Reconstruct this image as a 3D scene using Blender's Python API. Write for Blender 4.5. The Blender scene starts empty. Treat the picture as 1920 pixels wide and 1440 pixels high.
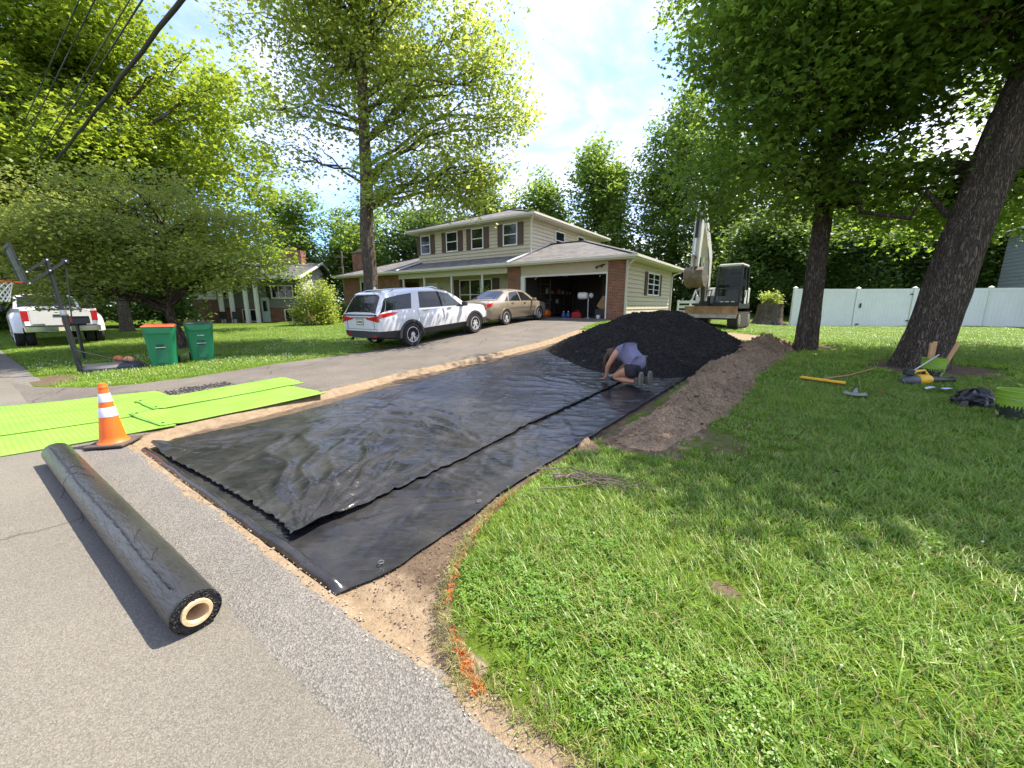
import bpy, bmesh, math, random
import numpy as np
from mathutils import Vector, Matrix

# ------------------------------------------------------------------ camera, sky, sun, exposure
scene = bpy.context.scene
R = math.radians
col = scene.collection
cam_d = bpy.data.cameras.new('camera'); cam = bpy.data.objects.new('camera', cam_d); col.objects.link(cam)
cam_d.sensor_width = 36.0; cam_d.lens = 36.0*735/1920
cam_d.clip_start = 0.05; cam_d.clip_end = 3000
cam.location = (0, 0, 1.6); cam.rotation_euler = (R(90-11.31), 0, 0)
scene.camera = cam
SUN_AZ, SUN_EL = 66.0, 59.0
world = bpy.data.worlds.new('World'); scene.world = world; world.use_nodes = True
def build_world():
    nt = world.node_tree; nt.nodes.clear(); N = nt.nodes.new; L = nt.links.new
    out = N('ShaderNodeOutputWorld'); bg = N('ShaderNodeBackground'); bg.inputs['Strength'].default_value = 0.15
    sky = N('ShaderNodeTexSky'); sky.sky_type = 'NISHITA'; sky.sun_disc = False
    sky.sun_elevation = R(SUN_EL); sky.sun_rotation = R(SUN_AZ); sky.air_density = 1.0; sky.dust_density = .35; sky.ozone_density = 3.0
    tc = N('ShaderNodeTexCoord'); sep = N('ShaderNodeSeparateXYZ'); L(tc.outputs['Generated'], sep.inputs[0])
    a = N('ShaderNodeMath'); a.operation = 'MAXIMUM'; L(sep.outputs['Z'], a.inputs[0]); a.inputs[1].default_value = 0.0
    b = N('ShaderNodeMath'); b.operation = 'ADD'; L(a.outputs[0], b.inputs[0]); b.inputs[1].default_value = 0.22
    dx = N('ShaderNodeMath'); dx.operation = 'DIVIDE'; L(sep.outputs['X'], dx.inputs[0]); L(b.outputs[0], dx.inputs[1])
    dy = N('ShaderNodeMath'); dy.operation = 'DIVIDE'; L(sep.outputs['Y'], dy.inputs[0]); L(b.outputs[0], dy.inputs[1])
    cmb = N('ShaderNodeCombineXYZ'); L(dx.outputs[0], cmb.inputs[0]); L(dy.outputs[0], cmb.inputs[1]); cmb.inputs[2].default_value = 3.7
    big = N('ShaderNodeTexNoise'); big.inputs['Scale'].default_value = 0.42; big.inputs['Detail'].default_value = 2.0; big.inputs['Roughness'].default_value = .5
    fine = N('ShaderNodeTexNoise'); fine.inputs['Scale'].default_value = 2.6; fine.inputs['Detail'].default_value = 9.0; fine.inputs['Roughness'].default_value = .62; fine.inputs['Distortion'].default_value = .5
    mp = N('ShaderNodeMapping'); L(cmb.outputs[0], mp.inputs[0]); mp.inputs['Location'].default_value = (CLOUD_OFF[0], CLOUD_OFF[1], 0)
    L(mp.outputs[0], big.inputs['Vector']); L(mp.outputs[0], fine.inputs['Vector'])
    m1 = N('ShaderNodeMath'); m1.operation = 'MULTIPLY_ADD'; L(fine.outputs['Fac'], m1.inputs[0]); m1.inputs[1].default_value = .38; L(big.outputs['Fac'], m1.inputs[2])
    rp = N('ShaderNodeMapRange'); L(m1.outputs[0], rp.inputs['Value']); rp.inputs['From Min'].default_value = .47; rp.inputs['From Max'].default_value = .84
    rp.inputs['To Min'].default_value = 0.12; rp.inputs['To Max'].default_value = .95; rp.interpolation_type = 'SMOOTHSTEP'
    mix = N('ShaderNodeMix'); mix.data_type = 'RGBA'; L(rp.outputs[0], mix.inputs['Factor'])
    tint = N('ShaderNodeMix'); tint.data_type = 'RGBA'; tint.blend_type = 'MULTIPLY'; tint.inputs['Factor'].default_value = 1; tint.inputs['B'].default_value = (.29, .40, .58, 1); L(sky.outputs[0], tint.inputs['A']); L(tint.outputs['Result'], mix.inputs['A'])
    cv = N('ShaderNodeMapRange'); L(fine.outputs['Fac'], cv.inputs['Value']); cv.inputs['From Min'].default_value = .3; cv.inputs['From Max'].default_value = .7
    cv.inputs['To Min'].default_value = .62; cv.inputs['To Max'].default_value = 1.2
    ct = N('ShaderNodeMix'); ct.data_type = 'RGBA'; ct.blend_type = 'MULTIPLY'; ct.inputs['Factor'].default_value = 1
    ct.inputs['A'].default_value = (2.1, 2.04, 2.06, 1); L(cv.outputs[0], ct.inputs['B'])
    L(ct.outputs['Result'], mix.inputs['B']); L(mix.outputs['Result'], bg.inputs['Color']); L(bg.outputs[0], out.inputs[0])
CLOUD_OFF = (-2.4, 5.6)
build_world()
sun_d = bpy.data.lights.new('sun', 'SUN'); sun_d.energy = 2.0; sun_d.angle = R(0.53); sun_d.color = (1.0, .91, .77)
sun = bpy.data.objects.new('sun', sun_d); col.objects.link(sun)
sun.rotation_euler = (R(90-SUN_EL), 0, R(180-SUN_AZ)); sun.location = (20, 10, 40)
scene.view_settings.view_transform = 'Standard'; scene.view_settings.look = 'None'; scene.view_settings.gamma = 1.0
scene.view_settings.use_curve_mapping = False; scene.view_settings.exposure = 2.5
scene.cycles.max_bounces = 6; scene.cycles.diffuse_bounces = 3; scene.cycles.glossy_bounces = 3; scene.cycles.transmission_bounces = 5; scene.cycles.transparent_max_bounces = 8
scene.cycles.use_denoising = True; scene.cycles.sample_clamp_indirect = 4.0; scene.cycles.caustics_reflective = False; scene.cycles.caustics_refractive = False

# ------------------------------------------------------------------ frames: s runs along the street, d runs from the street to the houses
SV = np.array([0.81814972, -0.57500525]); DV = np.array([0.57500525, 0.81814972]); ROT = math.atan2(SV[1], SV[0])
def XY(s, d): return (s*SV[0]+d*DV[0], s*SV[1]+d*DV[1])
def W(s, d, z=0.0): q = XY(s, d); return Vector((q[0], q[1], z))
def SD(x, y): return (x*SV[0]+y*SV[1], x*DV[0]+y*DV[1])
def sstep(a, b, x):
    t = np.clip((np.asarray(x, float)-a)/(b-a), 0, 1); return t*t*(3-2*t)
def base_z(s, d):
    s = np.asarray(s, float); d = np.asarray(d, float)
    A = np.interp(d, [-60, 0.9, 3, 5.5, 8.2, 11.3, 13, 15.8, 18.3, 22, 40, 90], [-.1, 0, .06, .16, .30, .54, .74, .88, .95, 1.0, 1.1, 1.2])
    B = np.interp(d, [-60, 0.9, 3, 7, 10, 16, 24, 40, 90], [-.1, 0, .08, .25, .37, .5, .54, .6, .7])
    C = np.interp(d, [-60, 0.9, 3, 10, 18, 30, 90], [-.1, 0, .06, .33, .5, .6, .7])
    C = C*(1-.65*(1-sstep(-36, -24, s))); wB = sstep(-7, 1, s); wC = 1-sstep(-20, -12, s)
    return A*(1-wB)*(1-wC)+B*wB+C*wC
PAD = np.array([(-6.2, 1.03), (-6.5, 1.6), (-6.5, 2.6), (-6.62, 3.9), (-6.75, 5.4), (-6.58, 7.2), (-6.25, 10.2), (-6.15, 13.0), (-2.2, 12.8), (-1.2, 10), (-1.42, 7.8), (-1.57, 5.3), (-1.67, 3.8),
    (-1.76, 2.98), (-1.76, 2.4), (-1.66, 1.9), (-1.52, 1.55), (-1.35, 1.3), (-1.14, 1.12), (-.94, 1.01)])
def poly_sdf(P, s, d):
    s = np.asarray(s, float); d = np.asarray(d, float); best = np.full(s.shape, 1e9); ins = np.zeros(s.shape, bool); n = len(P)
    for i in range(n):
        a = P[i]; b = P[(i+1) % n]; ab = b-a; t = np.clip(((s-a[0])*ab[0]+(d-a[1])*ab[1])/(ab@ab), 0, 1)
        best = np.minimum(best, np.hypot(s-a[0]-t*ab[0], d-a[1]-t*ab[1]))
        c = ((a[1] > d) != (b[1] > d)); x = (b[0]-a[0])*(d-a[1])/((b[1]-a[1]) if b[1] != a[1] else 1e-9)+a[0]
        ins ^= c & (s < x)
    return np.where(ins, -best, best)
def wob(x, y, k=1.0, sd=0.0):
    x = np.asarray(x, float)*k; y = np.asarray(y, float)*k
    return (np.sin(1.7*x+2.3*y+sd)+np.sin(-2.9*x+1.3*y+1.1+2*sd)+np.sin(3.7*x+4.1*y+2.7-sd)*.6+np.sin(5.3*x-6.1*y+.4+3*sd)*.4)/3.0
def drive_l(d): return np.interp(d, [.55, .8, 1.28, 1.95, 2.6, 5, 7, 9, 12, 15, 17, 18.3], [-13.7, -12.2, -11.3, -10.75, -10.65, -10.65, -10.4, -10.4, -10.6, -11.4, -12.5, -12.5])
def drive_r(d): return np.interp(d, [.55, 1.0, 1.6, 2.6, 4, 5.4, 7.2, 10.2, 13, 15, 18.3], [-6.2, -6.4, -6.62, -6.62, -6.75, -6.88, -6.70, -6.36, -6.25, -6.6, -6.9])
def ground_z(s, d):
    s = np.asarray(s, float); d = np.asarray(d, float)
    z = base_z(s, d)+.012*wob(s, d, .8)*sstep(1.2, 3, d)
    pd = poly_sdf(PAD, s, d); z = z-.085*sstep(.015, -.05, pd) if False else z-.085*(1-sstep(-.05, .015, pd))
    z = z-.035*(1-sstep(.40, .55, d))*sstep(-9, -8, d)
    inl = (s > drive_l(d)+.12) & (s < drive_r(d)-.12) & (d > .3) & (d < 18.4)
    z = np.where(inl, base_z(s, d)-.05, z)
    hp = (s > -29.5) & (s < -6.2) & (d > 17.9) & (d < 31)
    z = np.where(hp, np.minimum(z, .9), z)
    return z
def gz(s, d): return float(ground_z(np.array([s]), np.array([d]))[0])
def gW(s, d, dz=0.0): return W(s, d, gz(s, d)+dz)
rng = np.random.default_rng(11); random.seed(5)

# ------------------------------------------------------------------ materials
MATS = {}
def nodes_of(name):
    m = bpy.data.materials.new(name); m.use_nodes = True; nt = m.node_tree; nt.nodes.clear()
    out = nt.nodes.new('ShaderNodeOutputMaterial'); return m, nt, out
def mat(name, c, rough=.6, metal=0.0, var=.12, scale=8.0, bump=0.0, bscale=60.0, spec=.5, c2=None, coat=0.0, obj_rand=0.0, trans=0.0, detail=6.0):
    """principled surface whose colour wanders between two procedural tones"""
    if name in MATS: return MATS[name]
    m, nt, out = nodes_of(name); N = nt.nodes.new; L = nt.links.new
    p = N('ShaderNodeBsdfPrincipled'); L(p.outputs[0], out.inputs[0])
    p.inputs['Roughness'].default_value = rough; p.inputs['Metallic'].default_value = metal; p.inputs['Specular IOR Level'].default_value = spec
    p.inputs['Coat Weight'].default_value = coat; p.inputs['Coat Roughness'].default_value = .06
    if trans: p.inputs['Transmission Weight'].default_value = trans
    tc = N('ShaderNodeTexCoord'); nz = N('ShaderNodeTexNoise'); nz.inputs['Scale'].default_value = scale; nz.inputs['Detail'].default_value = detail; nz.inputs['Roughness'].default_value = .6
    L(tc.outputs['Object'], nz.inputs['Vector'])
    mx = N('ShaderNodeMix'); mx.data_type = 'RGBA'
    a = tuple(max(0, x*(1-var)) for x in c); b = tuple(min(1, x*(1+var)) for x in c) if c2 is None else c2
    mx.inputs['A'].default_value = (*a, 1); mx.inputs['B'].default_value = (*b, 1)
    rp = N('ShaderNodeMapRange'); L(nz.outputs['Fac'], rp.inputs['Value']); rp.inputs['From Min'].default_value = .3; rp.inputs['From Max'].default_value = .7
    if obj_rand:
        oi = N('ShaderNodeObjectInfo'); ad = N('ShaderNodeMath'); ad.operation = 'MULTIPLY_ADD'; L(oi.outputs['Random'], ad.inputs[0]); ad.inputs[1].default_value = obj_rand
        s2 = N('ShaderNodeMath'); s2.operation = 'SUBTRACT'; L(rp.outputs[0], s2.inputs[0]); s2.inputs[1].default_value = obj_rand*.5; L(s2.outputs[0], ad.inputs[2]); L(ad.outputs[0], mx.inputs['Factor'])
    else: L(rp.outputs[0], mx.inputs['Factor'])
    L(mx.outputs['Result'], p.inputs['Base Color'])
    if bump:
        bz = N('ShaderNodeTexNoise'); bz.inputs['Scale'].default_value = bscale; bz.inputs['Detail'].default_value = 5; L(tc.outputs['Object'], bz.inputs['Vector'])
        bp = N('ShaderNodeBump'); bp.inputs['Strength'].default_value = bump; bp.inputs['Distance'].default_value = .01; L(bz.outputs['Fac'], bp.inputs['Height']); L(bp.outputs[0], p.inputs['Normal'])
    MATS[name] = m; return m
def bark_mat(name, c1, c2, sc=9.0):
    m, nt, out = nodes_of(name); N = nt.nodes.new; L = nt.links.new; p = N('ShaderNodeBsdfPrincipled'); p.inputs['Roughness'].default_value = .95; p.inputs['Specular IOR Level'].default_value = .15; L(p.outputs[0], out.inputs[0])
    tc = N('ShaderNodeTexCoord'); mp = N('ShaderNodeMapping'); mp.inputs['Scale'].default_value = (1, 1, .16); L(tc.outputs['Object'], mp.inputs[0])
    a = N('ShaderNodeTexNoise'); a.inputs['Scale'].default_value = sc; a.inputs['Detail'].default_value = 7; a.inputs['Roughness'].default_value = .7; a.inputs['Distortion'].default_value = 1.1; L(mp.outputs[0], a.inputs['Vector'])
    b = N('ShaderNodeTexNoise'); b.inputs['Scale'].default_value = sc*1.9; b.inputs['Detail'].default_value = 4; b.inputs['Distortion'].default_value = 2.2; L(mp.outputs[0], b.inputs['Vector'])
    q = N('ShaderNodeMath'); q.operation = 'SUBTRACT'; L(b.outputs['Fac'], q.inputs[0]); q.inputs[1].default_value = .5; ab = N('ShaderNodeMath'); ab.operation = 'ABSOLUTE'; L(q.outputs[0], ab.inputs[0])
    r = N('ShaderNodeMapRange'); L(ab.outputs[0], r.inputs['Value']); r.inputs['From Max'].default_value = .13; mu = N('ShaderNodeMath'); mu.operation = 'MULTIPLY'; L(r.outputs[0], mu.inputs[0]); L(a.outputs['Fac'], mu.inputs[1])
    r2 = N('ShaderNodeMapRange'); L(mu.outputs[0], r2.inputs['Value']); r2.inputs['From Min'].default_value = .08; r2.inputs['From Max'].default_value = .6
    mx = N('ShaderNodeMix'); mx.data_type = 'RGBA'; mx.inputs['A'].default_value = (*c1, 1); mx.inputs['B'].default_value = (*c2, 1); L(r2.outputs[0], mx.inputs['Factor']); L(mx.outputs['Result'], p.inputs['Base Color'])
    bp = N('ShaderNodeBump'); bp.inputs['Strength'].default_value = 1.0; bp.inputs['Distance'].default_value = .035; L(mu.outputs[0], bp.inputs['Height']); L(bp.outputs[0], p.inputs['Normal']); MATS[name] = m; return m
def leaf_mat(name, c1, c2, tr, tr2, tf=.45, rand='island', scale=.6):
    if name in MATS: return MATS[name]
    m, nt, out = nodes_of(name); N = nt.nodes.new; L = nt.links.new
    p = N('ShaderNodeBsdfPrincipled'); p.inputs['Roughness'].default_value = .42; p.inputs['Specular IOR Level'].default_value = .45
    t = N('ShaderNodeBsdfTranslucent'); ms = N('ShaderNodeMixShader'); ms.inputs[0].default_value = tf
    L(p.outputs[0], ms.inputs[1]); L(t.outputs[0], ms.inputs[2]); L(ms.outputs[0], out.inputs[0])
    tc = N('ShaderNodeTexCoord'); nz = N('ShaderNodeTexNoise'); nz.inputs['Scale'].default_value = scale; nz.inputs['Detail'].default_value = 3
    geo = N('ShaderNodeNewGeometry'); L(geo.outputs['Position'], nz.inputs['Vector'])
    if rand == 'island': r = geo.outputs['Random Per Island']
    else: r = N('ShaderNodeObjectInfo').outputs['Random']
    f = N('ShaderNodeMath'); f.operation = 'MULTIPLY_ADD'; L(r, f.inputs[0]); f.inputs[1].default_value = .6
    rp = N('ShaderNodeMapRange'); L(nz.outputs['Fac'], rp.inputs['Value']); rp.inputs['From Min'].default_value = .3; rp.inputs['From Max'].default_value = .7; rp.inputs['To Min'].default_value = -.1; rp.inputs['To Max'].default_value = .5
    L(rp.outputs[0], f.inputs[2]); f.use_clamp = True
    for (x, y, sock) in ((c1, c2, p.inputs['Base Color']), (tr, tr2, t.inputs['Color'])):
        mx = N('ShaderNodeMix'); mx.data_type = 'RGBA'; mx.inputs['A'].default_value = (*x, 1); mx.inputs['B'].default_value = (*y, 1); L(f.outputs[0], mx.inputs['Factor']); L(mx.outputs['Result'], sock)
    MATS[name] = m; return m
def speckle_mat(name, cols, scale, rough=.9, big=None, bigscale=.6, bump=.4, bdist=.006, cracks=0.0):
    """aggregate surface: voronoi grains coloured through a ramp, with larger tonal drift"""
    m, nt, out = nodes_of(name); N = nt.nodes.new; L = nt.links.new
    p = N('ShaderNodeBsdfPrincipled'); p.inputs['Roughness'].default_value = rough; p.inputs['Specular IOR Level'].default_value = .3; L(p.outputs[0], out.inputs[0])
    tc = N('ShaderNodeTexCoord'); v = N('ShaderNodeTexVoronoi'); v.inputs['Scale'].default_value = scale; L(tc.outputs['Object'], v.inputs['Vector'])
    sp = N('ShaderNodeSeparateColor'); L(v.outputs['Color'], sp.inputs[0])
    cr = N('ShaderNodeValToRGB'); cr.color_ramp.interpolation = 'LINEAR'
    while len(cr.color_ramp.elements) < len(cols): cr.color_ramp.elements.new(.5)
    for i, c in enumerate(cols): e = cr.color_ramp.elements[i]; e.position = i/(len(cols)-1); e.color = (*c, 1)
    L(sp.outputs[0], cr.inputs[0]); last = cr.outputs['Color']
    nz = N('ShaderNodeTexNoise'); nz.inputs['Scale'].default_value = bigscale; nz.inputs['Detail'].default_value = 7; nz.inputs['Roughness'].default_value = .65; L(tc.outputs['Object'], nz.inputs['Vector'])
    if big:
        mx = N('ShaderNodeMix'); mx.data_type = 'RGBA'; mx.blend_type = 'MULTIPLY'; mx.inputs['Factor'].default_value = 1
        r2 = N('ShaderNodeValToRGB'); r2.color_ramp.elements[0].position = .3; r2.color_ramp.elements[1].position = .7
        r2.color_ramp.elements[0].color = (*big[0], 1); r2.color_ramp.elements[1].color = (*big[1], 1); L(nz.outputs['Fac'], r2.inputs[0])
        L(last, mx.inputs['A']); L(r2.outputs['Color'], mx.inputs['B']); last = mx.outputs['Result']
    if cracks:
        vc = N('ShaderNodeTexVoronoi'); vc.feature = 'DISTANCE_TO_EDGE'; vc.inputs['Scale'].default_value = .33
        wv = N('ShaderNodeTexNoise'); wv.inputs['Scale'].default_value = 1.2; wv.inputs['Detail'].default_value = 5; L(tc.outputs['Object'], wv.inputs['Vector'])
        va = N('ShaderNodeVectorMath'); va.operation = 'ADD'; L(tc.outputs['Object'], va.inputs[0]); L(wv.outputs['Color'], va.inputs[1]); L(va.outputs[0], vc.inputs['Vector'])
        rg = N('ShaderNodeMapRange'); L(vc.outputs['Distance'], rg.inputs['Value']); rg.inputs['From Min'].default_value = 0; rg.inputs['From Max'].default_value = cracks; rg.inputs['To Min'].default_value = .55; rg.inputs['To Max'].default_value = 1
        mc = N('ShaderNodeMix'); mc.data_type = 'RGBA'; mc.blend_type = 'MULTIPLY'; mc.inputs['Factor'].default_value = 1; L(last, mc.inputs['A']); L(rg.outputs[0], mc.inputs['B']); last = mc.outputs['Result']
    L(last, p.inputs['Base Color'])
    bp = N('ShaderNodeBump'); bp.inputs['Strength'].default_value = bump; bp.inputs['Distance'].default_value = bdist; L(v.outputs['Distance'], bp.inputs['Height']); L(bp.outputs[0], p.inputs['Normal'])
    MATS[name] = m; return m
def brick_mat(name, c1, c2, mortar, scale=1.0, axis='XZ', bw=.20, bh=.068):
    m, nt, out = nodes_of(name); N = nt.nodes.new; L = nt.links.new
    p = N('ShaderNodeBsdfPrincipled'); p.inputs['Roughness'].default_value = .85; p.inputs['Specular IOR Level'].default_value = .25; L(p.outputs[0], out.inputs[0])
    tc = N('ShaderNodeTexCoord'); sx = N('ShaderNodeSeparateXYZ'); L(tc.outputs['Object'], sx.inputs[0])
    ad = N('ShaderNodeMath'); ad.operation = 'ADD'; L(sx.outputs['X'], ad.inputs[0]); L(sx.outputs['Y'], ad.inputs[1])
    cb = N('ShaderNodeCombineXYZ'); L(ad.outputs[0], cb.inputs[0]); L(sx.outputs['Z'], cb.inputs[1])
    b = N('ShaderNodeTexBrick'); L(cb.outputs[0], b.inputs['Vector']); b.inputs['Scale'].default_value = scale; b.inputs['Brick Width'].default_value = bw; b.inputs['Row Height'].default_value = bh; b.inputs['Mortar Size'].default_value = .009
    b.inputs['Color1'].default_value = (*c1, 1); b.inputs['Color2'].default_value = (*c2, 1); b.inputs['Mortar'].default_value = (*mortar, 1); b.inputs['Bias'].default_value = -.2
    nz = N('ShaderNodeTexNoise'); nz.inputs['Scale'].default_value = 3.2; nz.inputs['Detail'].default_value = 6; L(tc.outputs['Object'], nz.inputs['Vector'])
    mx = N('ShaderNodeMix'); mx.data_type = 'RGBA'; mx.blend_type = 'MULTIPLY'; mx.inputs['Factor'].default_value = .6; L(b.outputs['Color'], mx.inputs['A'])
    r2 = N('ShaderNodeMapRange'); L(nz.outputs['Fac'], r2.inputs['Value']); r2.inputs['From Min'].default_value = .3; r2.inputs['From Max'].default_value = .7; r2.inputs['To Min'].default_value = .6; r2.inputs['To Max'].default_value = 1.3; L(r2.outputs[0], mx.inputs['B'])
    L(mx.outputs['Result'], p.inputs['Base Color'])
    bp = N('ShaderNodeBump'); bp.invert = True; bp.inputs['Strength'].default_value = .6; bp.inputs['Distance'].default_value = .01; L(b.outputs['Fac'], bp.inputs['Height']); L(bp.outputs[0], p.inputs['Normal'])
    MATS[name] = m; return m
def glass_mat(name, tint=(.02, .025, .03), rough=.03, alpha=None):
    m, nt, out = nodes_of(name); N = nt.nodes.new; L = nt.links.new
    p = N('ShaderNodeBsdfPrincipled'); p.inputs['Base Color'].default_value = (*tint, 1); p.inputs['Roughness'].default_value = rough; p.inputs['Specular IOR Level'].default_value = .6; p.inputs['IOR'].default_value = 1.5
    nz = N('ShaderNodeTexNoise'); nz.inputs['Scale'].default_value = 2.5; tc = N('ShaderNodeTexCoord'); L(tc.outputs['Object'], nz.inputs['Vector'])
    bp = N('ShaderNodeBump'); bp.inputs['Strength'].default_value = .04; bp.inputs['Distance'].default_value = .02; L(nz.outputs['Fac'], bp.inputs['Height']); L(bp.outputs[0], p.inputs['Normal'])
    if alpha is not None:
        t = N('ShaderNodeBsdfTransparent'); t.inputs[0].default_value = (.75, .85, .82, 1); ms = N('ShaderNodeMixShader'); ms.inputs[0].default_value = alpha
        L(t.outputs[0], ms.inputs[1]); L(p.outputs[0], ms.inputs[2]); L(ms.outputs[0], out.inputs[0])
    else: L(p.outputs[0], out.inputs[0])
    MATS[name] = m; return m

# ------------------------------------------------------------------ mesh helpers
class MB:
    def __init__(self): self.v = []; self.f = []; self.mi = []; self.m = 0
    def add(self, vs, fs):
        o = len(self.v); self.v += [tuple(map(float, x)) for x in vs]; self.f += [tuple(i+o for i in f) for f in fs]; self.mi += [self.m]*len(fs); return self
    def box(self, c, s, rot=None):
        x, y, z = (k/2 for k in s); P = [Vector(q) for q in ((-x, -y, -z), (x, -y, -z), (x, y, -z), (-x, y, -z), (-x, -y, z), (x, -y, z), (x, y, z), (-x, y, z))]
        if rot is not None: P = [rot @ q for q in P]
        P = [q+Vector(c) for q in P]
        return self.add(P, [(3, 2, 1, 0), (4, 5, 6, 7), (0, 1, 5, 4), (1, 2, 6, 5), (2, 3, 7, 6), (3, 0, 4, 7)])
    def bx(self, x0, x1, y0, y1, z0, z1): return self.box(((x0+x1)/2, (y0+y1)/2, (z0+z1)/2), (abs(x1-x0), abs(y1-y0), abs(z1-z0)))
    def tube(self, path, rad, n=8, caps=True, sq=None):
        P = [Vector(p) for p in path]; k = len(P); rad = [rad]*k if np.isscalar(rad) else list(rad)
        rings = []; up = None
        for i in range(k):
            t = (P[min(i+1, k-1)]-P[max(i-1, 0)]).normalized()
            if up is None: up = Vector((0, 0, 1)) if abs(t.z) < .9 else Vector((1, 0, 0))
            a = t.cross(up).normalized(); b = a.cross(t).normalized(); up = b
            rings.append([P[i]+(a*math.cos(2*math.pi*j/n)+b*math.sin(2*math.pi*j/n))*rad[i] for j in range(n)])
        vs = [q for r in rings for q in r]; fs = []
        for i in range(k-1):
            for j in range(n): fs.append((i*n+j, i*n+(j+1) % n, (i+1)*n+(j+1) % n, (i+1)*n+j))
        if caps: fs += [tuple(range(n))[::-1], tuple((k-1)*n+j for j in range(n))]
        return self.add(vs, fs)
    def bar(self, a, b, w, h, up=(0, 0, 1)):
        a = Vector(a); b = Vector(b); t = (b-a).normalized(); u = Vector(up)
        if abs(t.dot(u)) > .98: u = Vector((0, 1, 0))
        s = t.cross(u).normalized(); u = s.cross(t).normalized(); s = s*w/2; u = u*h/2
        vs = [a-s-u, a+s-u, a+s+u, a-s+u, b-s-u, b+s-u, b+s+u, b-s+u]
        return self.add(vs, [(0, 1, 2, 3), (7, 6, 5, 4), (0, 4, 5, 1), (1, 5, 6, 2), (2, 6, 7, 3), (3, 7, 4, 0)])
    def lathe(self, prof, n=20, c=(0, 0, 0), axis='z', caps=True):
        vs = []
        for r, h in prof:
            for j in range(n):
                a = 2*math.pi*j/n; x, y = r*math.cos(a), r*math.sin(a)
                p = (x, y, h) if axis == 'z' else ((h, x, y) if axis == 'x' else (y, h, x)); vs.append((p[0]+c[0], p[1]+c[1], p[2]+c[2]))
        fs = []; k = len(prof)
        for i in range(k-1):
            for j in range(n): fs.append((i*n+j, i*n+(j+1) % n, (i+1)*n+(j+1) % n, (i+1)*n+j))
        if caps: fs += [tuple(range(n))[::-1], tuple((k-1)*n+j for j in range(n))]
        return self.add(vs, fs)
    def prism(self, poly, t0, t1, plane='xz'):
        def P(a, b, t): return (a, t, b) if plane == 'xz' else ((a, b, t) if plane == 'xy' else (t, a, b))
        n = len(poly); vs = [P(a, b, t0) for a, b in poly]+[P(a, b, t1) for a, b in poly]
        fs = [tuple(range(n)), tuple(range(2*n-1, n-1, -1))]+[(i, i+n, (i+1) % n+n, (i+1) % n) for i in range(n)]
        return self.add(vs, fs)
    def grid(self, P):
        P = np.asarray(P); a, b = P.shape[:2]; fs = [(i*b+j, i*b+j+1, (i+1)*b+j+1, (i+1)*b+j) for i in range(a-1) for j in range(b-1)]
        return self.add(P.reshape(-1, 3), fs)
    def build(self, name, m, parent=None, smooth=None, bevel=0.0, loc=None, rotz=0.0, seg=2):
        me = bpy.data.meshes.new(name); me.from_pydata(self.v, [], self.f)
        ms = m if isinstance(m, (list, tuple)) else [m]
        for x in ms: me.materials.append(x)
        if len(ms) > 1: me.polygons.foreach_set('material_index', self.mi)
        bm = bmesh.new(); bm.from_mesh(me); bmesh.ops.recalc_face_normals(bm, faces=bm.faces); bm.to_mesh(me); bm.free()
        return finish(name, me, parent, smooth, bevel, loc, rotz, seg)
def finish(name, me, parent=None, smooth=None, bevel=0.0, loc=None, rotz=0.0, seg=2):
    if smooth is not None:
        me.shade_smooth()
        if smooth < 179: me.set_sharp_from_angle(angle=R(smooth))
    o = bpy.data.objects.new(name, me); col.objects.link(o); o.parent = parent
    if loc is not None: o.location = loc
    o.rotation_euler.z = rotz
    if bevel:
        b = o.modifiers.new('bevel', 'BEVEL'); b.width = bevel; b.segments = seg; b.limit_method = 'ANGLE'; b.angle_limit = R(40)
    return o
def np_mesh(name, V, Q, m, parent=None, smooth=None, tri=False):
    """numpy vertices + quads (or tris) to one mesh object"""
    V = np.asarray(V, np.float32); Q = np.asarray(Q, np.int32); k = Q.shape[1]; me = bpy.data.meshes.new(name)
    me.vertices.add(len(V)); me.vertices.foreach_set('co', V.ravel()); me.loops.add(Q.size); me.loops.foreach_set('vertex_index', Q.ravel())
    me.polygons.add(len(Q)); me.polygons.foreach_set('loop_start', np.arange(len(Q), dtype=np.int32)*k); me.polygons.foreach_set('loop_total', np.full(len(Q), k, np.int32))
    me.update(calc_edges=True); me.validate()
    if m is not None: me.materials.append(m)
    return finish(name, me, parent, smooth)
def grid_mesh(name, SS, DD, ZZ, m, parent=None, world=True, smooth=180, keep=None):
    a, b = SS.shape
    V = np.stack([SS*SV[0]+DD*DV[0], SS*SV[1]+DD*DV[1], ZZ], -1).reshape(-1, 3) if world else np.stack([SS, DD, ZZ], -1).reshape(-1, 3)
    i, j = np.meshgrid(np.arange(a-1), np.arange(b-1), indexing='ij'); q = np.stack([i*b+j, (i+1)*b+j, (i+1)*b+j+1, i*b+j+1], -1).reshape(-1, 4)
    if keep is not None: q = q[keep.reshape(-1)]
    return np_mesh(name, V, q, m, parent, smooth)
def thing(name, label, cat, loc=(0, 0, 0), rotz=0.0, group=None):
    o = bpy.data.objects.new(name, None); col.objects.link(o); o.empty_display_size = .2; o.location = loc; o.rotation_euler = (0, 0, rotz)
    return tag(o, label, cat, group)
def tag(o, label=None, cat=None, group=None, kind=None):
    if label: o['label'] = label
    if cat: o['category'] = cat
    if group: o['group'] = group
    if kind: o['kind'] = kind
    return o
def copy_tree(o, parent=None):
    c = o.copy(); col.objects.link(c); c.parent = parent
    for ch in list(o.children): copy_tree(ch, c)
    return c
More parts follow.
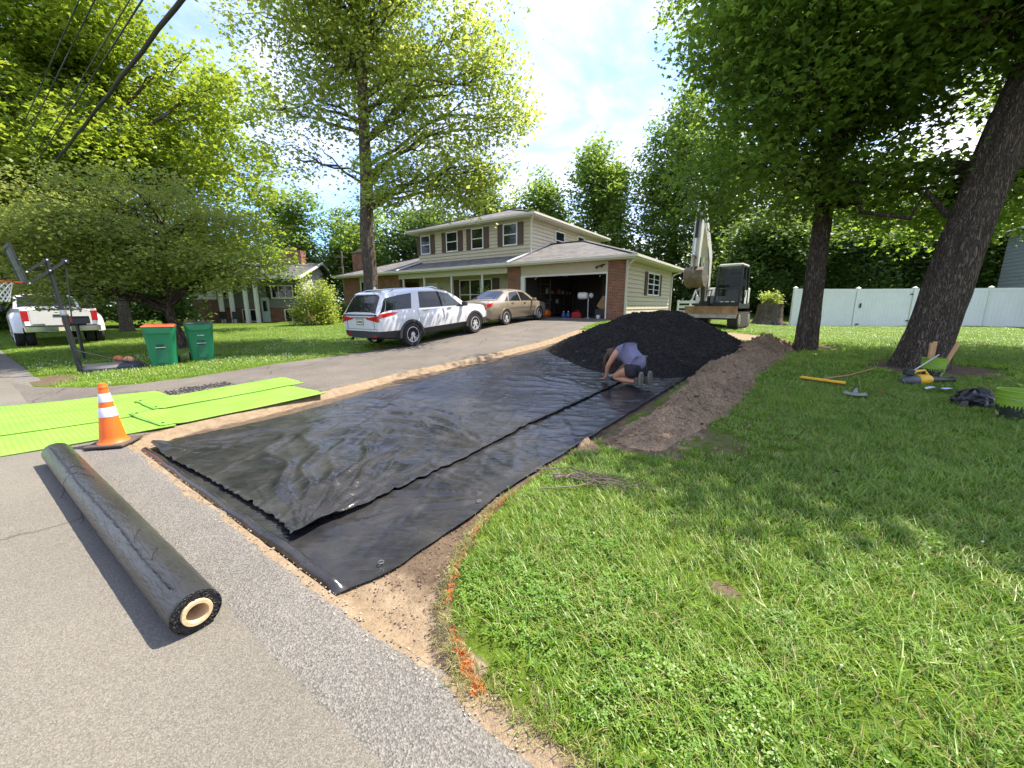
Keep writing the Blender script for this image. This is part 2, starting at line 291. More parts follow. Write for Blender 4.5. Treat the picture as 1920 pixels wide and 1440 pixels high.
def gn_scatter(name, P, rot, scl, proto_mesh, parent=None):
    """one object: a proto mesh set on every point through geometry nodes"""
    me = bpy.data.meshes.new(name); me.vertices.add(len(P)); me.vertices.foreach_set('co', np.asarray(P, np.float32).ravel())
    a = me.attributes.new('rot', 'FLOAT_VECTOR', 'POINT'); a.data.foreach_set('vector', np.asarray(rot, np.float32).ravel())
    a = me.attributes.new('scl', 'FLOAT_VECTOR', 'POINT'); a.data.foreach_set('vector', np.asarray(scl, np.float32).ravel())
    o = bpy.data.objects.new(name, me); col.objects.link(o); o.parent = parent
    po = bpy.data.objects.new('blade_source', proto_mesh)
    g = bpy.data.node_groups.new(name, 'GeometryNodeTree'); g.interface.new_socket('Geometry', in_out='INPUT', socket_type='NodeSocketGeometry'); g.interface.new_socket('Geometry', in_out='OUTPUT', socket_type='NodeSocketGeometry')
    N = g.nodes.new; L = g.links.new; gi = N('NodeGroupInput'); go = N('NodeGroupOutput'); ip = N('GeometryNodeInstanceOnPoints'); oi = N('GeometryNodeObjectInfo'); oi.inputs['Object'].default_value = po
    ar = N('GeometryNodeInputNamedAttribute'); ar.data_type = 'FLOAT_VECTOR'; ar.inputs['Name'].default_value = 'rot'; asx = N('GeometryNodeInputNamedAttribute'); asx.data_type = 'FLOAT_VECTOR'; asx.inputs['Name'].default_value = 'scl'
    er = N('FunctionNodeEulerToRotation'); L(ar.outputs[0], er.inputs[0])
    L(gi.outputs[0], ip.inputs['Points']); L(oi.outputs['Geometry'], ip.inputs['Instance']); L(er.outputs[0], ip.inputs['Rotation']); L(asx.outputs[0], ip.inputs['Scale']); L(ip.outputs[0], go.inputs[0])
    md = o.modifiers.new('scatter', 'NODES'); md.node_group = g
    return o
# ------------------------------------------------------------------ the ground sheet
def lines(*parts): return np.unique(np.round(np.concatenate(parts), 4))
def geo_out(a, b, n): return np.sign(b)*np.geomspace(abs(a), abs(b), n)
def soil_masks(s, d):
    pd = poly_sdf(PAD, s, d); soil = 1-sstep(-.02, .05, pd)
    sand = (1-sstep(-.35, .05, pd))*0+np.where(pd < .05, 1-sstep(1.0, 1.75, d), 0)
    strip = (1-sstep(.02, .30, np.abs(pd)))*(s < -4.5); sand = np.maximum(sand, strip*.9); soil = np.maximum(soil, (1-sstep(.2, .32, pd))*(s < -4.5)*(d > .9))
    seg = [(-1.2, 4.2), (-1.0, 5.4), (-.95, 6.6), (-.85, 8.6), (-.6, 10.9), (.0, 13.4)]
    bd = np.full(s.shape, 9.0)
    for (a, b), (c, e) in zip(seg[:-1], seg[1:]):
        t = np.clip(((s-a)*(c-a)+(d-b)*(e-b))/((c-a)**2+(e-b)**2), 0, 1); bd = np.minimum(bd, np.hypot(s-a-t*(c-a), d-b-t*(e-b)))
    soil = np.maximum(soil, (1-sstep(.2, .62, bd+.15*wob(s, d, 3)))*.95)
    soil = np.maximum(soil, .42*(1-sstep(.2, 1.0, np.hypot((s+.5)/.75, (d-4.7)/1.0)+.3*wob(s, d, 2.5)+.2*wob(s, d, 7)))); sand = np.maximum(sand, .5*(1-sstep(.2, 1.0, np.hypot((s+.9)/.6, (d-4.6)/1.0))))
    soil = np.maximum(soil, .9*(1-sstep(.6, 1.5, np.hypot((s+1.7)/1.6, (d-15.4)/1.3)+.2*wob(s, d, 2))))
    sand = np.maximum(sand, .8*(1-sstep(.6, 1.5, np.hypot((s+1.7)/1.6, (d-15.4)/1.3))))
    soil = np.maximum(soil, .85*(1-sstep(.4, 1.1, np.hypot((s+13.0)/1.1, (d-1.15)/.5)+.2*wob(s, d, 2))))
    soil = np.maximum(soil, .75*(1-sstep(.06, .16, np.hypot((s+.15)/1.0, (d-2.24)/.6))))
    edge = (1-sstep(.98, 1.14, d+.05*wob(s*3, d, 2)))*(s > -1.4); soil = np.maximum(soil, edge*.8); sand = np.maximum(sand, edge*.8)
    frontsoil = (s > -6.9)*(s < -.92)*(d > .5)*(1-sstep(1.1, 1.2, d)); soil = np.maximum(soil, frontsoil); sand = np.maximum(sand, frontsoil)
    soil = np.maximum(soil, .95*(1-sstep(.7, 1.0, np.hypot((s+1.0)/.8, (d-10.6)/3.2))))
    ring = np.maximum(1-sstep(.6, 1.5, np.hypot(s-2.31, d-10.99)), 1-sstep(.4, 1.1, np.hypot(s-.6, d-13.99))); soil = np.maximum(soil, ring*.7)
    return np.clip(soil, 0, 1), np.clip(sand, 0, 1)
def ground_material():
    m, nt, out = nodes_of('lawn_ground'); N = nt.nodes.new; L = nt.links.new
    p = N('ShaderNodeBsdfPrincipled'); p.inputs['Roughness'].default_value = .95; p.inputs['Specular IOR Level'].default_value = .12; L(p.outputs[0], out.inputs[0])
    tc = N('ShaderNodeTexCoord')
    def noise(sc, dt=6, rg=.6):
        n = N('ShaderNodeTexNoise'); n.inputs['Scale'].default_value = sc; n.inputs['Detail'].default_value = dt; n.inputs['Roughness'].default_value = rg; L(tc.outputs['Object'], n.inputs['Vector']); return n
    def mixc(f, a, b, bl='MIX'):
        x = N('ShaderNodeMix'); x.data_type = 'RGBA'; x.blend_type = bl
        for sock, v in (('Factor', f), ('A', a), ('B', b)):
            if isinstance(v, tuple): x.inputs[sock].default_value = (*v, 1)
            elif isinstance(v, float): x.inputs[sock].default_value = v
            else: L(v, x.inputs[sock])
        return x.outputs['Result']
    def rng_(v, a, b, c=0.0, e=1.0):
        r = N('ShaderNodeMapRange'); L(v, r.inputs['Value']); r.inputs['From Min'].default_value = a; r.inputs['From Max'].default_value = b; r.inputs['To Min'].default_value = c; r.inputs['To Max'].default_value = e; return r.outputs[0]
    n1 = noise(.55, 5); n2 = noise(9.0, 8, .7); n3 = noise(45.0, 4, .7)
    grass = mixc(rng_(n1.outputs['Fac'], .35, .65), (.115, .195, .02), (.22, .30, .04)); grass = mixc(rng_(n2.outputs['Fac'], .35, .7), mixc(1.0, grass, (.55, .6, .5), 'MULTIPLY'), grass); grass = mixc(rng_(n3.outputs['Fac'], .3, .75), mixc(1.0, grass, (.5, .55, .45), 'MULTIPLY'), grass)
    soil = mixc(rng_(n2.outputs['Fac'], .3, .7), (.10, .072, .05), (.20, .148, .10)); sandc = mixc(rng_(n2.outputs['Fac'], .3, .7), (.25, .185, .12), (.40, .31, .21))
    a1 = N('ShaderNodeAttribute'); a1.attribute_name = 'soil'; a2 = N('ShaderNodeAttribute'); a2.attribute_name = 'sand'
    def ragged(a, lo, hi):
        q = N('ShaderNodeMath'); q.operation = 'MULTIPLY_ADD'; L(n2.outputs['Fac'], q.inputs[0]); q.inputs[1].default_value = .7; L(a.outputs['Fac'], q.inputs[2]); return rng_(q.outputs[0], lo, hi)
    soil = mixc(ragged(a2, .7, 1.1), soil, sandc); base = mixc(ragged(a1, .66, .92), grass, soil)
    base = mixc(rng_(n3.outputs['Fac'], .25, .75), mixc(1.0, base, (.72, .70, .68), 'MULTIPLY'), base); L(base, p.inputs['Base Color'])
    bp = N('ShaderNodeBump'); bp.inputs['Strength'].default_value = .8; bp.inputs['Distance'].default_value = .025; ad = N('ShaderNodeMath'); ad.operation = 'ADD'; L(n2.outputs['Fac'], ad.inputs[0]); L(n3.outputs['Fac'], ad.inputs[1]); L(ad.outputs[0], bp.inputs['Height']); L(bp.outputs[0], p.inputs['Normal'])
    return m
sl = lines(np.arange(-7.2, 4, .06), np.arange(-30, -7.2, .3), np.arange(4, 22, .3), geo_out(-31, -700, 22), geo_out(22, 700, 22))
dl = lines(np.arange(-1, .3, .25), np.arange(.3, 4, .05), np.arange(4, 14, .12), np.arange(14, 40, .6), np.arange(40, 100, 5), geo_out(100, 900, 10), geo_out(-1.2, -500, 20))
SS, DD = np.meshgrid(sl, dl, indexing='ij'); ZZ = ground_z(SS, DD)
pd_ = poly_sdf(PAD, SS, DD); ZZ = ZZ+np.where(pd_ < -.02, .010*wob(SS, DD, 9), 0)
ground = grid_mesh('ground', SS, DD, ZZ, ground_material()); tag(ground, 'grassy ground with bare brown soil in the dug strip', None, kind='structure')
so, sa = soil_masks(SS.ravel(), DD.ravel())
for nm, arr in (('soil', so), ('sand', sa)):
    at = ground.data.attributes.new(nm, 'FLOAT', 'POINT'); at.data.foreach_set('value', arr.astype(np.float32))

# ------------------------------------------------------------------ street, shoulder, driveway
M_street = speckle_mat('worn_street', [(0.101, 0.0939, 0.0791), (0.136, 0.127, 0.108), (0.162, 0.151, 0.128), (0.223, 0.208, 0.178)], 240, big=((.82, .81, .80), (1.12, 1.10, 1.06)), bigscale=.5, bump=.35, bdist=.004, cracks=.007)
M_shoulder = speckle_mat('shoulder_asphalt', [(.10, .095, .086), (.142, .135, .122), (.178, .168, .152), (.25, .237, .215)], 140, big=((.85, .85, .85), (1.12, 1.1, 1.07)), bigscale=1.3, bump=.7, bdist=.008)
M_drive = speckle_mat('driveway_asphalt', [(0.0855, 0.077, 0.0678), (0.12, 0.108, 0.096), (0.15, 0.136, 0.121), (0.197, 0.18, 0.16)], 120, big=((.72, .70, .68), (1.15, 1.12, 1.08)), bigscale=.8, bump=.4, bdist=.005, cracks=.01)
s1 = lines(np.arange(-14, 6, .06), geo_out(-14, -400, 30), geo_out(6, 300, 20)); d1 = np.array([-6.6, -6.2, -5, -4, -3, -2, -1, -.4, 0, .3, .5, .56, .62])
A, B = np.meshgrid(s1, d1, indexing='ij'); B2 = B+np.where(B > .6, .02*wob(A, A*0, 2.2)+.012*wob(A, A*0+2, 11), 0)
tag(grid_mesh('street', A, B2, base_z(A, B2)+.014+.03*np.clip(1-((A*0+B2+2.8)/3.4)**2, 0, 1), M_street), 'pale worn asphalt street', None, kind='structure')
s1 = lines(np.arange(-14, 8, .05), geo_out(-14, -200, 16), geo_out(8, 200, 16)); u = np.linspace(0, 1, 9)
A, U = np.meshgrid(s1, u, indexing='ij'); hi = 1.0+.035*wob(A, A*0, 1.9)+.012*wob(A, A*0+3, 9); hi = np.where((A < -6.1) & (A > -13.2), .8, hi); B = .60+(hi-.60)*U
tag(grid_mesh('shoulder', A, B, base_z(A, B)+.006+.004*wob(A, B, 6)-.03*(U > .99), M_shoulder), 'coarse grey asphalt shoulder strip', None, kind='structure')
dd = lines(np.arange(.56, 4, .08), np.arange(4, 18.3, .25), [18.28]); u = np.linspace(0, 1, 41)
B, U = np.meshgrid(dd, u, indexing='ij'); eL = drive_l(B)+.05*wob(B*2, B*0, 1.5); eR = drive_r(B)+.05*wob(B*2+5, B*0, 1.7); A = eL+(eR-eL)*U
tag(grid_mesh('driveway', A, B, base_z(A, B)+.018+.01*wob(A, B, .7)-.035*((U < .01) | (U > .99)), M_drive), 'old grey asphalt driveway up to the garage', None, kind='structure')
# concrete apron slab before the garage door
mb = MB(); mb.bx(-12.3, -7.0, 17.75, 18.6, .80, .972); tag(mb.build('garage_apron', mat('apron', (.16, .15, .14), .9, bump=.3), None, rotz=ROT), 'concrete apron at the garage threshold', None, kind='structure')
# crumbled asphalt on the driveway beside the mats
def scatter_boxes(name, n, fs, size, m, parent=None, flat=.5):
    mb = MB()
    for _ in range(n):
        s, d, z = fs(); k = size*random.uniform(.5, 1.5); q = XY(s, d)
        mb.box((q[0], q[1], z+k*flat*.3), (k*random.uniform(.6, 1.3), k*random.uniform(.6, 1.3), k*flat), Matrix.Rotation(random.uniform(0, 6.3), 3, 'Z') @ Matrix.Rotation(random.uniform(-.5, .5), 3, 'X'))
    return mb.build(name, m, parent)
def crumb(): s = random.gauss(-9.0, .16); d = random.uniform(2.05, 3.05); return s, d, float(base_z(s, d))+.02
tag(scatter_boxes('asphalt_crumbs', 420, crumb, .020, mat('crumb', (.05, .045, .04), .95)), 'dark crumbled asphalt bits on the driveway beside the lime mats', None, kind='stuff')
def peb(): s = random.uniform(-6.5, -.6); d = abs(random.gauss(0, .12))+.92; return s, d, gz(s, d)+.005
tag(scatter_boxes('roadside_pebbles', 900, peb, .006, mat('pebble', (.30, .26, .21), .9, var=.5), flat=.7), 'small pebbles along the broken asphalt edge', None, kind='stuff')
def soilbit(): 
    while True:
        s = random.uniform(-2, -.95); d = random.uniform(1.1, 2.6)
        if poly_sdf(PAD, np.array([s]), np.array([d]))[0] < -.02: return s, d, gz(s, d)+.004
tag(scatter_boxes('soil_crumbs', 500, soilbit, .006, mat('soilbit', (.17, .125, .085), .95, var=.4), flat=.7), 'loose soil crumbs in the dug corner', None, kind='stuff')

# ------------------------------------------------------------------ grass
def blade_tuft(name, n, rad, h, w, m, seed, lean=.5, droop=.4):
    r = random.Random(seed); V = []; F = []
    for i in range(n):
        a = r.uniform(0, 6.283); q = rad*math.sqrt(r.random()); x, y = q*math.cos(a), q*math.sin(a); b = r.uniform(0, 6.283); hh = h*r.uniform(.55, 1.15); ww = w*r.uniform(.7, 1.3)
        lx, ly = math.cos(b), math.sin(b); le = r.uniform(.1, lean); px, py = -ly*ww/2, lx*ww/2; o = len(V)
        for t, k in ((0, 1), (.55, .85), (1, 0)):
            off = hh*(le*t+droop*r.uniform(.4, 1)*t*t); z = hh*(t-.35*droop*t*t)
            if k: V += [(x+lx*off-px*k, y+ly*off-py*k, z), (x+lx*off+px*k, y+ly*off+py*k, z)]
            else: V += [(x+lx*off, y+ly*off, z)]
        F += [(o, o+1, o+3, o+2), (o+2, o+3, o+4)]
    me = bpy.data.meshes.new(name); me.from_pydata(V, [], F); me.materials.append(m); return me
def clover_tuft(name, n, m, seed, spread=.035):
    r = random.Random(seed); V = []; F = []
    for i in range(n):
        x, y = r.gauss(0, spread), r.gauss(0, spread); z = r.uniform(.025, .06); b = r.uniform(0, 6.28)
        for k in range(3):
            a = b+k*2.094; L = r.uniform(.009, .014); c = Vector((x, y, z)); u = Vector((math.cos(a), math.sin(a), r.uniform(-.1, .3))); v = Vector((-math.sin(a), math.cos(a), 0)); o = len(V)
            V += [c, c+u*L+v*L*.62, c+u*L*1.7+v*L*.45, c+u*L*1.7-v*L*.45, c+u*L-v*L*.62]; F += [(o, o+1, o+2, o+3, o+4)]
    me = bpy.data.meshes.new(name); me.from_pydata(V, [], F); me.materials.append(m); return me
def broad_tuft(name, n, m, seed):
    r = random.Random(seed); V = []; F = []
    for i in range(n):
        a = 6.283*i/n+r.uniform(-.3, .3); L = r.uniform(.05, .10); wd = L*r.uniform(.22, .36); u = Vector((math.cos(a), math.sin(a), 0)); v = Vector((-math.sin(a), math.cos(a), 0)); o = len(V); z = Vector((0, 0, 1)); up = r.uniform(.25, .8)
        V += [z*.005, u*L*.45+v*wd+z*L*up*.6, u*L*.45-v*wd+z*L*up*.6, u*L*.85+v*wd*.8+z*L*up*.8, u*L*.85-v*wd*.8+z*L*up*.8, u*L*1.1+z*L*up*.7]; F += [(o, o+2, o+1), (o+1, o+2, o+4, o+3), (o+3, o+4, o+5)]
    me = bpy.data.meshes.new(name); me.from_pydata(V, [], F); me.materials.append(m); return me
M_gr = leaf_mat('grass_blade', (0.139, 0.249, 0.0234), (0.257, 0.387, 0.0495), (0.21, 0.37, 0.0315), (0.363, 0.531, 0.063), .35, rand='object', scale=.5)
M_gr2 = leaf_mat('grass_blade_dry', (.25, .25, .075), (.42, .37, .16), (.32, .32, .1), (.44, .40, .16), .3, rand='object', scale=.7)
M_grd = leaf_mat('grass_blade_deep', (0.0763, 0.18, 0.0198), (0.133, 0.26, 0.0324), (0.124, 0.266, 0.0252), (0.201, 0.381, 0.045), .3, rand='object', scale=.5)
M_cl = leaf_mat('clover_leaf', (0.09, 0.2, 0.0234), (0.171, 0.304, 0.0405), (0.162, 0.315, 0.0315), (0.288, 0.452, 0.054), .35, rand='object', scale=.8)
M_fl = mat('clover_flower', (.72, .70, .60), .8)
M_or = mat('marking_paint', (.60, .135, .02), .7, var=.15)
def lawn_sdf_ok(s, d, rand=True):
    soil, _ = soil_masks(s, d); ok = (d > 1.03+.04*wob(s, d, 5))
    ok &= ~((s > drive_l(d)-.02+.05*wob(s, d, 4)) & (s < drive_r(d)+.02) & (d < 18.4)) & (poly_sdf(PAD, s, d) > .015)
    ok &= (rng.random(s.shape) > soil*1.15) if rand else (soil < .12)
    ok &= ~((s > -6.95) & (s < -.92) & (d < 1.25)) & ~((s > drive_r(d)-.1) & (s < -4) & (d < 13.5)) & ~((s > -29.6) & (s < -6.0) & (d > 17.3) & (d < 31))
    return ok
def lawn_cells(step, ymin, ymax, xl, xr, rad):
    """jittered grid over the view wedge, split into whole tiles and ragged border points"""
    gx = np.arange(xl*ymax, xr*ymax, step); gy = np.arange(ymin, ymax, step); X, Y = np.meshgrid(gx, gy); X = (X+rng.uniform(-.35, .35, X.shape)*step).ravel(); Y = (Y+rng.uniform(-.35, .35, Y.shape)*step).ravel()
    k = (X > xl*Y-.4) & (X < xr*Y+.4); X, Y = X[k], Y[k]; s = X*SV[0]+Y*SV[1]; d = X*DV[0]+Y*DV[1]
    full = lawn_sdf_ok(s, d, False); part = full.copy()
    for a in np.arange(8)*np.pi/4: q = lawn_sdf_ok(s+rad*np.cos(a), d+rad*np.sin(a), False); full &= q; part |= q
    part &= ~full; return (s[full], d[full]), (s[part], d[part])
def border_points(cells, per, rad):
    s = np.repeat(cells[0], per)+rng.normal(0, rad*.7, len(cells[0])*per); d = np.repeat(cells[1], per)+rng.normal(0, rad*.7, len(cells[0])*per); k = lawn_sdf_ok(s, d); return s[k], d[k]
def scatter_on(name, s, d, me, smin, smax, label=None, sink=0.0, parent=None, far=0.0, tilt=.25):
    z = ground_z(s, d)-sink; x = s*SV[0]+d*DV[0]; y = s*SV[1]+d*DV[1]; n = len(s); dist = np.hypot(x, y)
    sc = rng.uniform(smin, smax, n)*(1+far*dist); rot = np.stack([rng.uniform(-tilt, tilt, n), rng.uniform(-tilt, tilt, n), rng.uniform(0, 6.283, n)], -1)
    o = gn_scatter(name, np.stack([x, y, z], -1), rot, np.stack([sc, sc, sc*rng.uniform(.8, 1.2, n)], -1), me, parent)
    if label: tag(o, label, None, kind='stuff')
    return o
def patch(s, d, k=.9, sd=0.0): return wob(s, d, k, sd)
def set_mats(me, ms, fr, seed):
    for m in ms[1:]: me.materials.append(m)
    r = np.random.default_rng(seed); isl = np.cumsum([1 if len(p.vertices) == 4 else 0 for p in me.polygons]); ch = r.choice(len(ms), isl.max()+1, p=fr); me.polygons.foreach_set('material_index', ch[isl]); return me
def split3(s, d, n, sd):
    i = rng.integers(0, n, len(s)); return [(s[i == k], d[i == k]) for k in range(n)]
def grass_all():
    mixm = ([M_gr, M_gr2, M_grd], [.62, .12, .26])
    tile = [set_mats(blade_tuft('sward', 250, .18, .060+.006*i, .0046, M_gr, i, .9, .6), *mixm, i) for i in range(4)]; tuft = [set_mats(blade_tuft('tuft', 16, .045, .058, .0045, M_gr, 10+i, .8, .6), *mixm, i) for i in range(3)]
    lab = 'short mown green grass of the near lawn'
    full, part = lawn_cells(.19, 1.0, 6.6, -.75, 1.5, .19)
    for i, (s, d) in enumerate(split3(*full, 4, 0)): scatter_on('grass', s, d, tile[i], .85, 1.15, lab, tilt=.06)
    s, d = border_points(part, 11, .12)
    for i, q in enumerate(split3(s, d, 3, 0)): scatter_on('grass_border', *q, tuft[i], .75, 1.25, 'ragged grass tufts along the bare soil and asphalt edges')
    tall = blade_tuft('tuft', 26, .09, .095, .0048, M_gr, 21, .9, .8); k = patch(*full, 1.1, 2.0) > .3; scatter_on('tall_grass', full[0][k], full[1][k], tall, .8, 1.3, 'longer green grass tufts on the near lawn')
    dry = blade_tuft('tuft', 16, .08, .05, .0042, M_gr2, 22, 1.0, .6); k = (patch(*full, .9, 4.0)+.5*patch(*full, 2.6, 1.0) > .18) | (rng.random(len(full[0])) > .82); scatter_on('dry_grass', full[0][k], full[1][k], dry, .8, 1.4, 'pale dry grass blades in the near lawn')
    mid = [set_mats(blade_tuft('sward', 230, .38, .062, .010, M_gr, 30+i, .8, .5), *mixm, 40+i) for i in range(3)]; mt = blade_tuft('tuft', 22, .10, .065, .009, M_gr, 35, .7, .5)
    full2, part2 = lawn_cells(.38, 6.4, 20, -.12, 1.55, .38)
    for i, q in enumerate(split3(*full2, 3, 0)): scatter_on('grass', *q, mid[i], .9, 1.2, 'green grass of the lawn under the big trees', tilt=.04)
    s, d = border_points(part2, 9, .28); scatter_on('grass_border', s, d, mt, .8, 1.3, 'grass tufts beside the soil ridge')
    full3, part3 = lawn_cells(.42, 6.5, 26, -1.75, -.12, .38)
    for i, q in enumerate(split3(*full3, 3, 0)): scatter_on('grass', *q, mid[i], .95, 1.25, 'green grass of the lawn across the driveway', tilt=.04)
    s, d = border_points(part3, 9, .28); scatter_on('grass_border', s, d, mt, .8, 1.3, 'grass tufts along the far driveway edge')
    cl = [clover_tuft('clover', 40, M_cl, 50+i, .075) for i in range(2)]; cs, _ = lawn_cells(.14, 1.0, 5.0, -.75, 1.45, .07); sc, dc = cs
    near = np.hypot(sc+.9, (dc-1.3)); k = (patch(sc, dc, 2.1, 1.0)*.8+.9*np.exp(-near*.9)+.30*np.exp(-((dc-1.2)/.5)**2)+rng.normal(0, .35, len(sc)) > .72)
    for i, q in enumerate(split3(sc[k], dc[k], 2, 0)): scatter_on('clover', *q, cl[i], .5, .9, ('clover patches in the near lawn', 'clover patches beside the dug edge')[i], tilt=.15)
    br = broad_tuft('weed', 7, M_cl, 60); k = rng.random(len(sc)) > .965; scatter_on('weed', sc[k], dc[k], br, .4, .8, 'broad-leaved weeds in the near lawn')
    fm = bpy.data.meshes.new('flower'); q = MB(); q.lathe([(.002, .0), (.007, .004), (.008, .009), (.005, .014), (.002, .016)], 7, (0, 0, .055)); q.tube([(0, 0, 0), (0, 0, .055)], .0012, 4); fm.from_pydata(q.v, [], q.f); fm.materials.append(M_fl)
    k = (rng.random(len(sc)) > .988) & (np.hypot(sc, dc) < 4); scatter_on('clover_flower', sc[k], dc[k], fm, .7, 1.0, 'white clover flowers in the near lawn')
    s3 = np.repeat(full3[0], 10); d3 = np.repeat(full3[1], 10); s3 = s3+rng.normal(0, .2, len(s3)); d3 = d3+rng.normal(0, .2, len(d3)); k = (rng.random(len(s3)) > .62) & (d3 < 9.5) & (s3 > -17) & (patch(s3, d3, .8, 3.)+.3*patch(s3, d3, 3.1, 1.) > .05); scatter_on('clover_flower', s3[k], d3[k], fm, .8, 1.3, 'white clover flowers in the lawn across the driveway')
    # orange marking paint sprayed on the grass along the cut edge
    og = blade_tuft('tuft', 9, .022, .042, .0045, M_or, 71, .9, .6); E = np.array([(-.90, 1.02), (-1.05, 1.1), (-1.22, 1.2), (-1.42, 1.38), (-1.56, 1.6), (-1.68, 1.9), (-1.76, 2.2), (-1.76, 2.5)])
    cum = np.r_[0, np.cumsum(np.hypot(*np.diff(E, axis=0).T))]; t = rng.random(900)*cum[-1]; keep = (np.sin(t*9)+np.sin(t*21+1) > -.6) & ((t < .30) | (rng.random(900) > .65)); t = t[keep]
    so_ = np.interp(t, cum, E[:, 0])+rng.normal(.02, .014, len(t)); do_ = np.interp(t, cum, E[:, 1])+rng.normal(0, .012, len(t)); scatter_on('painted_grass', so_, do_, og, .3, .6, 'orange spray-painted grass marking the cut lawn edge', tilt=.5)
    # straw-like dead blades on the soil edge
    t = rng.random(400)*cum[-1]; scatter_on('dead_grass', np.interp(t, cum, E[:, 0])+rng.normal(-.01, .03, 400), np.interp(t, cum, E[:, 1])+rng.normal(-.01, .03, 400), dry, .4, .8, 'dead straw blades along the cut lawn edge', tilt=.9)
    se = rng.uniform(-.95, 2.6, 500); scatter_on('dead_grass', se, 1.02+rng.normal(.03, .05, 500), dry, .4, .8, 'dry straw along the asphalt edge of the lawn', tilt=.7)
grass_all()

# ------------------------------------------------------------------ black plastic sheets
def tarp_mat():
    m, nt, out = nodes_of('black_film'); N = nt.nodes.new; L = nt.links.new
    p = N('ShaderNodeBsdfPrincipled'); L(p.outputs[0], out.inputs[0]); p.inputs['Specular IOR Level'].default_value = .5
    tc = N('ShaderNodeTexCoord'); nz = N('ShaderNodeTexNoise'); nz.inputs['Scale'].default_value = 2.2; nz.inputs['Detail'].default_value = 8; nz.inputs['Roughness'].default_value = .65; L(tc.outputs['Object'], nz.inputs['Vector'])
    cr = N('ShaderNodeValToRGB'); cr.color_ramp.elements[0].position = .35; cr.color_ramp.elements[0].color = (.014, .0145, .018, 1); cr.color_ramp.elements[1].position = .75; cr.color_ramp.elements[1].color = (.050, .047, .045, 1); L(nz.outputs['Fac'], cr.inputs[0]); L(cr.outputs[0], p.inputs['Base Color'])
    rr = N('ShaderNodeMapRange'); L(nz.outputs['Fac'], rr.inputs['Value']); rr.inputs['From Min'].default_value = .3; rr.inputs['From Max'].default_value = .7; rr.inputs['To Min'].default_value = .17; rr.inputs['To Max'].default_value = .30; L(rr.outputs[0], p.inputs['Roughness'])
    mp = N('ShaderNodeMapping'); mp.inputs['Rotation'].default_value = (0, 0, R(35)); mp.inputs['Scale'].default_value = (1.2, 4.5, 1); L(tc.outputs['Object'], mp.inputs[0])
    w1 = N('ShaderNodeTexNoise'); w1.inputs['Scale'].default_value = 2.4; w1.inputs['Detail'].default_value = 3; w1.inputs['Distortion'].default_value = 1.2; L(mp.outputs[0], w1.inputs['Vector'])
    w2 = N('ShaderNodeTexNoise'); w2.inputs['Scale'].default_value = 14; w2.inputs['Detail'].default_value = 4; w2.inputs['Distortion'].default_value = .8; L(tc.outputs['Object'], w2.inputs['Vector'])
    ad = N('ShaderNodeMath'); ad.operation = 'MULTIPLY_ADD'; L(w2.outputs['Fac'], ad.inputs[0]); ad.inputs[1].default_value = .10; L(w1.outputs['Fac'], ad.inputs[2])
    bp = N('ShaderNodeBump'); bp.inputs['Strength'].default_value = .22; bp.inputs['Distance'].default_value = .04; L(ad.outputs[0], bp.inputs['Height']); L(bp.outputs[0], p.inputs['Normal']); MATS['black_film'] = m; return m
M_film = tarp_mat()
def fan(s, d, c, angs, amp, rise, fall, w):
    r = np.hypot(s-c[0], d-c[1])+1e-6; th = np.arctan2(d-c[1], s-c[0]); h = np.zeros(s.shape); env = (r/rise)*np.exp(1-r/rise)
    for i, a in enumerate(angs):
        da = (th-R(a)+np.pi) % (2*np.pi)-np.pi; da = da+.05*np.sin(r*6+i*2); ww = w*(.7+.6*((i*37) % 10)/10); h += amp*(.6+.8*((i*53) % 10)/10)*np.exp(-(da/ww)**2)*env
    return h
def ridge(s, d, k1, k2, ph, amp):
    x = k1*s+k2*d+ph+.8*wob(s, d, .9, ph)+.3*wob(s, d, 3, ph); return 1.8*amp*np.maximum(0, 1-np.abs(np.sin(x))*2.6)**1.5*np.clip(.35+.8*wob(s, d, 1.1, ph*1.7), 0, 1)
def film_z(s, d):
    h = fan(s, d, (-2.74, 1.22), (98, 109, 118, 128, 139, 149, 160), .038, .75, 1, .04)
    h += fan(s, d, (-2.6, 3.25), (150, 159, 168, 176, 186, 197), .036, 1.0, 1, .05)
    h += fan(s, d, (-1.86, 2.5), (172, 184, 196, 208, 220, 232), .026, .5, 1, .045)
    h += fan(s, d, (-5.9, 1.3), (10, 28, 45, 62), .020, .6, 1, .07)
    h += fan(s, d, (-2.45, 6.2), (140, 155, 168, 180, 195), .02, .9, 1, .05)
    h += ridge(s, d, 5, 2.5, .3, .008)+ridge(s, d, -2, 6, 1.3, .008)+ridge(s, d, 8, 5, 2.1, .006)+ridge(s, d, 3, -8, 4.1, .006)+ridge(s, d, 14, 5, 5.1, .006)+ridge(s, d, 5, 16, 6.1, .006)+ridge(s, d, 3, 15, 7.1, .003)+ridge(s, d, -4, 12, 8.3, .003)
    return .95*h+.008*wob(s, d, 1.6)
def tL(d): return np.interp(d, [1.0, 1.4, 2.2, 2.8, 4.2, 5.9, 8.4, 11, 13.1], [-5.98, -6.14, -6.0, -5.98, -6.12, -6.1, -5.92, -5.68, -5.9])
def tR(d): return np.interp(d, [1.05, 1.22, 1.47, 2.1, 2.6, 4.1, 5.7, 7.9, 12.6], [-2.0, -1.93, -1.89, -1.86, -1.89, -1.8, -1.69, -1.54, -1.5])
def tSeam(d): return np.interp(d, [1.1, 1.84, 2.7, 4.26, 6.7, 8.5, 12], [-2.72, -2.70, -2.65, -2.65, -2.48, -2.4, -2.4])
padz = lambda s, d: base_z(s, d)-.085
def thick_sheet(name, A, B, Z, m, parent=None):
    return grid_mesh(name, A, B, Z, m, parent)
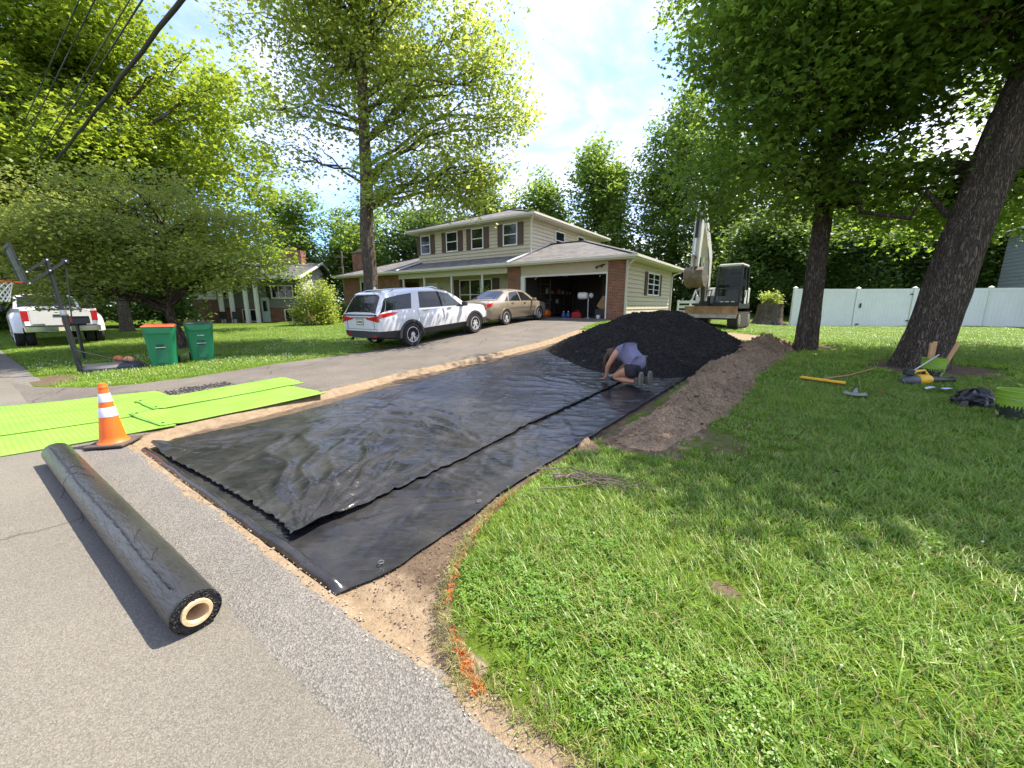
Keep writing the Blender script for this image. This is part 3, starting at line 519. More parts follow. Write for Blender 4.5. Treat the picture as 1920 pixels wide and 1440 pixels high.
dd = lines(np.arange(1.03, 1.2, .012), np.arange(1.2, 4, .03), np.arange(4, 12.3, .05)); u = np.linspace(0, 1, 150)
B, U = np.meshgrid(dd, u, indexing='ij'); A = tL(B)+(tR(B)-tL(B))*U+.012*wob(B*4, U*9, 1.3)*((U < .01) | (U > .99))
er = np.minimum(U, 1-U)*4.2; lip = np.sqrt(np.clip(1-((B-1.075)/.045)**2, 0, 1))*.062*sstep(0, .1, er)
nd = 1.0-.012*wob(A*1.5, A*0, 2); B2 = B+(nd-1.0)*np.clip(1-(B-1.03)/.5, 0, 1)
Zl = padz(A, B2)+.022+film_z(A, B2)*np.minimum(1, er*6)*sstep(1.12, 1.5, B2)*(.7+.6*sstep(.76, .82, U))+lip+.05*sstep(.995, 1.0, U)*0+.018*np.exp(-((1-U)/.018)**2)*sstep(1.3, 2.2, B2)
Zl = np.maximum(Zl, padz(A, B2)+.012)-.02*(B < 1.036)
low = thick_sheet('ground_sheet', A, B2, Zl, M_film); tag(low, 'wide black plastic sheet lying on the dug strip, rolled front edge', 'plastic sheet')
for (s_, d_) in ((-1.99, 1.36), (-1.95, 2.3)):
    rb = MB(); q = W(s_, d_, float(padz(s_, d_))+.045); rb.tube([q+Vector((.017*math.cos(a), .017*math.sin(a), 0)) for a in np.linspace(0, 6.283, 15)], .004, 6)
    rb.build('grommet', mat('grommet', (.6, .6, .6), .3, 1.0), low, smooth=60)
dd = lines(np.arange(0, .2, .01), np.arange(.2, 3, .03), np.arange(3, 11.2, .05)); u = np.r_[np.linspace(0, .97, 130), np.linspace(.975, 1, 12)]
T, U = np.meshgrid(dd, u, indexing='ij'); front = np.interp(U, [0, .25, .5, .75, .9, 1], [1.13, 1.16, 1.20, 1.22, 1.22, 1.17])+.012*wob(U*60, U*0, 1.0)+.008*wob(U*210, U*0+3, 1)
B = front+T; A = tL(np.maximum(B, 1.05))+.02+(tSeam(B)-tL(np.maximum(B, 1.05))-.02)*U+.01*wob(B*5, U*0+1, 1.5)*(U > .995)
edge = np.exp(-((1-U)*3.6/.035)**2)*(.012+.035*np.exp(-((B-1.3)/.35)**2))+np.exp(-(T/.035)**2)*(.010+.03*np.maximum(0, wob(U*40, U*0, 1)))+.09*np.exp(-((U-.04)/.035)**2-((T-.04)/.12)**2)
gap = .022*np.exp(-((U-1)/.09)**2-((B-1.35)/.30)**2)
Zu = padz(A, B)+.040+film_z(A, B)*(.35+.65*sstep(0, .25, T))*np.minimum(1, U*14)+edge+gap; Zl_at = padz(A, B)+.022+film_z(A, B)*.7+.004; Zu = np.maximum(Zu, Zl_at+.012)
Zu = np.where(B < 1.14, np.maximum(Zu, padz(A, B)+.10), Zu)
up_ = thick_sheet('top_sheet', A, B, Zu, M_film); tag(up_, 'upper black plastic sheet overlapping with creased ragged corner', 'plastic sheet')

# ------------------------------------------------------------------ mulch pile and soil berm
def heap(name, poly_c, rx, ry, hfun, res, m, label, cat):
    s = np.arange(poly_c[0]-rx, poly_c[0]+rx+res, res); d = np.arange(poly_c[1]-ry, poly_c[1]+ry+res, res); A, B = np.meshgrid(s, d, indexing='ij'); H_, g = hfun(A, B)
    keep = (H_ > .0)[:-1, :-1]; Z = g+H_; o = grid_mesh(name, A, B, Z, m, keep=keep); return tag(o, label, cat)
def rough(s, d, k, a): return a*(wob(s, d, k, 1.)+.6*wob(s, d, k*2.3, 2.)+.4*wob(s, d, k*5.1, 3.)+.3*wob(s, d, k*9.3, 4.))
def clods(n, sel, lo, hi, fun, name, parent=None, m=None):
    mb = MB(); c = 0
    while c < n:
        s = random.uniform(*sel[0]); d = random.uniform(*sel[1]); H_, g = fun(np.array([s]), np.array([d]))
        if H_[0] < .02: continue
        k = random.uniform(lo, hi); q = XY(s, d); base = [(math.cos(a)*random.uniform(.7, 1.1), math.sin(a)*random.uniform(.7, 1.1)) for a in np.linspace(0, 6.283, 7)[:-1]]; z0 = float(H_[0]+g[0])
        vs = [(q[0]+x*k, q[1]+y*k, z0-k*.3) for x, y in base]+[(q[0]+x*k*.75, q[1]+y*k*.75, z0+k*random.uniform(.35, .6)) for x, y in base]+[(q[0], q[1], z0+k*.75)]
        mb.add(vs, [(i, (i+1) % 6, 6+(i+1) % 6, 6+i) for i in range(6)]+[(6+i, 6+(i+1) % 6, 12) for i in range(6)]); c += 1
    return tag(mb.build(name, m, parent, smooth=50), None, None, kind='stuff')
RN = np.random.default_rng(3)
def pile_h(s, d):
    ang = np.arctan2(d-10.7, s+2.85); r = np.hypot((s+2.85)/2.55, (d-10.7)/3.0); r = r*(1+.07*np.sin(ang*3+1)+.05*np.sin(ang*5+.4))
    # flattened crown with two humps and loose flanks
    h = 1.2*np.clip(1.06-r**1.15, -.2, None); h = np.minimum(h, 1.06-.12*np.clip(r, 0, 1)+.05*wob(s, d, 2.1)); h += .10*np.exp(-((s+2.3)**2+(d-10.2)**2)/.5)
    env = np.clip(h*6, 0, 1); h = h+env*(rough(s, d, 3.5, .03)+RN.normal(0, .013, s.shape)); return h-.03, padz(s, d)+.02
M_mulch = speckle_mat('black_mulch', [(.006, .0055, .0055), (.014, .013, .012), (.022, .019, .017), (.05, .042, .036)], 55, rough=1.0, big=((.7, .7, .7), (1.25, 1.2, 1.15)), bigscale=2.5, bump=1.0, bdist=.03)
pile = heap('mulch_pile', (-2.9, 10.7), 3.2, 3.8, pile_h, .035, M_mulch, 'large heap of black mulch on the plastic sheet', 'mulch pile')
def chips(name, n, mtl, parent, lo, hi, fun, sel):
    s = RN.uniform(*sel[0], n); d = RN.uniform(*sel[1], n); H_, g = fun(s, d); k = H_ > .01; s, d, z = s[k], d[k], (H_+g)[k]; V = []; F = []
    for i in range(len(s)):
        q = XY(s[i], d[i]); L = random.uniform(lo, hi); a = random.uniform(0, 6.28); u = Vector((math.cos(a), math.sin(a), random.uniform(-.6, .6))).normalized()*L; v = u.cross(Vector((random.gauss(0, 1), random.gauss(0, 1), random.gauss(0, 1)))).normalized()*L*random.uniform(.2, .45); w = u.cross(v).normalized()*L*.12; c = Vector((q[0], q[1], z[i]+.004)); o = len(V)
        V += [c-u-v, c+u-v*.6, c+u+v, c-u+v*.7, c-u*.8-v*.8+w, c+u*.8-v*.5+w, c+u*.8+v*.8+w, c-u*.8+v*.6+w]; F += [(o+4, o+5, o+6, o+7), (o, o+1, o+5, o+4), (o+1, o+2, o+6, o+5), (o+2, o+3, o+7, o+6), (o+3, o, o+4, o+7)]
    ob = np_mesh(name, np.array([tuple(x) for x in V]), np.array(F), mtl, parent); tag(ob, None, None, kind='stuff'); return ob
chips('mulch_chips', 9000, mat('mulch_chip', (.014, .0125, .0115), .95, var=.5, scale=30), pile, .010, .030, pile_h, ((-5.8, -.3), (7.3, 14)))
clods(160, ((-5.4, -.6), (7.6, 13)), .015, .05, pile_h, 'mulch_lumps', pile, M_mulch)
chips('pale_chips', 90, mat('pale_chip', (.22, .19, .16), .9, var=.4), pile, .010, .028, pile_h, ((-5.2, -1.2), (7.5, 11)))
def spill_h(s, d): h = .03-.055*np.hypot((s+4.6)/.75, (d-8.1)/1.0); return h, padz(s, d)+.075
chips('spilled_mulch', 700, MATS['mulch_chip'], pile, .008, .022, spill_h, ((-5.4, -3.6), (7.0, 9.1)))
BSEG = np.array([(-1.2, 4.2, .05, .3), (-1.02, 5.2, .14, .40), (-.95, 6.4, .22, .46), (-.85, 8.6, .29, .54), (-.7, 10.6, .33, .6), (-.45, 12.5, .40, .58), (.0, 13.6, .10, .45)])
def berm_h(s, d):
    h = np.full(s.shape, -.05)
    for a, b in zip(BSEG[:-1], BSEG[1:]):
        t = np.clip(((s-a[0])*(b[0]-a[0])+(d-a[1])*(b[1]-a[1]))/((b[0]-a[0])**2+(b[1]-a[1])**2), 0, 1); r = np.hypot(s-a[0]-t*(b[0]-a[0]), d-a[1]-t*(b[1]-a[1])); H_ = .88*(a[2]+t*(b[2]-a[2])); w = a[3]+t*(b[3]-a[3]); h = np.maximum(h, (H_*(1+.35*wob(s, d, 1.9)))*(1-(r/(w*(1+.22*wob(s, d, 1.5, 2.))))**1.3))
    env = np.clip(h*8, 0, 1); return h+env*(rough(s, d, 3, .06)+rough(s+9, d, 9, .035)+rough(s+3, d, 19, .014)+RN.normal(0, .008, s.shape)), ground_z(s, d)
M_soil = speckle_mat('dug_soil', [(.15, .108, .070), (.205, .15, .098), (.25, .185, .122), (.32, .245, .165)], 70, rough=1.0, big=((.6, .58, .56), (1.35, 1.25, 1.12)), bigscale=1.1, bump=.6, bdist=.015)
berm = heap('soil_berm', (-.5, 8.9), 1.7, 5.3, berm_h, .035, M_soil, 'long ridge of dug brown soil beside the mulch heap', 'soil ridge')
clods(1100, ((-2.0, .9), (4.0, 13.9)), .010, .055, berm_h, 'soil_clods', berm, M_soil)
clods(120, ((-1.4, .6), (4.0, 6.2)), .010, .03, lambda s, d: (s*0+.05, ground_z(s, d)-.045), 'loose_clods', berm, M_soil)
def lump(name, s, d, rx, ry, h, m, label, cat):
    a = np.linspace(-1, 1, 26); X, Y = np.meshgrid(a, a, indexing='ij'); r = np.hypot(X, Y); Hh = h*np.clip(1-r**2.2, -.1, None)*(1+.35*wob(X, Y, 3.)); k = (r < 1.02)[:-1, :-1]; Sx = s+X*rx; Dy = d+Y*ry
    return tag(grid_mesh(name, Sx, Dy, ground_z(Sx, Dy)+Hh+rough(Sx, Dy, 12, .012), m, keep=k), label, cat)
lump('sod_clump', -1.66, 3.72, .17, .15, .085, M_soil, 'small clump of turned sod at the sheet edge', 'soil clump')
# ------------------------------------------------------------------ lime ground mats
def mat_lime():
    m, nt, out = nodes_of('lime_mat'); N = nt.nodes.new; L = nt.links.new
    p = N('ShaderNodeBsdfPrincipled'); p.inputs['Roughness'].default_value = .5; p.inputs['Specular IOR Level'].default_value = .35; L(p.outputs[0], out.inputs[0])
    tc = N('ShaderNodeTexCoord'); mp = N('ShaderNodeMapping'); mp.inputs['Rotation'].default_value = (0, 0, -ROT); L(tc.outputs['Object'], mp.inputs[0])
    b = N('ShaderNodeTexBrick'); b.inputs['Scale'].default_value = 1.0; b.inputs['Brick Width'].default_value = .075; b.inputs['Row Height'].default_value = .05; b.inputs['Mortar Size'].default_value = .011; b.inputs['Mortar Smooth'].default_value = .5; L(mp.outputs[0], b.inputs['Vector'])
    nz = N('ShaderNodeTexNoise'); nz.inputs['Scale'].default_value = 1.6; nz.inputs['Detail'].default_value = 10; nz.inputs['Roughness'].default_value = .72; L(tc.outputs['Object'], nz.inputs['Vector'])
    cr = N('ShaderNodeValToRGB'); cr.color_ramp.elements[0].position = .3; cr.color_ramp.elements[0].color = (.17, .41, .04, 1); cr.color_ramp.elements[1].position = .72; cr.color_ramp.elements[1].color = (.27, .54, .07, 1); L(nz.outputs['Fac'], cr.inputs[0])
    mx = N('ShaderNodeMix'); mx.data_type = 'RGBA'; mx.blend_type = 'MULTIPLY'; mx.inputs['B'].default_value = (.72, .75, .6, 1); L(cr.outputs[0], mx.inputs['A'])
    f = N('ShaderNodeMath'); f.operation = 'MULTIPLY'; L(b.outputs['Fac'], f.inputs[0]); f.inputs[1].default_value = .6; L(f.outputs[0], mx.inputs['Factor'])
    n2 = N('ShaderNodeTexNoise'); n2.inputs['Scale'].default_value = 3.4; n2.inputs['Detail'].default_value = 12; n2.inputs['Roughness'].default_value = .75; n2.inputs['Distortion'].default_value = .6; L(tc.outputs['Object'], n2.inputs['Vector'])
    dr = N('ShaderNodeMapRange'); L(n2.outputs['Fac'], dr.inputs['Value']); dr.inputs['From Min'].default_value = .52; dr.inputs['From Max'].default_value = .78; dr.inputs['To Max'].default_value = .6
    md = N('ShaderNodeMix'); md.data_type = 'RGBA'; md.inputs['B'].default_value = (.22, .22, .12, 1); L(mx.outputs['Result'], md.inputs['A']); L(dr.outputs[0], md.inputs['Factor']); L(md.outputs['Result'], p.inputs['Base Color'])
    bp = N('ShaderNodeBump'); bp.invert = True; bp.inputs['Strength'].default_value = .6; bp.inputs['Distance'].default_value = .008; L(b.outputs['Fac'], bp.inputs['Height']); L(bp.outputs[0], p.inputs['Normal']); MATS['lime_mat'] = m; return m
M_lime = mat_lime(); M_hole = mat('hole_shade', (.03, .04, .015), .8); M_matedge = mat('mat_edge', (.10, .2, .015), .7)
MATQ = [([(-9.4, 2.0), (-8.2, 2.02), (-8.95, -.5), (-10.35, -.45)], 'lime ground mat against the bare driveway asphalt, under two others'),
        ([(-7.65, 1.5), (-6.5, 1.52), (-6.85, -.95), (-8.0, -1.0)], 'lime ground mat on the street behind the black roll'),
        ([(-8.4, 1.66), (-7.45, 1.62), (-7.9, -.75), (-9.1, -.7)], 'lime ground mat in the middle, lapping the one behind the roll'),
        ([(-7.62, 3.53), (-6.47, 3.57), (-6.57, 1.38), (-7.62, 1.28)], 'lime ground mat lying closest to the plastic sheets'),
        ([(-8.62, 3.86), (-7.66, 3.82), (-7.73, 1.57), (-8.64, 1.54)], 'topmost lime ground mat next to the crumbled asphalt')]
done_mats = []
for q, lab in MATQ:
    q = [np.array(x, float) for x in q]; n1_, n2_ = 34, 17
    U, V = np.meshgrid(np.linspace(0, 1, n1_), np.linspace(0, 1, n2_), indexing='ij')
    def bil(k): return (q[0][k]*(1-V)+q[1][k]*V)*(1-U)+(q[3][k]*(1-V)+q[2][k]*V)*U
    A, B = bil(0), bil(1); Z = np.maximum(base_z(A, B)+.03, base_z(A, B)+.02+.03*np.clip(1-((B+2.8)/3.4)**2, 0, 1)*(B < .6))
    for pq in done_mats: Z += .016*(1-sstep(.0, .10, poly_sdf(pq, A, B)))
    Z += .006*(1+wob(A, B, 1.3)); ph = np.array(q); done_mats.append(ph)
    o = grid_mesh('ground_mat', A, B, Z, M_lime, smooth=40); o.data.materials.append(M_matedge); sm = o.modifiers.new('solid', 'SOLIDIFY'); sm.thickness = .016; sm.offset = -1; sm.material_offset_rim = 1
    tag(o, lab, 'ground mat', 'lime ground mats laid over the driveway entrance')
    for (uu, vv) in ((.03, .12), (.03, .88), (.97, .12), (.97, .88)):
        i, j = int(uu*(n1_-1)), int(vv*(n2_-1)); mb = MB(); mb.lathe([(.022, 0), (.022, .003)], 12); h = mb.build('hole_shade_disc', M_hole, o, loc=W(A[i, j], B[i, j], Z[i, j]+.003))  # dark disc on the mat paints the shade of a hand hole
        h.scale = (1.5, .7, 1); h.rotation_euler.z = ROT
# ------------------------------------------------------------------ traffic cone
M_orange = mat('cone_orange', (.92, .15, .012), .5, var=.06); M_refl = mat('cone_band', (.62, .62, .62), .35, var=.08, scale=60); M_rub = mat('cone_base', (.075, .06, .05), .85, var=.35, bump=.3)
t = thing('traffic_cone', 'orange traffic cone with two white bands on a dark square base', 'cone', W(-6.3, .89, .02), R(14))
mb = MB(); mb.box((0, 0, .017), (.37, .37, .034)); mb.build('base', M_rub, t, bevel=.012)
def cr(z): return float(np.interp(z, [.034, .06, .71], [.138, .118, .033]))
mb = MB(); mb.lathe([(.143, .034), (.12, .062)]+[(cr(z), z) for z in (.1, .3, .5, .69)]+[(.034, .70), (.031, .715), (.024, .718)], 36); mb.build('cone_body', M_orange, t, smooth=35)
for z0, z1 in ((.335, .445), (.505, .605)):
    mb = MB(); mb.lathe([(cr(z0)+.0015, z0), (cr(z0)+.003, z0+.002), (cr(z1)+.003, z1-.002), (cr(z1)+.0015, z1)], 36, caps=False); mb.build('reflective_band', M_refl, t, smooth=35)
mb = MB(); mb.lathe([(.041, .655), (.043, .66), (.040, .69), (.038, .692)], 30, caps=False); mb.build('collar', M_orange, t, smooth=40)
# ------------------------------------------------------------------ roll of black film
def film_roll():
    a = Vector((-1.553, 1.674, .1195)); b = Vector((-4.653, 3.797, .1195)); ax = b-a; Ln = ax.length; yaw = math.atan2(ax.y, ax.x)
    t = thing('plastic_roll', 'long thick roll of black plastic film lying on the street', 'plastic roll', a, yaw)
    nx, na = 300, 72; x = np.linspace(0, Ln, nx); th = np.linspace(0, 2*np.pi, na, endpoint=False); X, T = np.meshgrid(x, th, indexing='ij')
    t0 = R(62)+.10*wob(X*1.1, X*0, 1.2)+.03*wob(X*6, X*0, 2)
    ph = (T-t0) % (2*np.pi); r = .1045+.0058*ph/(2*np.pi)
    r += .0011*wob(X*5, T*2.2, 2.0)+.0009*np.sin(X*38+T*9+3*wob(X, T, 1.2))*(.5+.5*wob(X*1.7, T, 1))*(T > 2.2)+.0016*np.maximum(0, wob(X*9, T*5, 1.5))*((T > 2.0) & (T < 5.0))
    r *= 1+.012*np.sin(X*1.3); r[0] -= .006; r[1] -= .002
    V = np.stack([X, r*np.cos(T), r*np.sin(T)], -1).reshape(-1, 3); i, j = np.meshgrid(np.arange(nx-1), np.arange(na), indexing='ij'); Q = np.stack([i*na+j, (i+1)*na+j, (i+1)*na+(j+1) % na, i*na+(j+1) % na], -1).reshape(-1, 4)
    np_mesh('film_layers', V, Q, MATS['roll_film'], t, 45)
    for e, sg in ((0, -1), (Ln, 1)):   # crinkled cut end
        nr = 14; rr = np.linspace(.060, .107, nr); RR, TT = np.meshgrid(rr, np.linspace(0, 2*np.pi, 110, endpoint=False), indexing='ij'); g = np.random.default_rng(4)
        XX = e-sg*.004+g.normal(0, .0035, RR.shape)*((RR > .062) & (RR < .106)); V = np.stack([XX, RR*np.cos(TT), RR*np.sin(TT)], -1).reshape(-1, 3); i, j = np.meshgrid(np.arange(nr-1), np.arange(110), indexing='ij'); Q = np.stack([i*110+j, (i+1)*110+j, (i+1)*110+(j+1) % 110, i*110+(j+1) % 110], -1).reshape(-1, 4)
        np_mesh('cut_end', V, Q, MATS['roll_end'], t)
    mb = MB(); mb.lathe([(.045, .25), (.045, -.006), (.047, -.012), (.062, -.012), (.0645, -.008), (.0645, .02)], 40, axis='x', caps=False); mb.build('cardboard_core', mat('cardboard_core', (.62, .45, .25), .85, var=.15, scale=25, bump=.3), t, smooth=40)
    mb = MB(); mb.lathe([(.045, .25), (.001, .25)], 24, axis='x', caps=False); mb.build('core_shade_disc', mat('core_shade', (.12, .09, .06), .9), t)  # dark disc deep in the tube stands for the shade inside
    # loose film strands along the free edge and over the side
    st = [[(2.55, .02, .106), (2.56, .07, .085), (2.58, .105, .03), (2.6, .112, -.05), (2.62, .16, -.1085), (2.66, .36, -.1085)],
          [(1.9, .10, .03), (1.9, .113, -.03), (1.9, .115, -.09), (1.92, .18, -.1085), (1.98, .42, -.1085), (1.95, .50, -.1085)],
          [(.95, -.02, .109), (.9, .0, .128), (.84, .02, .124), (.80, .03, .112)], [(2.5, .03, .107), (2.42, .0, .111), (2.3, -.04, .104)], [(.62, -.02, .109), (.55, .01, .12), (.5, .03, .109)],
          [(2.58, -.03, .104), (2.72, .0, .111), (2.75, .04, .10), (2.68, .07, .085)]]
    for p_ in st:
        P = [Vector(q) for q in p_]; pts = []
        for k in range(len(P)-1):
            for u in np.linspace(0, 1, 6)[:-1]:
                q0, q1, q2, q3 = P[max(k-1, 0)], P[k], P[k+1], P[min(k+2, len(P)-1)]
                pts.append(.5*((2*q1)+(q2-q0)*u+(2*q0-5*q1+4*q2-q3)*u*u+(3*q1-q0-3*q2+q3)*u**3))
        mb = MB(); mb.tube(pts+[P[-1]], .0022, 5); mb.build('loose_strand', MATS['strand'], t)
    # torn free edge of the outermost layer
    mb = MB(); n = 150; xs = np.linspace(.12, Ln-.15, n); pts = []
    for k, xx in enumerate(xs):
        aa = R(62)+.10*float(wob(xx*1.1, 0, 1.2))+.03*float(wob(xx*6, 0, 2))+.02*math.sin(k*2.1); rr = .1125; pts.append((xx, rr*math.cos(aa), rr*math.sin(aa)*1.0))
    mb.tube(pts, [.0016+.0018*abs(math.sin(k*.9)) for k in range(n)], 5); mb.build('torn_edge', MATS['strand'], t)
def roll_mats():
    m, nt, out = nodes_of('roll_film'); N = nt.nodes.new; L = nt.links.new; p = N('ShaderNodeBsdfPrincipled'); L(p.outputs[0], out.inputs[0])
    tc = N('ShaderNodeTexCoord'); mp = N('ShaderNodeMapping'); mp.inputs['Scale'].default_value = (2.2, 9, 9); mp.inputs['Rotation'].default_value = (R(10), R(15), R(12)); L(tc.outputs['Object'], mp.inputs[0])
    w = N('ShaderNodeTexNoise'); w.inputs['Scale'].default_value = 4.5; w.inputs['Detail'].default_value = 6; w.inputs['Distortion'].default_value = .8; L(mp.outputs[0], w.inputs['Vector'])
    nz = N('ShaderNodeTexNoise'); nz.inputs['Scale'].default_value = 1.6; nz.inputs['Detail'].default_value = 6; L(tc.outputs['Object'], nz.inputs['Vector'])
    cr_ = N('ShaderNodeValToRGB'); cr_.color_ramp.elements[0].position = .3; cr_.color_ramp.elements[0].color = (.018, .018, .018, 1); cr_.color_ramp.elements[1].position = .75; cr_.color_ramp.elements[1].color = (.042, .040, .036, 1); L(nz.outputs['Fac'], cr_.inputs[0]); L(cr_.outputs[0], p.inputs['Base Color'])
    p.inputs['Roughness'].default_value = .28; p.inputs['Specular IOR Level'].default_value = .6
    bp = N('ShaderNodeBump'); bp.inputs['Strength'].default_value = .7; bp.inputs['Distance'].default_value = .016; L(w.outputs['Fac'], bp.inputs['Height']); L(bp.outputs[0], p.inputs['Normal']); MATS['roll_film'] = m
    mat('roll_end', (.02, .02, .021), .3, var=.4, scale=40, bump=.9, bscale=120); mat('strand', (.012, .012, .013), .4)
roll_mats(); film_roll()
# ------------------------------------------------------------------ twigs and lawn tools
M_twig = mat('twig_bark', (.16, .125, .095), .9, var=.35, scale=20)
tw = thing('twig_pile', 'loose bundle of bare cut twigs on the lawn beside the sheets', 'twigs', gW(-1.28, 3.0), ROT)
rt = random.Random(8)
for i in range(20):
    L_ = rt.uniform(.25, .62) if i < 16 else rt.uniform(.7, 1.0); a = R(28)+rt.gauss(0, .3); c = Vector((rt.gauss(0, .10), rt.gauss(0, .06), rt.uniform(.03, .09))); u = Vector((math.cos(a), math.sin(a), 0)); v = Vector((-u.y, u.x, 0)); bend = rt.gauss(0, .06)
    pts = [c+u*L_*(k/6-.5)+v*(bend*((k/6-.5)**2*4-.5)+rt.gauss(0, .008))+Vector((0, 0, rt.gauss(0, .008)-.02*abs(k/6-.5))) for k in range(7)]
    mb = MB(); mb.tube(pts, [.0065*(1-.75*k/6) for k in range(7)], 5); tb = mb.build('twig', M_twig, tw, smooth=60)
    if rt.random() < .5:
        q = pts[4]; mb = MB(); mb.tube([q, q+(u+v*rt.choice((-1, 1))*.7).normalized()*.12+Vector((0, 0, .02)), q+(u+v*rt.choice((-1, 1))*.9).normalized()*.2+Vector((0, 0, .03))], [.003, .002, .001], 4); mb.build('side_twig', M_twig, tb)
M_wood = mat('tool_wood', (.36, .19, .08), .6, var=.25, scale=14); M_steel = mat('tool_steel', (.42, .43, .45), .38, .8, var=.2, bump=.1); M_yel = mat('tool_yellow', (.75, .42, .02), .45, var=.1); M_blk = mat('tool_black', (.02, .02, .022), .45, var=.2); M_redp = mat('tool_red', (.45, .05, .02), .5)
# push broom
hd = gW(.27, 8.36, .0); h2 = gW(.81, 8.12, .0); hc = (hd+h2)/2; broom = thing('push_broom', 'push broom with a yellow head and wooden handle lying on the grass', 'broom', hc, 0); dv = (h2-hd); dv.z = 0; u = dv.normalized()
mb = MB(); mb.bar(Vector((0, 0, .085))-u*.31, Vector((0, 0, .085))+u*.31, .07, .035); mb.build('broom_head', M_yel, broom, bevel=.006)
mb = MB()
for k in range(60): x = -.3+.6*k/59; mb.bar(Vector((0, 0, .068))+u*x, Vector((0, 0, .03))+u*(x+random.gauss(0, .004)), .008, .05, up=(u.x, u.y, 0))
tag(mb.build('bristles', mat('bristle', (.30, .2, .06), .8), broom), kind='stuff')
e = gW(1.36, 9.89, .05)-hc; mb = MB(); mb.tube([Vector((0, 0, .1)), e*.5+Vector((0, 0, .02)), e], .013, 10); mb.build('handle', M_wood, broom, smooth=60)
# shovel
c = gW(.9, 7.54, .0); e = gW(1.07, 9.0, .03)-c; sh = thing('shovel', 'flat steel shovel with a worn socket lying face up on the grass', 'shovel', c, math.atan2(e.y, e.x))
mb = MB(); U, V = np.meshgrid(np.linspace(-1, 1, 9), np.linspace(0, 1, 9), indexing='ij'); mb.grid(np.stack([-.16+.30*V, U*(.135-.01*V), .055+.02*U**2-.01*V], -1)); bl = mb.build('blade', M_steel, sh, smooth=180); bl.modifiers.new('solid', 'SOLIDIFY').thickness = .004
mb = MB(); mb.tube([(.10, 0, .066), (.22, 0, .075), (.34, 0, .07)], [.028, .02, .018], 10); mb.build('socket', M_steel, sh, smooth=60)
mb = MB(); mb.tube([(.33, 0, .07), (.8, 0, .055), (1.1, 0, .05)], .015, 10); mb.build('handle', M_blk, sh, smooth=60)
# pry rod
c = gW(1.22, 8.08, .035); e = gW(1.41, 7.43, .03); mb = MB(); rod = thing('digging_rod', 'thin dark digging rod with a rust-coloured grip end on the grass', 'rod', c, 0); e = e-c
mb.tube([e*.25, e*.6+Vector((0, 0, .01)), e], [.010, .009, .004], 8); mb.build('shaft', M_blk, rod, smooth=60); mb = MB(); mb.tube([Vector((0, 0, 0)), e*.28], .012, 8); mb.build('grip', mat('rust_grip', (.35, .13, .05), .8, var=.3), rod, smooth=60)
# leaf blower
a = gW(1.55, 8.75, 0); b = gW(2.28, 9.33, 0); bl = thing('leaf_blower', 'yellow and black cordless leaf blower lying by the tree', 'leaf blower', a, math.atan2((b-a).y, (b-a).x)); Lb = (b-a).length
mb = MB(); mb.lathe([(.075, .30), (.082, .33), (.085, .42), (.075, .50), (.06, .53)], 18, (0, 0, .10), axis='x'); mb.build('motor_housing', M_yel, bl, smooth=40)
mb = MB(); mb.lathe([(.058, .52), (.055, .60), (.046, .74), (.046, Lb-.02), (.050, Lb-.015), (.050, Lb)], 16, (0, 0, .09), axis='x'); mb.build('nozzle', M_blk, bl, smooth=40)
mb = MB(); mb.lathe([(.03, .02), (.07, .08), (.088, .16), (.088, .27), (.075, .31)], 16, (0, 0, .085), axis='x'); mb.build('intake', mat('intake_grey', (.06, .065, .075), .5), bl, smooth=40)
mb = MB(); mb.tube([(.48, 0, .17), (.40, 0, .25), (.27, 0, .24), (.20, 0, .20)], [.022, .02, .02, .024], 10); mb.build('handle', M_yel, bl, smooth=60)
mb = MB(); mb.box((.14, 0, .225), (.13, .085, .10), Matrix.Rotation(.2, 3, 'Y')); mb.build('battery', M_blk, bl, bevel=.012)
mb = MB(); mb.tube([(.42, 0, .18), (.40, -.01, .245)], .012, 8); mb.build('trigger', M_blk, bl, smooth=60)
# buckets
M_limeb = mat('bucket_lime', (.21, .35, .035), .4, var=.1, spec=.4)
def camo():
    m, nt, out = nodes_of('camouflage'); N = nt.nodes.new; L = nt.links.new; p = N('ShaderNodeBsdfPrincipled'); p.inputs['Roughness'].default_value = .5; L(p.outputs[0], out.inputs[0]); tc = N('ShaderNodeTexCoord'); v = N('ShaderNodeTexVoronoi'); v.inputs['Scale'].default_value = 26; n = N('ShaderNodeTexNoise'); n.inputs['Scale'].default_value = 18; L(tc.outputs['Object'], n.inputs['Vector'])
    va = N('ShaderNodeVectorMath'); va.operation = 'MULTIPLY_ADD'; L(n.outputs['Color'], va.inputs[0]); va.inputs[1].default_value = (.08, .08, .08); L(tc.outputs['Object'], va.inputs[2]); L(va.outputs[0], v.inputs['Vector']); s = N('ShaderNodeSeparateColor'); L(v.outputs['Color'], s.inputs[0])
    cr_ = N('ShaderNodeValToRGB'); cr_.color_ramp.interpolation = 'CONSTANT'; E_ = cr_.color_ramp.elements; E_[0].color = (.012, .015, .008, 1); E_[1].position = .55; E_[1].color = (.035, .055, .018, 1); k = E_.new(.76); k.color = (.10, .15, .04, 1); k = E_.new(.9); k.color = (.28, .32, .14, 1); L(s.outputs[0], cr_.inputs[0]); L(cr_.outputs[0], p.inputs['Base Color']); MATS['camouflage'] = m; return m
M_camo = camo()
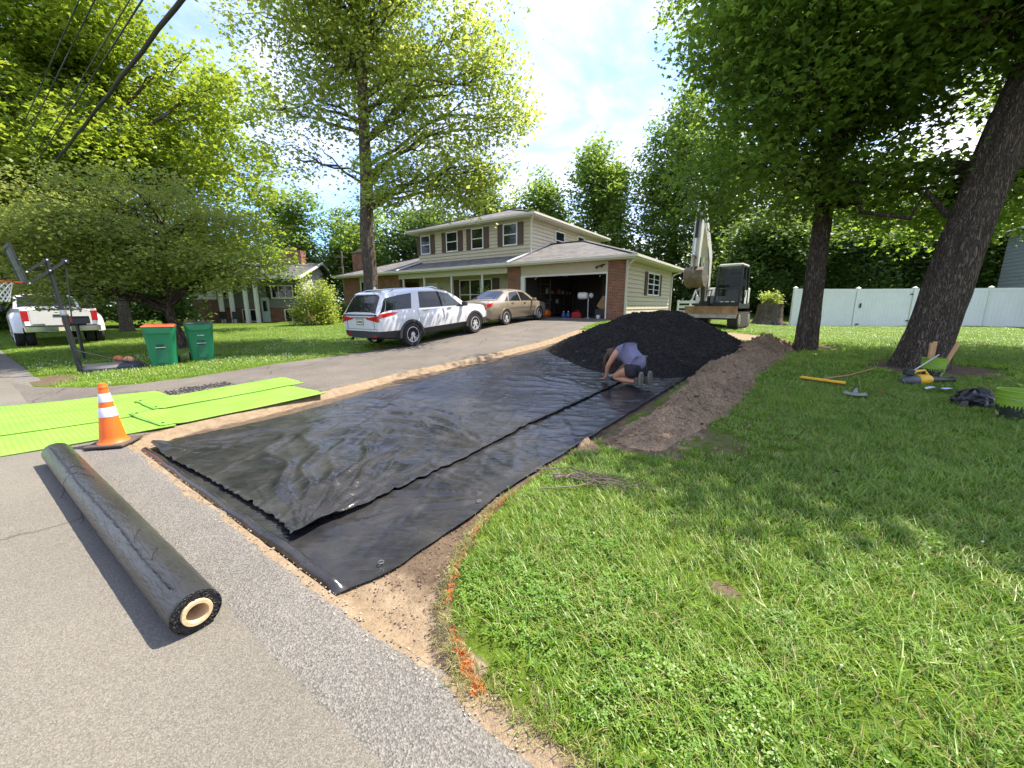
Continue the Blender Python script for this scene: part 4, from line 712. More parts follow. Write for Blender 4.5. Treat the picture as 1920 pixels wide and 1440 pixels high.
def bucket(label, s, d, h, r, stakes=False):
    t = thing('bucket', label, 'bucket', gW(s, d, .005), R(20), 'lime buckets on the lawn')
    mb = MB(); mb.lathe([(r*.87, .0), (r*.93, h*.5)], 32, caps=False); mb.lathe([(r*.86, .004), (.002, .004)], 32, caps=False); mb.build('camouflage_band', M_camo, t, smooth=40)
    mb = MB(); mb.lathe([(r*.931, h*.5), (r*.95, h*.68), (r*.985, h*.685), (r*.985, h*.71), (r*.955, h*.715), (r*.965, h*.8), (r*1.0, h*.805), (r*1.0, h*.83), (r*.97, h*.835), (r*.985, h*.95), (r*1.03, h*.955), (r*1.035, h*.985), (r*1.0, h), (r*.96, h*.99), (r*.93, h*.5), (r*.86, .01)], 40, caps=False); mb.build('bucket_wall', M_limeb, t, smooth=40)
    mb = MB(); ang = np.linspace(0, math.pi, 22); mb.tube([(r*1.0*math.cos(x), -r*1.02*math.sin(x)*.98, h*.76-.22*h*math.sin(x)) for x in ang], .0025, 6); mb.build('wire_handle', M_steel, t, smooth=60)
    if stakes:
        pass
    return t
bucket('lime bucket with a dark leafy print on its lower half, beside the black bag', 2.33, 7.22, .35, .18)
b2 = bucket('lime bucket holding wooden stakes at the foot of the leaning tree', 2.12, 9.75, .34, .165)
bo = b2.location
for i, (ax_, ay_, tx, ty, hh) in enumerate(((-.05, .03, -.02, .0, .60), (.01, .06, .03, .03, .62), (.09, -.02, .27, .03, .60))):
    mb = MB(); mb.bar(bo+Vector((ax_, ay_, .02)), bo+Vector((ax_+tx, ay_+ty, hh)), .055, .035, up=(0, 1, 0)); st = mb.build('wooden_stake', mat('stake_wood', (.46, .27, .12), .75, var=.2, scale=12), None, bevel=.003)
    tag(st, ('wooden stake upright against the bucket rim on the shovel side', 'wooden stake upright in the middle of the stake bucket', 'wooden stake leaning far out of the stake bucket')[i], 'stake', 'stakes standing in the lime bucket')
a = gW(1.74, 9.0, .22); b = bo+Vector((.02, -.03, .40)); mb = MB(); mb.tube([a, b], .011, 10); tag(mb.build('grey_pipe', mat('pipe_grey', (.38, .42, .44), .4), None, smooth=60), 'slim grey pipe leaning from the leaf blower onto the stake bucket', 'pipe')
# black bag: crumpled sack
def crumple(name, loc, rx, ry, h, m, label, cat, seed, rz=0.0, spike=.28):
    g = np.random.default_rng(seed); n = 40; mth = 22; V = []; th = np.linspace(0, 2*np.pi, n, endpoint=False); ph = np.linspace(0, np.pi/2, mth)
    T, Pm = np.meshgrid(th, ph, indexing='ij'); r = 1+spike*wob(np.cos(T)*2+seed, np.sin(T)*2, 1.2)+spike*.6*np.abs(wob(np.cos(T)*5, np.sin(T)*5+Pm*3, 1.4, seed))+.10*wob(np.cos(T)*9, Pm*6, 1.5, seed)
    X = rx*r*np.cos(T)*np.cos(Pm)**.7; Y = ry*r*np.sin(T)*np.cos(Pm)**.7; Z = h*np.sin(Pm)*(1+.35*wob(np.cos(T)*1.5, np.sin(T)*1.5+seed, 1.2))
    V = np.stack([X, Y, Z], -1).reshape(-1, 3); i, j = np.meshgrid(np.arange(n), np.arange(mth-1), indexing='ij'); Q = np.stack([i*mth+j, ((i+1) % n)*mth+j, ((i+1) % n)*mth+j+1, i*mth+j+1], -1).reshape(-1, 4)
    o = np_mesh(name, V, Q, m, None, 35); o.location = loc; o.rotation_euler.z = rz; return tag(o, label, cat)
crumple('black_bag', gW(2.12, 7.70, .0), .19, .14, .22, mat('bag_black', (.007, .007, .008), .28, var=.3, bump=.6, bscale=18), 'crumpled shiny black bag next to the lime bucket', 'bag', 4, R(-30))
mb = MB(); U, V = np.meshgrid(np.linspace(0, 1, 18), np.linspace(0, 1, 8), indexing='ij'); mb.grid(np.stack([.34*U-.17, .13*V-.065+.02*np.sin(U*6), .07+.02*np.abs(np.sin(U*6.3))+.012*np.cos(V*5)], -1)); q = mb.build('paper_packet', mat('paper_blue', (.50, .58, .72), .6, var=.12), None, smooth=60, loc=gW(1.97, 8.42), rotz=R(-22)); tag(q, 'flat pale blue paper packet on the grass by the bag', 'packet')
# ------------------------------------------------------------------ trees
M_bark = bark_mat('bark_grey', (.075, .06, .046), (.25, .205, .16))
M_barkd = bark_mat('bark_dark', (.045, .036, .028), (.18, .145, .11))
LEAF = {
 'sunny': leaf_mat('leaf_sunny', (0.113, 0.189, 0.02), (0.227, 0.292, 0.034), (0.281, 0.4, 0.03), (0.497, 0.594, 0.05), .5),
 'olive': leaf_mat('leaf_olive', (0.134, 0.181, 0.0416), (0.235, 0.276, 0.0693), (0.269, 0.336, 0.0578), (0.43, 0.484, 0.0866), .55),
 'light': leaf_mat('leaf_light', (0.163, 0.229, 0.0507), (0.315, 0.363, 0.0845), (0.35, 0.459, 0.0665), (0.558, 0.628, 0.109), .6),
 'deep': leaf_mat('leaf_deep', (0.0589, 0.117, 0.0231), (0.12, 0.191, 0.0347), (0.168, 0.304, 0.0289), (0.365, 0.515, 0.052), .55),
 'far': leaf_mat('leaf_far', (0.0935, 0.165, 0.035), (0.176, 0.264, 0.055), (0.198, 0.319, 0.04), (0.341, 0.473, 0.07), .5),
 'fard': leaf_mat('leaf_far_dark', (0.0575, 0.115, 0.033), (0.109, 0.184, 0.0495), (0.127, 0.218, 0.033), (0.23, 0.333, 0.055), .45),
}
def leaves_mesh(name, C, size, m, parent, g, up=.5, droop=0.0, aspect=.62, lobed=False):
    n = len(C); nrm = g.normal(size=(n, 3)); nrm[:, 2] = np.abs(nrm[:, 2])+up*2; nrm /= np.linalg.norm(nrm, axis=1)[:, None]
    u = g.normal(size=(n, 3)); u[:, 2] -= droop; u -= nrm*(u*nrm).sum(1)[:, None]; u /= np.linalg.norm(u, axis=1)[:, None]; v = np.cross(nrm, u)
    L = size*g.uniform(.65, 1.35, n)[:, None]; Wd = L*aspect; sag = nrm*L*g.uniform(-.1, .3, n)[:, None]
    if lobed:
        dn = nrm*L*g.uniform(.1, .45, n)[:, None]; V = np.stack([C-u*L*.9, C-u*L*.1+v*L*.85-dn, C+u*L*.12+v*L*.36, C+u*L*1.05-dn*.8, C+u*L*.12-v*L*.36, C-u*L*.1-v*L*.85-dn], 1).reshape(-1, 3)
        o = (np.arange(n)*6)[:, None, None]; T = np.array([[0, 2, 1], [0, 3, 2], [0, 4, 3], [0, 5, 4]])[None]; return np_mesh(name, V, (o+T).reshape(-1, 3), m, parent)
    V = np.stack([C-u*L, C+v*Wd-sag*.4+u*L*.15, C+u*L-sag, C-v*Wd-sag*.4+u*L*.15], 1).reshape(-1, 3); Q = np.arange(4*n).reshape(-1, 4)
    return np_mesh(name, V, Q, m, parent)
def curve_pts(a, b, g, k=6, sag=.0, wig=.035):
    a = np.array(a, float); b = np.array(b, float); L = np.linalg.norm(b-a); t = np.linspace(0, 1, k)[:, None]; P = a+(b-a)*t; P[:, 2] += sag*L*np.sin(np.pi*t[:, 0]); w = g.normal(size=(k, 3))*wig*L; w[0] = 0; w[-1] = 0
    return P+w*np.sin(np.pi*t)
def tree(name, label, base, trunk, lobes, leaf, n_leaf, size, seed, bark=None, clump=(.75, .45), cpl=30, group=None, cat='tree', nlimb=2, limb_r=.07, up=.5, droop=.3, inner=.35, trunk_n=14, flare=1.35, sub=3, extra=(), lobed=False):
    """trunk: list of (x,y,z,r) offsets from base; lobes: (cx,cy,cz, rx,ry,rz, weight) offsets from base"""
    g = np.random.default_rng(seed); t = thing(name, label, cat, base, 0, group); bark = bark or M_bark
    T = np.array(trunk, float); k = 5*(len(T)-1)+1; tt = np.linspace(0, len(T)-1, k); P = np.stack([np.interp(tt, range(len(T)), T[:, i]) for i in range(4)], -1)
    P[1:-1, :2] += g.normal(0, .012, (k-2, 2))*P[1:-1, 3:4]*2
    # trunk with bark ribs and root flare
    n = trunk_n*3; V = []
    for i in range(k):
        a = np.linspace(0, 2*np.pi, n, endpoint=False); fl = 1+(flare-1)*np.exp(-max(P[i, 2], 0)/.35)*(1+.35*np.cos(a*5+seed)); r = P[i, 3]*fl*(1+.05*np.sin(a*7+i*.35+seed)+.035*np.sin(a*13-i*.5)+.02*g.normal(size=n))
        V.append(np.stack([P[i, 0]+r*np.cos(a), P[i, 1]+r*np.sin(a), np.full(n, P[i, 2])], -1))
    V = np.array(V).reshape(-1, 3); i, j = np.meshgrid(np.arange(k-1), np.arange(n), indexing='ij'); Q = np.stack([i*n+j, i*n+(j+1) % n, (i+1)*n+(j+1) % n, (i+1)*n+j], -1).reshape(-1, 4)
    np_mesh('trunk', V, Q, bark, t, 180)
    Wt = np.array([l[6] for l in lobes], float); Wt /= Wt.sum(); C = []; mb = MB()
    for l, w in zip(lobes, Wt):
        c = np.array(l[:3]); r = np.array(l[3:6]); m = max(3, int(cpl*len(lobes)*w)); dirs = g.normal(size=(m, 3)); dirs /= np.linalg.norm(dirs, axis=1)[:, None]; rad = g.uniform(inner, 1.0, m)**.6; cc = c+dirs*rad[:, None]*r
        per = max(4, int(n_leaf*w/m))
        for q in cc:
            e = g.uniform(.6, 1.4); mm = int(per*e); p_ = np.clip(g.normal(size=(mm, 3)), -1.7, 1.7)*np.array([clump[0], clump[0], clump[1]])*e*.6; p_[:, 2] -= .25*np.hypot(p_[:, 0], p_[:, 1])*droop; C.append(q+p_)
        for b in range(nlimb):      # a limb from the trunk into the lobe, forking to its clumps
            zt = c[2]-max(.3, .45*np.hypot(c[0]-T[0, 0], c[1]-T[0, 1]))*g.uniform(.5, 1.0); zt = np.clip(zt, T[-1, 2]*.30, T[-1, 2]*.97); st = np.array([np.interp(zt, T[:, 2], T[:, i]) for i in range(3)]); rt_ = float(np.interp(zt, T[:, 2], T[:, 3])); end = c+(cc[g.integers(m)]-c)*.55
            lp = curve_pts(st, end, g, 8, .08); r0 = min(limb_r*g.uniform(.7, 1.2), rt_*.7); mb.tube(lp, [r0*(1-.78*x/7) for x in range(8)], 6, caps=False)
            for _ in range(sub):
                i0 = g.integers(3, 7); q = cc[g.integers(m)]; sp = curve_pts(lp[i0], q, g, 6, .05, .035); r1 = r0*(1-.78*i0/7)*.6; mb.tube(sp, [r1*(1-.8*x/5)+.003 for x in range(6)], 5, caps=False)
    for (a, b, r0) in extra: lp = curve_pts(a, b, g, 9, .04, .05); mb.tube(lp, [r0*(1-.85*x/8)+.003 for x in range(9)], 6, caps=False)
    tag(mb.build('limbs', bark, t, smooth=180), kind='stuff')
    C = np.concatenate(C); return t, leaves_mesh('crown', C, size, LEAF[leaf], t, g, up, droop, lobed=lobed)
def ground_at(x, y): s, d = SD(x, y); return gz(s, d)
def B_(x, y): return Vector((x, y, ground_at(x, y)-.03))
rg = np.random.default_rng(77)
def lobes_ell(c, r, n, k, g, wmin=.7, shell=.55):
    out = []
    for _ in range(n):
        d = g.normal(size=3); d /= np.linalg.norm(d); q = np.array(c)+d*np.array(r)*g.uniform(shell*.6, 1-k*.55); s = g.uniform(.75, 1.25)
        out.append((*q, r[0]*k*s, r[1]*k*s, r[2]*k*s*.8, g.uniform(wmin, 1.3)))
    return out
def main_trees():
    # airy lawn tree before the house
    x, y = -5.45, 15.4; g = np.random.default_rng(5); lb = lobes_ell((.1, .2, 11.4), (3.6, 3.2, 5.0), 26, .36, g)+[(3.4, -.6, 6.9, 1.5, 1.2, .9, 1.7), (4.9, -.9, 8.6, 1.3, 1.2, .8, 1.4), (5.2, -.4, 7.6, 1.0, 1.0, .6, 1.0), (2.3, -1.0, 5.6, 1.3, 1.0, .7, 1.6), (3.6, -1.2, 4.9, .9, .8, .5, 1.2), (4.6, -1.4, 5.5, .9, .8, .5, 1.0), (1.2, -1.2, 4.9, .8, .8, .5, .7), (2.2, -.6, 8.6, 1.2, 1.1, .9, 1.3), (4.0, -.5, 9.8, 1.2, 1.1, .8, 1.1), (-2.6, 0, 6.6, 1.1, 1.1, .8, .6), (-2.9, .3, 8.3, 1.0, 1, .8, .5), (4.0, .2, 12.0, 1.5, 1.3, 1.0, .7), (-3.2, 0, 10.5, 1.2, 1.2, 1.0, .5), (.8, -.6, 5.9, .9, .9, .6, .4), (1.6, -.8, 7.4, 1.3, 1.1, .9, .9), (-.8, -.4, 7.8, 1.2, 1.0, .9, .7)]
    tree('lawn_tree', 'tall airy tree with a bare straight trunk on the lawn before the house', B_(x, y), [(0, 0, 0, .29), (0, 0, 1.2, .26), (.08, .05, 2.4, .245), (.02, .05, 3.8, .23), (.16, 0, 5.6, .21), (.22, 0, 8, .17), (.35, 0, 11, .12), (.4, 0, 15.5, .04)], lb, 'light', 47000, .074, 5, clump=(.60, .34), cpl=40, lobed=True, limb_r=.065, nlimb=2, droop=.6)
    # two big trees over the lawn
    x, y = 7.75, 10.35; g = np.random.default_rng(6); lb = lobes_ell((-.3, -.4, 7.6), (3.3, 3.4, 4.6), 30, .36, g)+[(-2.5, -.9, 4.0, 1.2, 1.2, .8, 1.2), (-1.9, -1.6, 5.4, 1.3, 1.2, .9, .9), (1.4, -1.0, 3.6, 1.3, 1.2, .7, .9), (0.2, -1.4, 3.9, 1.0, 1.0, .6, .7), (2.9, -.6, 3.6, 1.2, 1.2, .7, .8), (-2.4, -.3, 6.8, 1.2, 1.2, 1.0, .8), (-2.9, -.5, 9.6, 1.2, 1.2, 1.2, .7)]
    lb = [(q[0]-.35, *q[1:]) for q in lb]; tree('shade_tree', 'straight dark-trunked shade tree beside the soil ridge', B_(x, y), [(0, 0, 0, .235), (0, 0, 1.5, .205), (-.03, 0, 3.5, .185), (0, 0, 6, .15), (.05, 0, 10, .07), (.05, 0, 12, .03)], lb, 'deep', 58000, .072, 6, M_barkd, (.52, .24), 42, lobed=True, limb_r=.08, nlimb=2, droop=.6, flare=1.25)
    x, y = 8.1, 7.75; g = np.random.default_rng(7); lb = lobes_ell((2.1, -.3, 8.6), (4.6, 3.6, 3.9), 34, .33, g)+[(4.2, 2.2, 3.9, 1.6, 1.6, .8, .9), (3.0, 3.2, 3.4, 1.4, 1.4, .7, .8), (5.6, 1.4, 4.4, 1.5, 1.5, .9, .9), (1.4, 3.0, 4.4, 1.3, 1.4, .8, .8), (6.4, 3.4, 4.2, 1.8, 1.6, 1.1, .9), (-1.2, -1.4, 6.2, 1.2, 1.2, .8, .8), (-1.6, -2.0, 8.0, 1.4, 1.3, 1.0, .9), (3.4, -1.6, 5.4, 1.0, 1.0, .6, .6), (4.6, -.6, 6.0, 1.4, 1.4, 1.0, .9), (1.5, -2.8, 6.4, 1.3, 1.2, .8, .9), (.2, -2.6, 7.2, 1.3, 1.2, .8, .9), (4.4, 2.6, 6.4, 1.6, 1.5, 1.0, 1.0), (6.2, 1.6, 6.8, 1.7, 1.5, 1.1, 1.0), (3.0, 1.4, 6.0, 1.3, 1.3, .9, .9), (7.6, 3.0, 7.0, 1.8, 1.6, 1.2, 1.0)]
    tree('leaning_tree', 'thick leaning tree trunk at the lawn tools with a wide dark crown', B_(x, y), [(0, 0, 0, .385), (.14, 0, .8, .345), (.42, .02, 2.4, .325), (.78, .05, 4.2, .30), (1.15, .05, 6, .25), (1.6, 0, 9, .14), (1.9, 0, 12, .04)], lb, 'deep', 70000, .072, 7, M_barkd, (.52, .24), 42, lobed=True, limb_r=.12, nlimb=2, droop=.6, flare=1.2,
         extra=[((.75, .05, 4.0), (3.9, 2.2, 5.2), .11), ((.5, .05, 2.9), (-1.2, 2.4, 3.9), .07), ((.6, 0, 3.3), (2.6, 3.0, 3.2), .06)])
    # big sunny maple behind the small yard tree, twin trunks
    g = np.random.default_rng(8); x, y = -22.0, 22.6
    lb = lobes_ell((.6, 0, 11.2), (8.0, 6.0, 8.2), 52, .27, g)+[(7.2, -1.5, 5.6, 2.2, 2, 1.4, 1.2), (8.2, -1.0, 8.2, 2.0, 2, 1.5, 1.1), (8.0, -1.0, 3.8, 1.8, 1.8, 1.1, 1), (6.0, -2.0, 3.6, 1.7, 1.7, 1.0, .9), (8.6, -1.5, 11.5, 1.8, 1.8, 1.5, .9)]
    tree('maple_tree', 'huge sunlit maple with a pale trunk behind the small yard tree', B_(x, y), [(0, 0, 0, .27), (0, 0, 2, .235), (.1, 0, 5, .21), (.3, 0, 9, .18), (.4, 0, 16, .06)], lb, 'sunny', 80000, .125, 8, M_bark, (.80, .38), 42, lobed=True, limb_r=.12, nlimb=1, droop=.4, inner=.5)
    g = np.random.default_rng(9)
    tree('maple_tree', 'slimmer pale maple trunk just beside the huge maple trunk', B_(-23.5, 22.3), [(0, 0, 0, .17), (-.1, 0, 2, .15), (-.5, 0, 5, .16), (-1.2, 0, 11, .06)], lobes_ell((-3.5, -1.5, 8.5), (4.5, 4, 5.5), 18, .34, g), 'sunny', 34000, .105, 9, M_bark, (.95, .55), 22, limb_r=.09, nlimb=1, droop=.4, inner=.5)
    # small dense yard tree by the bins
    g = np.random.default_rng(10); x, y = -11.4, 13.6
    lb = lobes_ell((-1.0, -.2, 3.9), (4.6, 3.0, 1.75), 34, .30, g)+[(3.0, -.5, 2.9, 1.3, 1.2, .6, .8), (2.2, -.9, 2.4, 1.2, 1.1, .5, .7), (-1.2, -1.8, 2.0, 1.3, 1.0, .5, .8), (-2.6, -1.6, 2.1, 1.3, 1.0, .5, .8), (-3.9, -1.2, 2.5, 1.3, 1.1, .6, .8), (-5.2, -.8, 3.0, 1.3, 1.1, .7, .8), (.4, -1.6, 2.6, 1.2, 1.0, .5, .7)]
    tree('yard_tree', 'small spreading olive-green tree behind the two trash bins', B_(x, y), [(0, 0, 0, .17), (-.10, 0, .6, .135), (-.30, 0, 1.2, .12), (-.15, 0, 1.8, .11), (-.1, 0, 2.6, .08), (0, 0, 4.2, .03)], lb, 'olive', 62000, .052, 10, M_barkd, (.50, .22), 44, limb_r=.06, nlimb=2, droop=.8, extra=[((-.2, 0, 1.3), (-3.8, -.8, 2.6), .06), ((-.2, 0, 1.5), (2.8, -.4, 2.9), .05)])
main_trees()
def bush(name, label, base, r, h, leaf, n, size, seed, cat='shrub', group=None):
    g = np.random.default_rng(seed); t = thing(name, label, cat, base, 0, group); C = []; mb = MB()
    for _ in range(26):
        d = g.normal(size=3); d[2] = abs(d[2])*.9; d /= np.linalg.norm(d); q = d*np.array([r, r, h])*g.uniform(.5, .95); q[2] = max(q[2], .15); C.append(q+g.normal(size=(n//26, 3))*np.array([.3*r, .3*r, .2*h])*.7); mb.tube(curve_pts((0, 0, 0), q*.8, g, 5, .05), [.03, .02, .014, .01, .005], 5, caps=False)
    tag(mb.build('stems', M_barkd, t), kind='stuff'); C = np.concatenate(C); C = C[C[:, 2] > .03]; leaves_mesh('foliage', C, size, LEAF[leaf], t, g, .5, .3); return t
def far_trees():
    spec = [  # label, x, y, height, crown radius, trunk r, leaf, n, size, lobes, low
     ('slim tall tree rising behind the garage roof ridge', 9.5, 44, 18.5, 3.9, .22, 'far', 15000, .19, 22, .12),
     ('tall open tree standing behind the garage corner', 16.5, 42, 22.5, 4.2, .24, 'far', 17000, .18, 24, .08),
     ('bare-limbed slim tree between the garage and the excavator boom', 20.5, 39, 20.0, 3.6, .20, 'far', 15000, .17, 22, .06),
     ('small round-topped tree behind the upper storey roof', 3.4, 47, 15.5, 4.2, .2, 'far', 11000, .19, 16, .2),
     ('bushy tree at the far side of the excavator boom', 25.5, 36, 15.0, 4.8, .2, 'far', 16000, .17, 20, .04),
     ('dark dense tree right behind the excavator cab', 20.5, 30.5, 9.0, 4.8, .2, 'fard', 20000, .15, 18, .03),
     ('dark leafy tree behind the stump planter', 26.5, 30.5, 11.5, 5.4, .2, 'fard', 20000, .15, 18, .03),
     ('dense green tree over the white fence gate', 32.0, 28.0, 11.0, 5.2, .2, 'fard', 20000, .15, 18, .06),
     ('pale leafy tree over the white fence beside the neighbouring wall', 34.0, 23.5, 10.5, 4.4, .2, 'sunny', 16000, .13, 16, .10),
     ('dark tree beyond the roof chimney', -8.5, 41, 13.5, 5.0, .2, 'fard', 16000, .18, 18, .06),
     ('bushy mid-green tree behind the upper storey gable side', -2.4, 44, 14.5, 4.6, .2, 'fard', 16000, .18, 18, .06),
     ('green tree behind the neighbouring chimney', -15.5, 44, 13.5, 5.2, .2, 'far', 16000, .18, 18, .06),
     ('tree filling the gap above the grey house', -23.5, 44, 14.0, 5.6, .22, 'far', 16000, .18, 18, .06),
     ('distant tree beyond the pickup truck', -40, 34, 15, 7.0, .25, 'sunny', 17000, .22, 18, .06),
     ('leafy tree behind the basketball hoop', -32, 21, 11.5, 5.0, .22, 'sunny', 17000, .15, 18, .06),
     ('low leafy tree along the street past the pickup truck', -35, 15.5, 7.0, 3.8, .2, 'sunny', 14000, .13, 14, .04),
     ('dark tree behind the yard tree and pickup', -27, 31, 9.0, 5.0, .2, 'fard', 15000, .16, 16, .04)]
    for i, (lab, x, y, h, r, tr, lf, n, sz, nl, low) in enumerate(spec):
        g = np.random.default_rng(100+i); z0 = low*h; hz = (h-z0)/2; lb = lobes_ell((0, 0, z0+hz), (r, r*.85, hz), nl, .36, g)
        tree('background_tree' if False else 'woodland_tree', lab, B_(x, y), [(0, 0, 0, tr), (g.normal(0, .2), 0, h*.4, tr*.75), (g.normal(0, .3), 0, h*.9, .05)], lb, lf, n, sz, 200+i, M_barkd if lf == 'fard' else M_bark, (1.0, .7), 16, 'woodland trees behind the houses', limb_r=.09, nlimb=2, sub=2, inner=.4, trunk_n=5)
far_trees()
def undergrowth():
    g = np.random.default_rng(55); C = []
    def belt(x0, x1, fy, n, zmax, m=60):
        for _ in range(n):
            x = g.uniform(x0, x1); y = fy(x)+g.uniform(-1.5, 5); C.append(np.array([x, y, .3+g.uniform(0, 1)**1.5*zmax])+g.normal(size=(m, 3))*np.array([1.2, 1.0, .8]))
    belt(7, 52, lambda x: 43-.30*abs(x-14), 1100, 7.5); belt(-58, 8, lambda x: 49-.25*max(0, -x-20), 1000, 7.5); belt(-60, -30, lambda x: 24+(-30-x)*.3, 300, 5)
    C = np.concatenate(C); C = C[C[:, 2] > .2]; o = leaves_mesh('woodland_edge', C, .24, LEAF['fard'], None, g, .4, .2); tag(o, 'dark leafy undergrowth of the wood behind the yards', None, kind='stuff')
undergrowth()
bush('round_shrub', 'large rounded light-green shrub between the two houses', B_(-12.2, 24.8), 1.4, 2.9, 'light', 9000, .065, 31)
bush('dark_shrub', 'low dark evergreen shrub at the brick corner of the house', gW(-28.0, 17.3), .8, 1.5, 'deep', 5000, .05, 32)
bush('porch_shrub', 'leafy shrub on the porch behind the gold sedan', gW(-14.2, 17.5), .55, 1.5, 'light', 3500, .05, 33)
bush('roadside_shrub', 'bright shrub at the street beside the pickup cab', B_(-26.5, 15.2), 1.6, 2.4, 'sunny', 6000, .08, 34)
# ------------------------------------------------------------------ the house with the garage
def shingle_mat(name, c1, c2):
    m, nt, out = nodes_of(name); N = nt.nodes.new; L = nt.links.new; p = N('ShaderNodeBsdfPrincipled'); p.inputs['Roughness'].default_value = .95; p.inputs['Specular IOR Level'].default_value = .2; L(p.outputs[0], out.inputs[0])
    tc = N('ShaderNodeTexCoord'); sx = N('ShaderNodeSeparateXYZ'); L(tc.outputs['Object'], sx.inputs[0]); ad = N('ShaderNodeMath'); ad.operation = 'ADD'; L(sx.outputs['X'], ad.inputs[0]); L(sx.outputs['Y'], ad.inputs[1]); cb = N('ShaderNodeCombineXYZ'); L(ad.outputs[0], cb.inputs[0])
    z = N('ShaderNodeMath'); z.operation = 'MULTIPLY'; L(sx.outputs['Z'], z.inputs[0]); z.inputs[1].default_value = 3.0; L(z.outputs[0], cb.inputs[1])
    b = N('ShaderNodeTexBrick'); L(cb.outputs[0], b.inputs['Vector']); b.inputs['Scale'].default_value = 1; b.inputs['Brick Width'].default_value = .24; b.inputs['Row Height'].default_value = .14; b.inputs['Mortar Size'].default_value = .008; b.inputs['Color1'].default_value = (*c1, 1); b.inputs['Color2'].default_value = (*c2, 1); b.inputs['Mortar'].default_value = (c1[0]*.5, c1[1]*.5, c1[2]*.5, 1)
    nz = N('ShaderNodeTexNoise'); nz.inputs['Scale'].default_value = 2.0; nz.inputs['Detail'].default_value = 7; L(tc.outputs['Object'], nz.inputs['Vector']); r = N('ShaderNodeMapRange'); L(nz.outputs['Fac'], r.inputs['Value']); r.inputs['From Min'].default_value = .3; r.inputs['From Max'].default_value = .7; r.inputs['To Min'].default_value = .75; r.inputs['To Max'].default_value = 1.2
    mx = N('ShaderNodeMix'); mx.data_type = 'RGBA'; mx.blend_type = 'MULTIPLY'; mx.inputs['Factor'].default_value = 1; L(b.outputs['Color'], mx.inputs['A']); L(r.outputs[0], mx.inputs['B']); L(mx.outputs['Result'], p.inputs['Base Color']); MATS[name] = m; return m
M_shin = shingle_mat('shingles', (.19, .18, .17), (.13, .123, .12)); M_sid = mat('beige_siding', (.53, .47, .34), .6, var=.05, scale=3, bump=.05); M_trim = mat('cream_trim', (.60, .57, .47), .5, var=.04); M_white = mat('white_trim', (.74, .74, .72), .45, var=.03); M_brick = brick_mat('red_brick', (.26, .085, .045), (.17, .055, .035), (.30, .25, .21))
M_shut = mat('brown_shutter', (.085, .045, .032), .55, var=.15); M_pane = glass_mat('window_pane', (.012, .015, .018), .05); M_dark = mat('interior_dark', (.06, .055, .05), .9, var=.2); M_soff = mat('soffit', (.52, .49, .40), .6, var=.04)
HO = (-16.0, 18.3, .95); house = thing('house', 'beige two-storey house with brick piers and an open double garage', 'house', W(*HO), ROT)
def hb(mb, name, m, parent=None, **k):
    mb.v = [(x-HO[0], y-HO[1], z-HO[2]) for x, y, z in mb.v]; return mb.build(name, m, parent or house, **k)
def wall_boards(part, axis, a0, a1, fixed, z0, z1, out, step=.205, m=None):
    """lapped siding boards on a wall; axis 's' = board runs along s at d=fixed, out = outward sign"""
    n = int(round((z1-z0)/step)); step = (z1-z0)/n; L_ = a1-a0
    if axis == 's': prof = [(0, 0), (out*.045, 0), (out*.018, step-.022), (0, step-.022)]; V = [(x, y, z) for x in (0, L_) for y, z in prof]
    else: prof = [(0, 0), (out*.045, 0), (out*.018, step-.022), (0, step-.022)]; V = [(x, y, z) for y in (0, L_) for x, z in prof]
    F = [(0, 1, 2, 3), (7, 6, 5, 4)]+[(i, i+4, (i+1) % 4+4, (i+1) % 4) for i in range(4)]
    mb = MB(); mb.add(V, F); o = mb.build('siding_board', m or M_sid, part); me = o.data; loc0 = Vector((a0, fixed, z0) if axis == 's' else (fixed, a0, z0))-Vector(HO); o.location = loc0
    for k in range(1, n): c = o.copy(); col.objects.link(c); c.location = loc0+Vector((0, 0, k*step))
